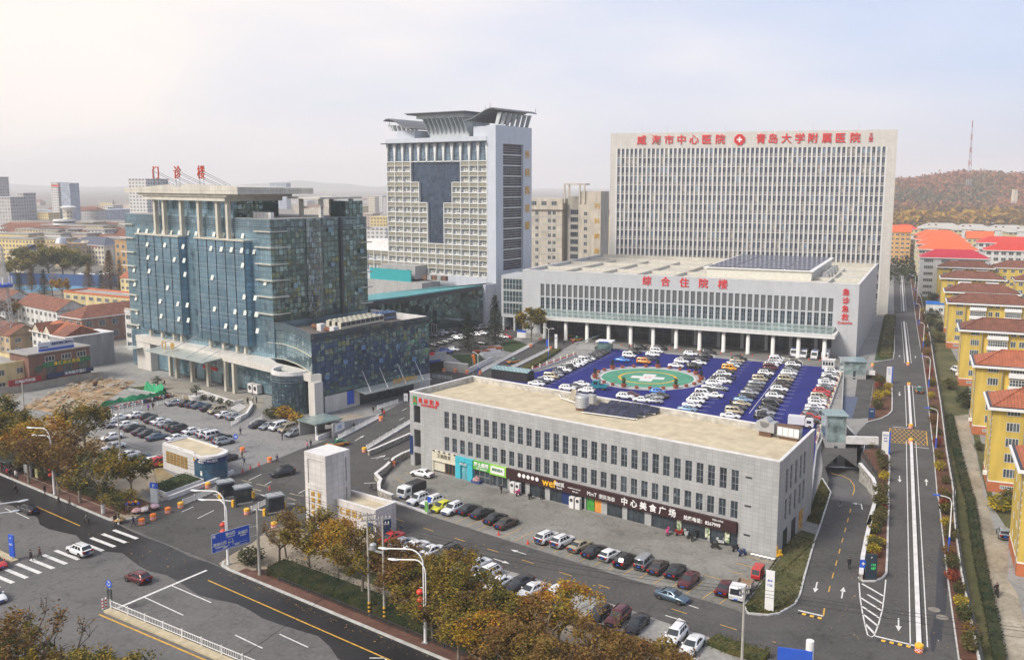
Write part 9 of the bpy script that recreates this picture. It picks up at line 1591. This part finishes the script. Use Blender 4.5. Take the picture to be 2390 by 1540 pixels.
def left_blocks():
 def at(nm,lab,x,y,L,D,fl,fh,wall,roof,deg=-37,v='y',**k):return block(nm,lab,Vector((x,y,0))if v is None else G(v,x,y,fl*fh+.4),deg,L,D,fl,fh,wall,roof,**k)
 NR=('hip',mat('navy_roof',(.07,.085,.12),.7,var=.1))
 t=at('tiled_roof_house','white house with orange tiled roof and two small gables behind the brown shop building',-157.8,279,22.5,11,3,2.55,WHT,('hip',RT1),v=None,wsize=(1.7,1.4),cols=7)
 for x in(1.5,8.5):MB().add([(x,-.6,8),(x+5,-.6,8),(x+2.5,-.6,10.4),(x,4,8),(x+5,4,8),(x+2.5,4,10.4)],[(0,1,2),(5,4,3),(0,2,5,3),(1,4,5,2)]).build('gable',CRM,t);MB().add([(x-.3,-.8,7.95),(x+2.5,-.8,10.65),(x+2.5,4.5,10.65),(x-.3,4.5,7.95),(x+5.3,-.8,7.95),(x+5.3,4.5,7.95)],[(0,1,2,3),(1,4,5,2)]).build('gable_roof',RT5,t)
 at('tiled_roof_house','white house with long brown tiled roof in the middle of the left houses',-201.9,348.5,34,11,2,3.3,WHT,('gable',RT5),v=None,deg=-39,wsize=(1.8,1.5),cols=9)
 at('tiled_roof_house','brown roofed white terrace at the far left behind the lattice mast',-234,374,30,11,2,3.3,WHT,('gable',RT5),v=None,deg=-39,wsize=(1.8,1.5));at('tiled_roof_house','low house with brown roof at the left edge below the lattice mast',-215,320,30,11,2,3.0,TAN,('gable',RT5),v=None,wsize=(1.8,1.4));at('tiled_roof_house','dim brown roofed house between the lattice mast and the orange tiled roof',-178,288,18,9,2,3.0,TAN,('gable',RT5),v=None,wsize=(1.8,1.4))
 at('long_roofed_house','pinkish two storey house under a long brown roof beside the glass clinic',-152.9,300.1,42,13,2,4.0,pl('pink_brick',(.33,.19,.14)),('hip',RT5),v=None,deg=57,wsize=(2.2,2.2),cols=9)
 at('yellow_terrace','pale yellow terrace with grey flat roof left of the glass clinic',-203.6,386.3,46,11,2,3.3,Y2,('flat',ROOFG),v=None,deg=-29,band=mat('orange_coping',(.5,.14,.06),.7),wsize=(2.8,1.6),cols=9,nv=5)
 at('yellow_house','small yellow gabled house against the edge of the glass clinic',1410,215,10,9,3,3.0,Y2,('gable',RT1),deg=-30,wsize=(1.8,1.4));at('white_flats','white flats with balconies close to the left side of the clinic',1465,620,8,12,4,2.9,WHT,('flat',ROOFG),wsize=(2.6,1.5),cols=2)
 at('school_block','cream school block with navy roof behind the willow trees, left one',140,1240,12.5,20,4,3.15,CRM,NR,v='x',wsize=(1.6,1.6),cols=4,deg=-27,sides=False);t=at('school_block','cream school block with navy roof and red lintels behind the car park, right one',1100,1130,36,18,4,3.15,CRM,NR,v='x',wsize=(1.8,1.7),cols=12,deg=-27,sides=False);MB().box(14.5,-.5,0,18,0,12).build('stair_glazing',glass('school_glass',(.1,.2,.24)),t);MB().add([(12.5,-.6,13),(20,-.6,13),(16.2,-.6,15.6),(12.5,4,13),(20,4,13),(16.2,4,15.6)],[(0,1,2),(5,4,3),(0,2,5,3),(1,4,5,2)]).build('gable',CRM,t)
 for x in(4,24):MB().box(x,-.05,11.8,x+6,0,12.8).build('red_lintel',REDL,t)
 at('ochre_tower_block','ochre six storey block cut by the edge of the glass clinic',1885,1100,16,12,6,3.9,pl('ochre_render',(.42,.27,.13)),('flat',ROOFG),v='x',wsize=(2,2),cols=4,deg=-27,limit=60)
 t=at('domed_hall','hall with a small silver dome between the school blocks',730,1140,22,14,4,3.3,TAN,('flat',RT2),v='x',deg=-27,wsize=(1.4,1.5),limit=40);MB().lathe([(3.6,13.4),(3.6,14.6),(3.4,14.8),(3.2,15.9),(2.5,17.2),(1.4,18),(.1,18.3)],18).build('dome',mat('silver_dome',(.45,.47,.5),.4,.4,var=.05),t,(8,6,0),None,True)
 sheet('running_track',GS('h',((90,925),(560,870),(760,850),(920,860),(920,905),(560,930),(200,960))),.0,mat('track_blue',(.10,.26,.40),.8,var=.1,scale=.1));sheet('red_track',GS('h',((560,860),(760,845),(860,850),(700,885),(540,890))),.01,mat('track_red',(.26,.09,.06),.8,var=.1));sheet('school_yard',GS('h',((540,840),(900,800),(920,850),(560,862))),-.02,LOT)
 for i in range(12):car('sedan','wkswgkwswkgw'[i],G('h',570+26*i,838-(i%3)*6),rad(-25),f'parked car in the school yard, {ORD[i]} from the left','cars in the school yard',True)
 side=G('h',70,900);tag(MB().box(0,0,0,70,.3,6).build('blue_fence',mat('fence_blue',(.03,.08,.2),.7),None,side,rad(-12)),'long dark blue sports ground fence behind the conifers','fence')
 for i,(x,y,key,sc,lm,lab)in enumerate(((130,905,'round0',1.35,'willow','pale green willow at the left of the sports ground'),(240,890,'round0',1.75,'willow','wide pale green willow before the left school block'),(350,885,'round0',1.8,'willow','wide dusty green willow in the middle of the row'),(450,880,'round0',1.75,'willow','yellow topped willow, right of the middle'),(530,885,'round0',1.4,'willow','willow at the right end of the row'))):tree(key,G('h',x,y),lab,'willows along the sports ground',sc,'willow_tree',lm=lm)
 for i,(x,y,key,sc,lm,lab)in enumerate(((140,975,'spruce0',.75,'spruce','dark conifer left of the yellow poplar, leftmost'),(315,985,'spruce1',.9,'spruce','dark dense conifer in the middle of the left houses'),(370,985,'bare0',1.2,'gold','yellow poplar beside the dark conifer'),(225,950,'spruce1',.8,'rust','rusty conifer behind the roofs'),(630,935,'spruce0',.95,'rust','brown conifer at the track, left'),(720,940,'spruce0',.7,'spruce','slim dark conifer between the brown ones'),(780,945,'spruce1',1.35,'rust','tall brown conifer at the track, right'),(440,1000,'round0',.8,'gold','amber round tree behind the yellow terrace'),(60,1180,'round0',.8,'rust','brown leafy tree below the lattice mast'),(350,1150,'thin0',.9,'gold','thin amber tree between the tiled houses'),(160,1150,'thin0',.9,'rust','thin brown tree between the tiled houses'))):tree(key,G('h',x,y),lab,'trees among the left houses',sc,'garden_tree',lm=lm)
 p_=G('y',90,1100);t=thing('lattice_mast','steel lattice phone mast with a blue ringed platform at the left edge','mast',p_,.3);b=MB();hM=zt_=AT('y',80,-150,math.hypot(p_.x,p_.y)).z
 def cr(z):return 5.0*(1-z/hM)**1.0*.5+.9
 lv_=[hM*k/16 for k in range(17)]
 for k in range(16):
  r0,r1=cr(lv_[k]),cr(lv_[k+1])
  for q in range(4):
   a0,a1=q*math.pi/2+.78,(q+1)*math.pi/2+.78;A_,B_=Vector((r0*math.cos(a0),r0*math.sin(a0),lv_[k])),Vector((r1*math.cos(a0),r1*math.sin(a0),lv_[k+1]));C_=Vector((r1*math.cos(a1),r1*math.sin(a1),lv_[k+1]));D_=Vector((r0*math.cos(a1),r0*math.sin(a1),lv_[k]));b.cone(A_,B_,.11,.11,5);b.cone(A_,C_,.06,.06,4);b.cone(D_,B_,.06,.06,4);b.cone(B_,C_,.06,.06,4)
 b.build('lattice',STEEL,t);pz=hM*.62;MB().lathe([(2.6,pz),(2.9,pz),(2.9,pz+.15),(2.6,pz+.15)],16).build('platform',STEEL,t);MB().lathe([(2.88,pz+.3),(2.92,pz+.3),(2.92,pz+1.1),(2.88,pz+1.1)],16).build('blue_ring',BLUE,t)
 for q in range(6):MB().box(2.7*math.cos(q)-.2,2.7*math.sin(q)-.2,pz+1.2,2.7*math.cos(q)+.2,2.7*math.sin(q)+.2,pz+3.4).build('antenna',WHITE,t)
left_blocks()
# the city farther away
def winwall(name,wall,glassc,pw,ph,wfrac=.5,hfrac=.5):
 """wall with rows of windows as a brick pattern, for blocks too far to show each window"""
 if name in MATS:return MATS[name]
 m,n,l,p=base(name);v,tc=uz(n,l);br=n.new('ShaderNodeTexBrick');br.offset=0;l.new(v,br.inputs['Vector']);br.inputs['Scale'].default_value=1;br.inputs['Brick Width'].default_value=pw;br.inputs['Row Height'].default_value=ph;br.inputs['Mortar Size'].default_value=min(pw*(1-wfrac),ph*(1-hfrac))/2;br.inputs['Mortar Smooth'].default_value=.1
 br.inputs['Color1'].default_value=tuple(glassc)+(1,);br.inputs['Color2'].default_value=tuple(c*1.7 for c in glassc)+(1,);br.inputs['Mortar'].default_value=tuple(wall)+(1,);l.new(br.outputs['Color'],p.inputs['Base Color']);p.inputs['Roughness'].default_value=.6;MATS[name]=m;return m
WW=[winwall('far_yellow',(.60,.48,.22),(.14,.13,.12),3.2,3.0),winwall('far_cream',(.58,.52,.40),(.14,.14,.14),3.4,3.0),winwall('far_white',(.58,.57,.55),(.15,.16,.17),3.4,3.0),winwall('far_grey',(.46,.45,.44),(.2,.2,.21),3.0,3.1,.6,.6),winwall('far_pink',(.46,.37,.32),(.13,.12,.12),3.2,3.0),winwall('far_glass',(.36,.38,.41),(.2,.24,.3),2.6,3.4,.85,.85)]  # far tower walls lightened in colour to stand in for distance haze
def farblock(label,P_,deg,L,D,Z,wall,roofm=None,kind='flat',group=None,name='distant_block',extra=None):
 t=thing(name,label,'building',(P_.x,P_.y,0),rad(deg),group);MB().box(0,0,0,L,D,Z).build('wall',wall,t)
 if kind=='hip':h=min(L,D)*.3;i=min(L,D)*.45;MB().add([(-.8,-.8,Z),(L+.8,-.8,Z),(L+.8,D+.8,Z),(-.8,D+.8,Z),(i,D/2,Z+h),(L-i,D/2,Z+h)],[(0,1,5,4),(1,2,5),(2,3,4,5),(3,0,4),(3,2,1,0)]).build('roof',roofm,t)
 else:MB().box(-.3,-.3,Z,L+.3,D+.3,Z+1.0).build('roof',roofm or wall,t)
 for a in(extra or()):MB().box(*a[:6]).build(a[7]if len(a)>7 else 'roof_house',a[6],t)
 return t
rn=random.Random(21);g1='apartment rows of the old town on the left';k=0
for r_,(y,n_)in enumerate(((552,6),(541,8),(531,9),(521,10),(512,10))):
 for i in range(n_):
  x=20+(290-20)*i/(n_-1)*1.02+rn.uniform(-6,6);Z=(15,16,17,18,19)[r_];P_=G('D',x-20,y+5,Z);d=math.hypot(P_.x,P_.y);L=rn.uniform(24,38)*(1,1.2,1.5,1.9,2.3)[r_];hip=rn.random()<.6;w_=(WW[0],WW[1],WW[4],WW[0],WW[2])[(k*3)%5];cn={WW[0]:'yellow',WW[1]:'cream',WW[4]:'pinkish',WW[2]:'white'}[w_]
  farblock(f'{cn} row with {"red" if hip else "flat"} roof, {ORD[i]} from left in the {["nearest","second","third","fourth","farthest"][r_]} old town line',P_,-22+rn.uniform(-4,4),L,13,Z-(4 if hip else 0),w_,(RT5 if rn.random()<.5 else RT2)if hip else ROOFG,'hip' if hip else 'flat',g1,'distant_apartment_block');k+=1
g2='towers and slabs on the hazy left horizon'
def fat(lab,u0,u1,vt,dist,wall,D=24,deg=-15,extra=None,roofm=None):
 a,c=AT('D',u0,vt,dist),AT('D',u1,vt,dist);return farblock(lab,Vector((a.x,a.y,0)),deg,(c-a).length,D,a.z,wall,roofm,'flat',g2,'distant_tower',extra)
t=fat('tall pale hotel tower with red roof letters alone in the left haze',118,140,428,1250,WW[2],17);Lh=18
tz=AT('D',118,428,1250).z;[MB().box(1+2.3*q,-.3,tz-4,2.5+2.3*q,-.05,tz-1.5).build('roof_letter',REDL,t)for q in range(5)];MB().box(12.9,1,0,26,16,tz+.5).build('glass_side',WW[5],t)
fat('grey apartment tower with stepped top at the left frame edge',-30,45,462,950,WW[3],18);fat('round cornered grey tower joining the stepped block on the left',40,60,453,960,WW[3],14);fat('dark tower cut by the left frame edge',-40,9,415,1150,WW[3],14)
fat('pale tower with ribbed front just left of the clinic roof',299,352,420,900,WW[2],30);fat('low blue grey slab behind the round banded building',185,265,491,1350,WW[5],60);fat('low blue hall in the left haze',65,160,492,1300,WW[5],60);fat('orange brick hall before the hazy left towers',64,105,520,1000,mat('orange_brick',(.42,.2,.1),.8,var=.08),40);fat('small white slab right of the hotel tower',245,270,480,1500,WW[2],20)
p_=G('D',150,570,0);d=850;a=AT('D',150,515,d);t=thing('banded_round_building','round building of white and dark bands topped by a saucer, before the hotel tower','building',(a.x,a.y,0));zz=a.z
MB().lathe([(8.2,0),(8.2,8)],24).build('base',WW[1],t)
for q in range(5):MB().lathe([(7.8,8+q*3),(7.8,9.5+q*3)],24).build('dark_band',mat('band_dark',(.05,.06,.08),.3,.3),t);MB().lathe([(8.3,9.5+q*3),(8.3,11+q*3)],24).build('white_band',WHITE,t)
MB().lathe([(3.6,23),(3.6,31)],20).build('shaft',WW[1],t,(3.4,0,0));MB().lathe([(4,30.5),(6,32.6),(6,33.2),(4,33.8)],24).build('saucer',WHITE,t,(4,0,0))
g3='towers seen between the clinic and the white tower'
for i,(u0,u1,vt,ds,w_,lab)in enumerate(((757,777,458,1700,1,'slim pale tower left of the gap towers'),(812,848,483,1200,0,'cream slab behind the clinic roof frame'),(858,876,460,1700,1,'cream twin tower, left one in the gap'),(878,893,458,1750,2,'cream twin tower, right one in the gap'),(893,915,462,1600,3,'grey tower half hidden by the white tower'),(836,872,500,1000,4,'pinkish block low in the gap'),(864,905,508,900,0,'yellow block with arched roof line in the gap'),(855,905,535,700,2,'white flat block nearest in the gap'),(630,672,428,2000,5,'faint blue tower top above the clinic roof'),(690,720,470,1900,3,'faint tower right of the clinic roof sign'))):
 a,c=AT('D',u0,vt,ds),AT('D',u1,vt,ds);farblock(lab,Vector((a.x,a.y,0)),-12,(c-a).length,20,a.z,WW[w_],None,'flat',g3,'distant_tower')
g4='roofs seen between the ward block and the slab'
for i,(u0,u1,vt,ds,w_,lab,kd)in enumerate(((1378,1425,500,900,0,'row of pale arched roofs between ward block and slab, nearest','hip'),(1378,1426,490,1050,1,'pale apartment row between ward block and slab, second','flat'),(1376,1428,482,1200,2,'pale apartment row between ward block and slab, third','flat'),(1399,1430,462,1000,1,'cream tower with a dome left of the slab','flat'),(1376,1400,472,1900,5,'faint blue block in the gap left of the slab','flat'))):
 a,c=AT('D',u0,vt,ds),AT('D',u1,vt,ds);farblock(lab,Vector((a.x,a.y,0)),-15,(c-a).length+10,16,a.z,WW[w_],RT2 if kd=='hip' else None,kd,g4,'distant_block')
rn2=random.Random(9);g5='scattered blocks far out in the haze'
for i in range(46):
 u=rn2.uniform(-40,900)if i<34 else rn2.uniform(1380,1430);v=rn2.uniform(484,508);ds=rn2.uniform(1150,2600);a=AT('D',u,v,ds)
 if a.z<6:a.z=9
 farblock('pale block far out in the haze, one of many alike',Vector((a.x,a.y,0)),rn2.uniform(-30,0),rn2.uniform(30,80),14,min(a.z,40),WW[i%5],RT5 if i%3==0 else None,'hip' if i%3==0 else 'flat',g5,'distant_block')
t_=AT('D',266,490,2000);t=thing('radio_mast','thin lattice radio mast in the left haze','mast',(t_.x,t_.y,0));MB().cone((0,0,0),(0,0,AT('D',266,466,2000).z),3.5,.6,4).build('shaft',DARKM,t)
# far tree belts, hill and its forest, distant ridge
def canopy(name,pts,n,s,h,lm,seed):
 r3=random.Random(seed);b=MB()
 for _ in range(n):
  i=r3.randrange(len(pts)-1);p_=pts[i].lerp(pts[i+1],r3.random());c=p_+Vector((r3.uniform(-18,18),r3.uniform(-14,14),r3.uniform(1,h)))
  for _q in range(6):leaf(b,c+Vector((r3.gauss(0,s),r3.gauss(0,s),r3.gauss(0,s*.5))),s*1.6,r3,.6)
 return tag(b.build(name,LM[lm]),kind='stuff')
canopy('far_trees',GS('D',((860,565),(905,560))),240,2.2,9,'olive',1);canopy('far_trees',GS('D',((200,512),(290,510),(380,508))),300,4,10,'rust',2);canopy('far_trees',GS('D',((10,600),(60,592))),200,2.0,8,'olive',3)
canopy('far_trees',GS('w',((230,500),(260,640),(330,800))),260,1.5,5,'hedge',4);canopy('far_trees',[Vector((380,1150,0)),Vector((560,1250,0)),Vector((760,1300,0)),Vector((900,1320,0))],700,6,16,'gold',5);canopy('far_trees',[Vector((420,1380,0)),Vector((800,1420,0)),Vector((1000,1420,0))],700,6,20,'rust',6)
def ridge(x):
 f=max(0,min(1,(x-690)/190));return 54+17*f*f*(3-2*f)+2.5*math.sin(x*.03)-max(0,x-1010)*.06
def hill_z(x,y):
 f=max(0,min(1,(y-1430)/480));return-1+ridge(x)*f*f*(3-2*f)
b=MB();nx,ny=60,36
for j in range(ny):
 for i in range(nx):x=380+1400*i/(nx-1);y=1450+1500*j/(ny-1);b.v.append((x,y,hill_z(x,y)))
b.f=[(j*nx+i,j*nx+i+1,(j+1)*nx+i+1,(j+1)*nx+i)for j in range(ny-1)for i in range(nx-1)];b.m=[0]*len(b.f);tag(b.build('hill',ground_mat('hill_soil',(.10,.06,.03),(.16,.10,.05),.02),smooth=True),kind='structure')
FOR=leafmat('hill_forest_leaves',[(.04,.065,.035),(.09,.08,.03),(.20,.10,.03),(.36,.105,.035),(.34,.08,.03),(.22,.075,.035)],.02,0)
fb=MB();r4=random.Random(8)
for _ in range(5600):
 x=r4.uniform(520,1180);y=r4.uniform(1440,2000);z=hill_z(x,y)
 if z<.5:continue
 s=r4.uniform(4.2,7.5);c=Vector((x,y,z+s*.7))
 for q in range(7):v=Vector((r4.gauss(0,.55),r4.gauss(0,.55),r4.gauss(0,.5)))*s;leaf(fb,c+v,s*1.25,r4,.7)
tag(fb.build('hill_forest',FOR),kind='stuff')
a=AT('D',2262,405,1850);t=thing('television_mast','tall thin red and white television mast on the hill','mast',(a.x,a.y,hill_z(a.x,a.y)));zt=AT('D',2274,282,1850).z-t.location.z;b=MB();mm=MB()
for q in range(12):
 z0,z1=zt*q/12,zt*(q+1)/12;r0,r1=6*(1-q/12)**1.6+.5,6*(1-(q+1)/12)**1.6+.45
 for e in range(3):a0,a1=e*2.09,(e+1)*2.09;(b if q%2 else mm).cone((r0*math.cos(a0),r0*math.sin(a0),z0),(r1*math.cos(a0),r1*math.sin(a0),z1),.45,.4,4);(b if q%2 else mm).cone((r0*math.cos(a0),r0*math.sin(a0),z0),(r1*math.cos(a1),r1*math.sin(a1),z1),.25,.25,4)
b.build('red_section',mat('mast_red',(.35,.08,.06),.6),t);mm.build('white_section',mat('mast_white',(.45,.45,.47),.6),t)
a=AT('D',2371,415,1800);t=thing('hill_monument','pale stone obelisk on the hill top at the right edge','monument',(a.x,a.y,hill_z(a.x,a.y)+2));MB().cone((0,0,0),(0,0,26),6,4.5,4).build('shaft',CRM,t);MB().box(-8,-8,-2,8,8,0).build('base',CRM,t)
b=MB();n_=120
for j in range(2):
 for i in range(n_):x=-6500+5200*i/(n_-1);b.v.append((x,7600+j*900,-2 if j==0 else max(2,30+26*math.sin(i*.07+1)+16*math.sin(i*.21)+6*math.sin(i*.6))))
for i in range(n_):x=-6500+5200*i/(n_-1);b.v.append((x,9600,-2))
b.f=[(j*n_+i,j*n_+i+1,(j+1)*n_+i+1,(j+1)*n_+i)for j in range(2)for i in range(n_-1)];b.m=[0]*len(b.f);tag(b.build('distant_ridge',ground_mat('ridge',(.06,.07,.06),(.09,.10,.08),.002),smooth=True),kind='structure')
# haze: one closed box of thin air
hz=MB().box(-9500,-800,-4,9500,12500,260);hm_=bpy.data.materials.new('haze_air');hm_.use_nodes=True;n=hm_.node_tree.nodes;n.remove(n['Principled BSDF']);pv_=n.new('ShaderNodeVolumePrincipled');pv_.inputs['Color'].default_value=(.93,.93,.95,1);pv_.inputs['Density'].default_value=HAZE;pv_.inputs['Anisotropy'].default_value=.0
hm_.node_tree.links.new(pv_.outputs[0],n['Material Output'].inputs['Volume']);tag(hz.build('haze',hm_),kind='stuff')
# the patterns the copies were made from are not part of the place
for t in list(PROTO.values())+BK:
 for c in KIDS[t.name]:bpy.data.objects.remove(c)
 bpy.data.objects.remove(t)
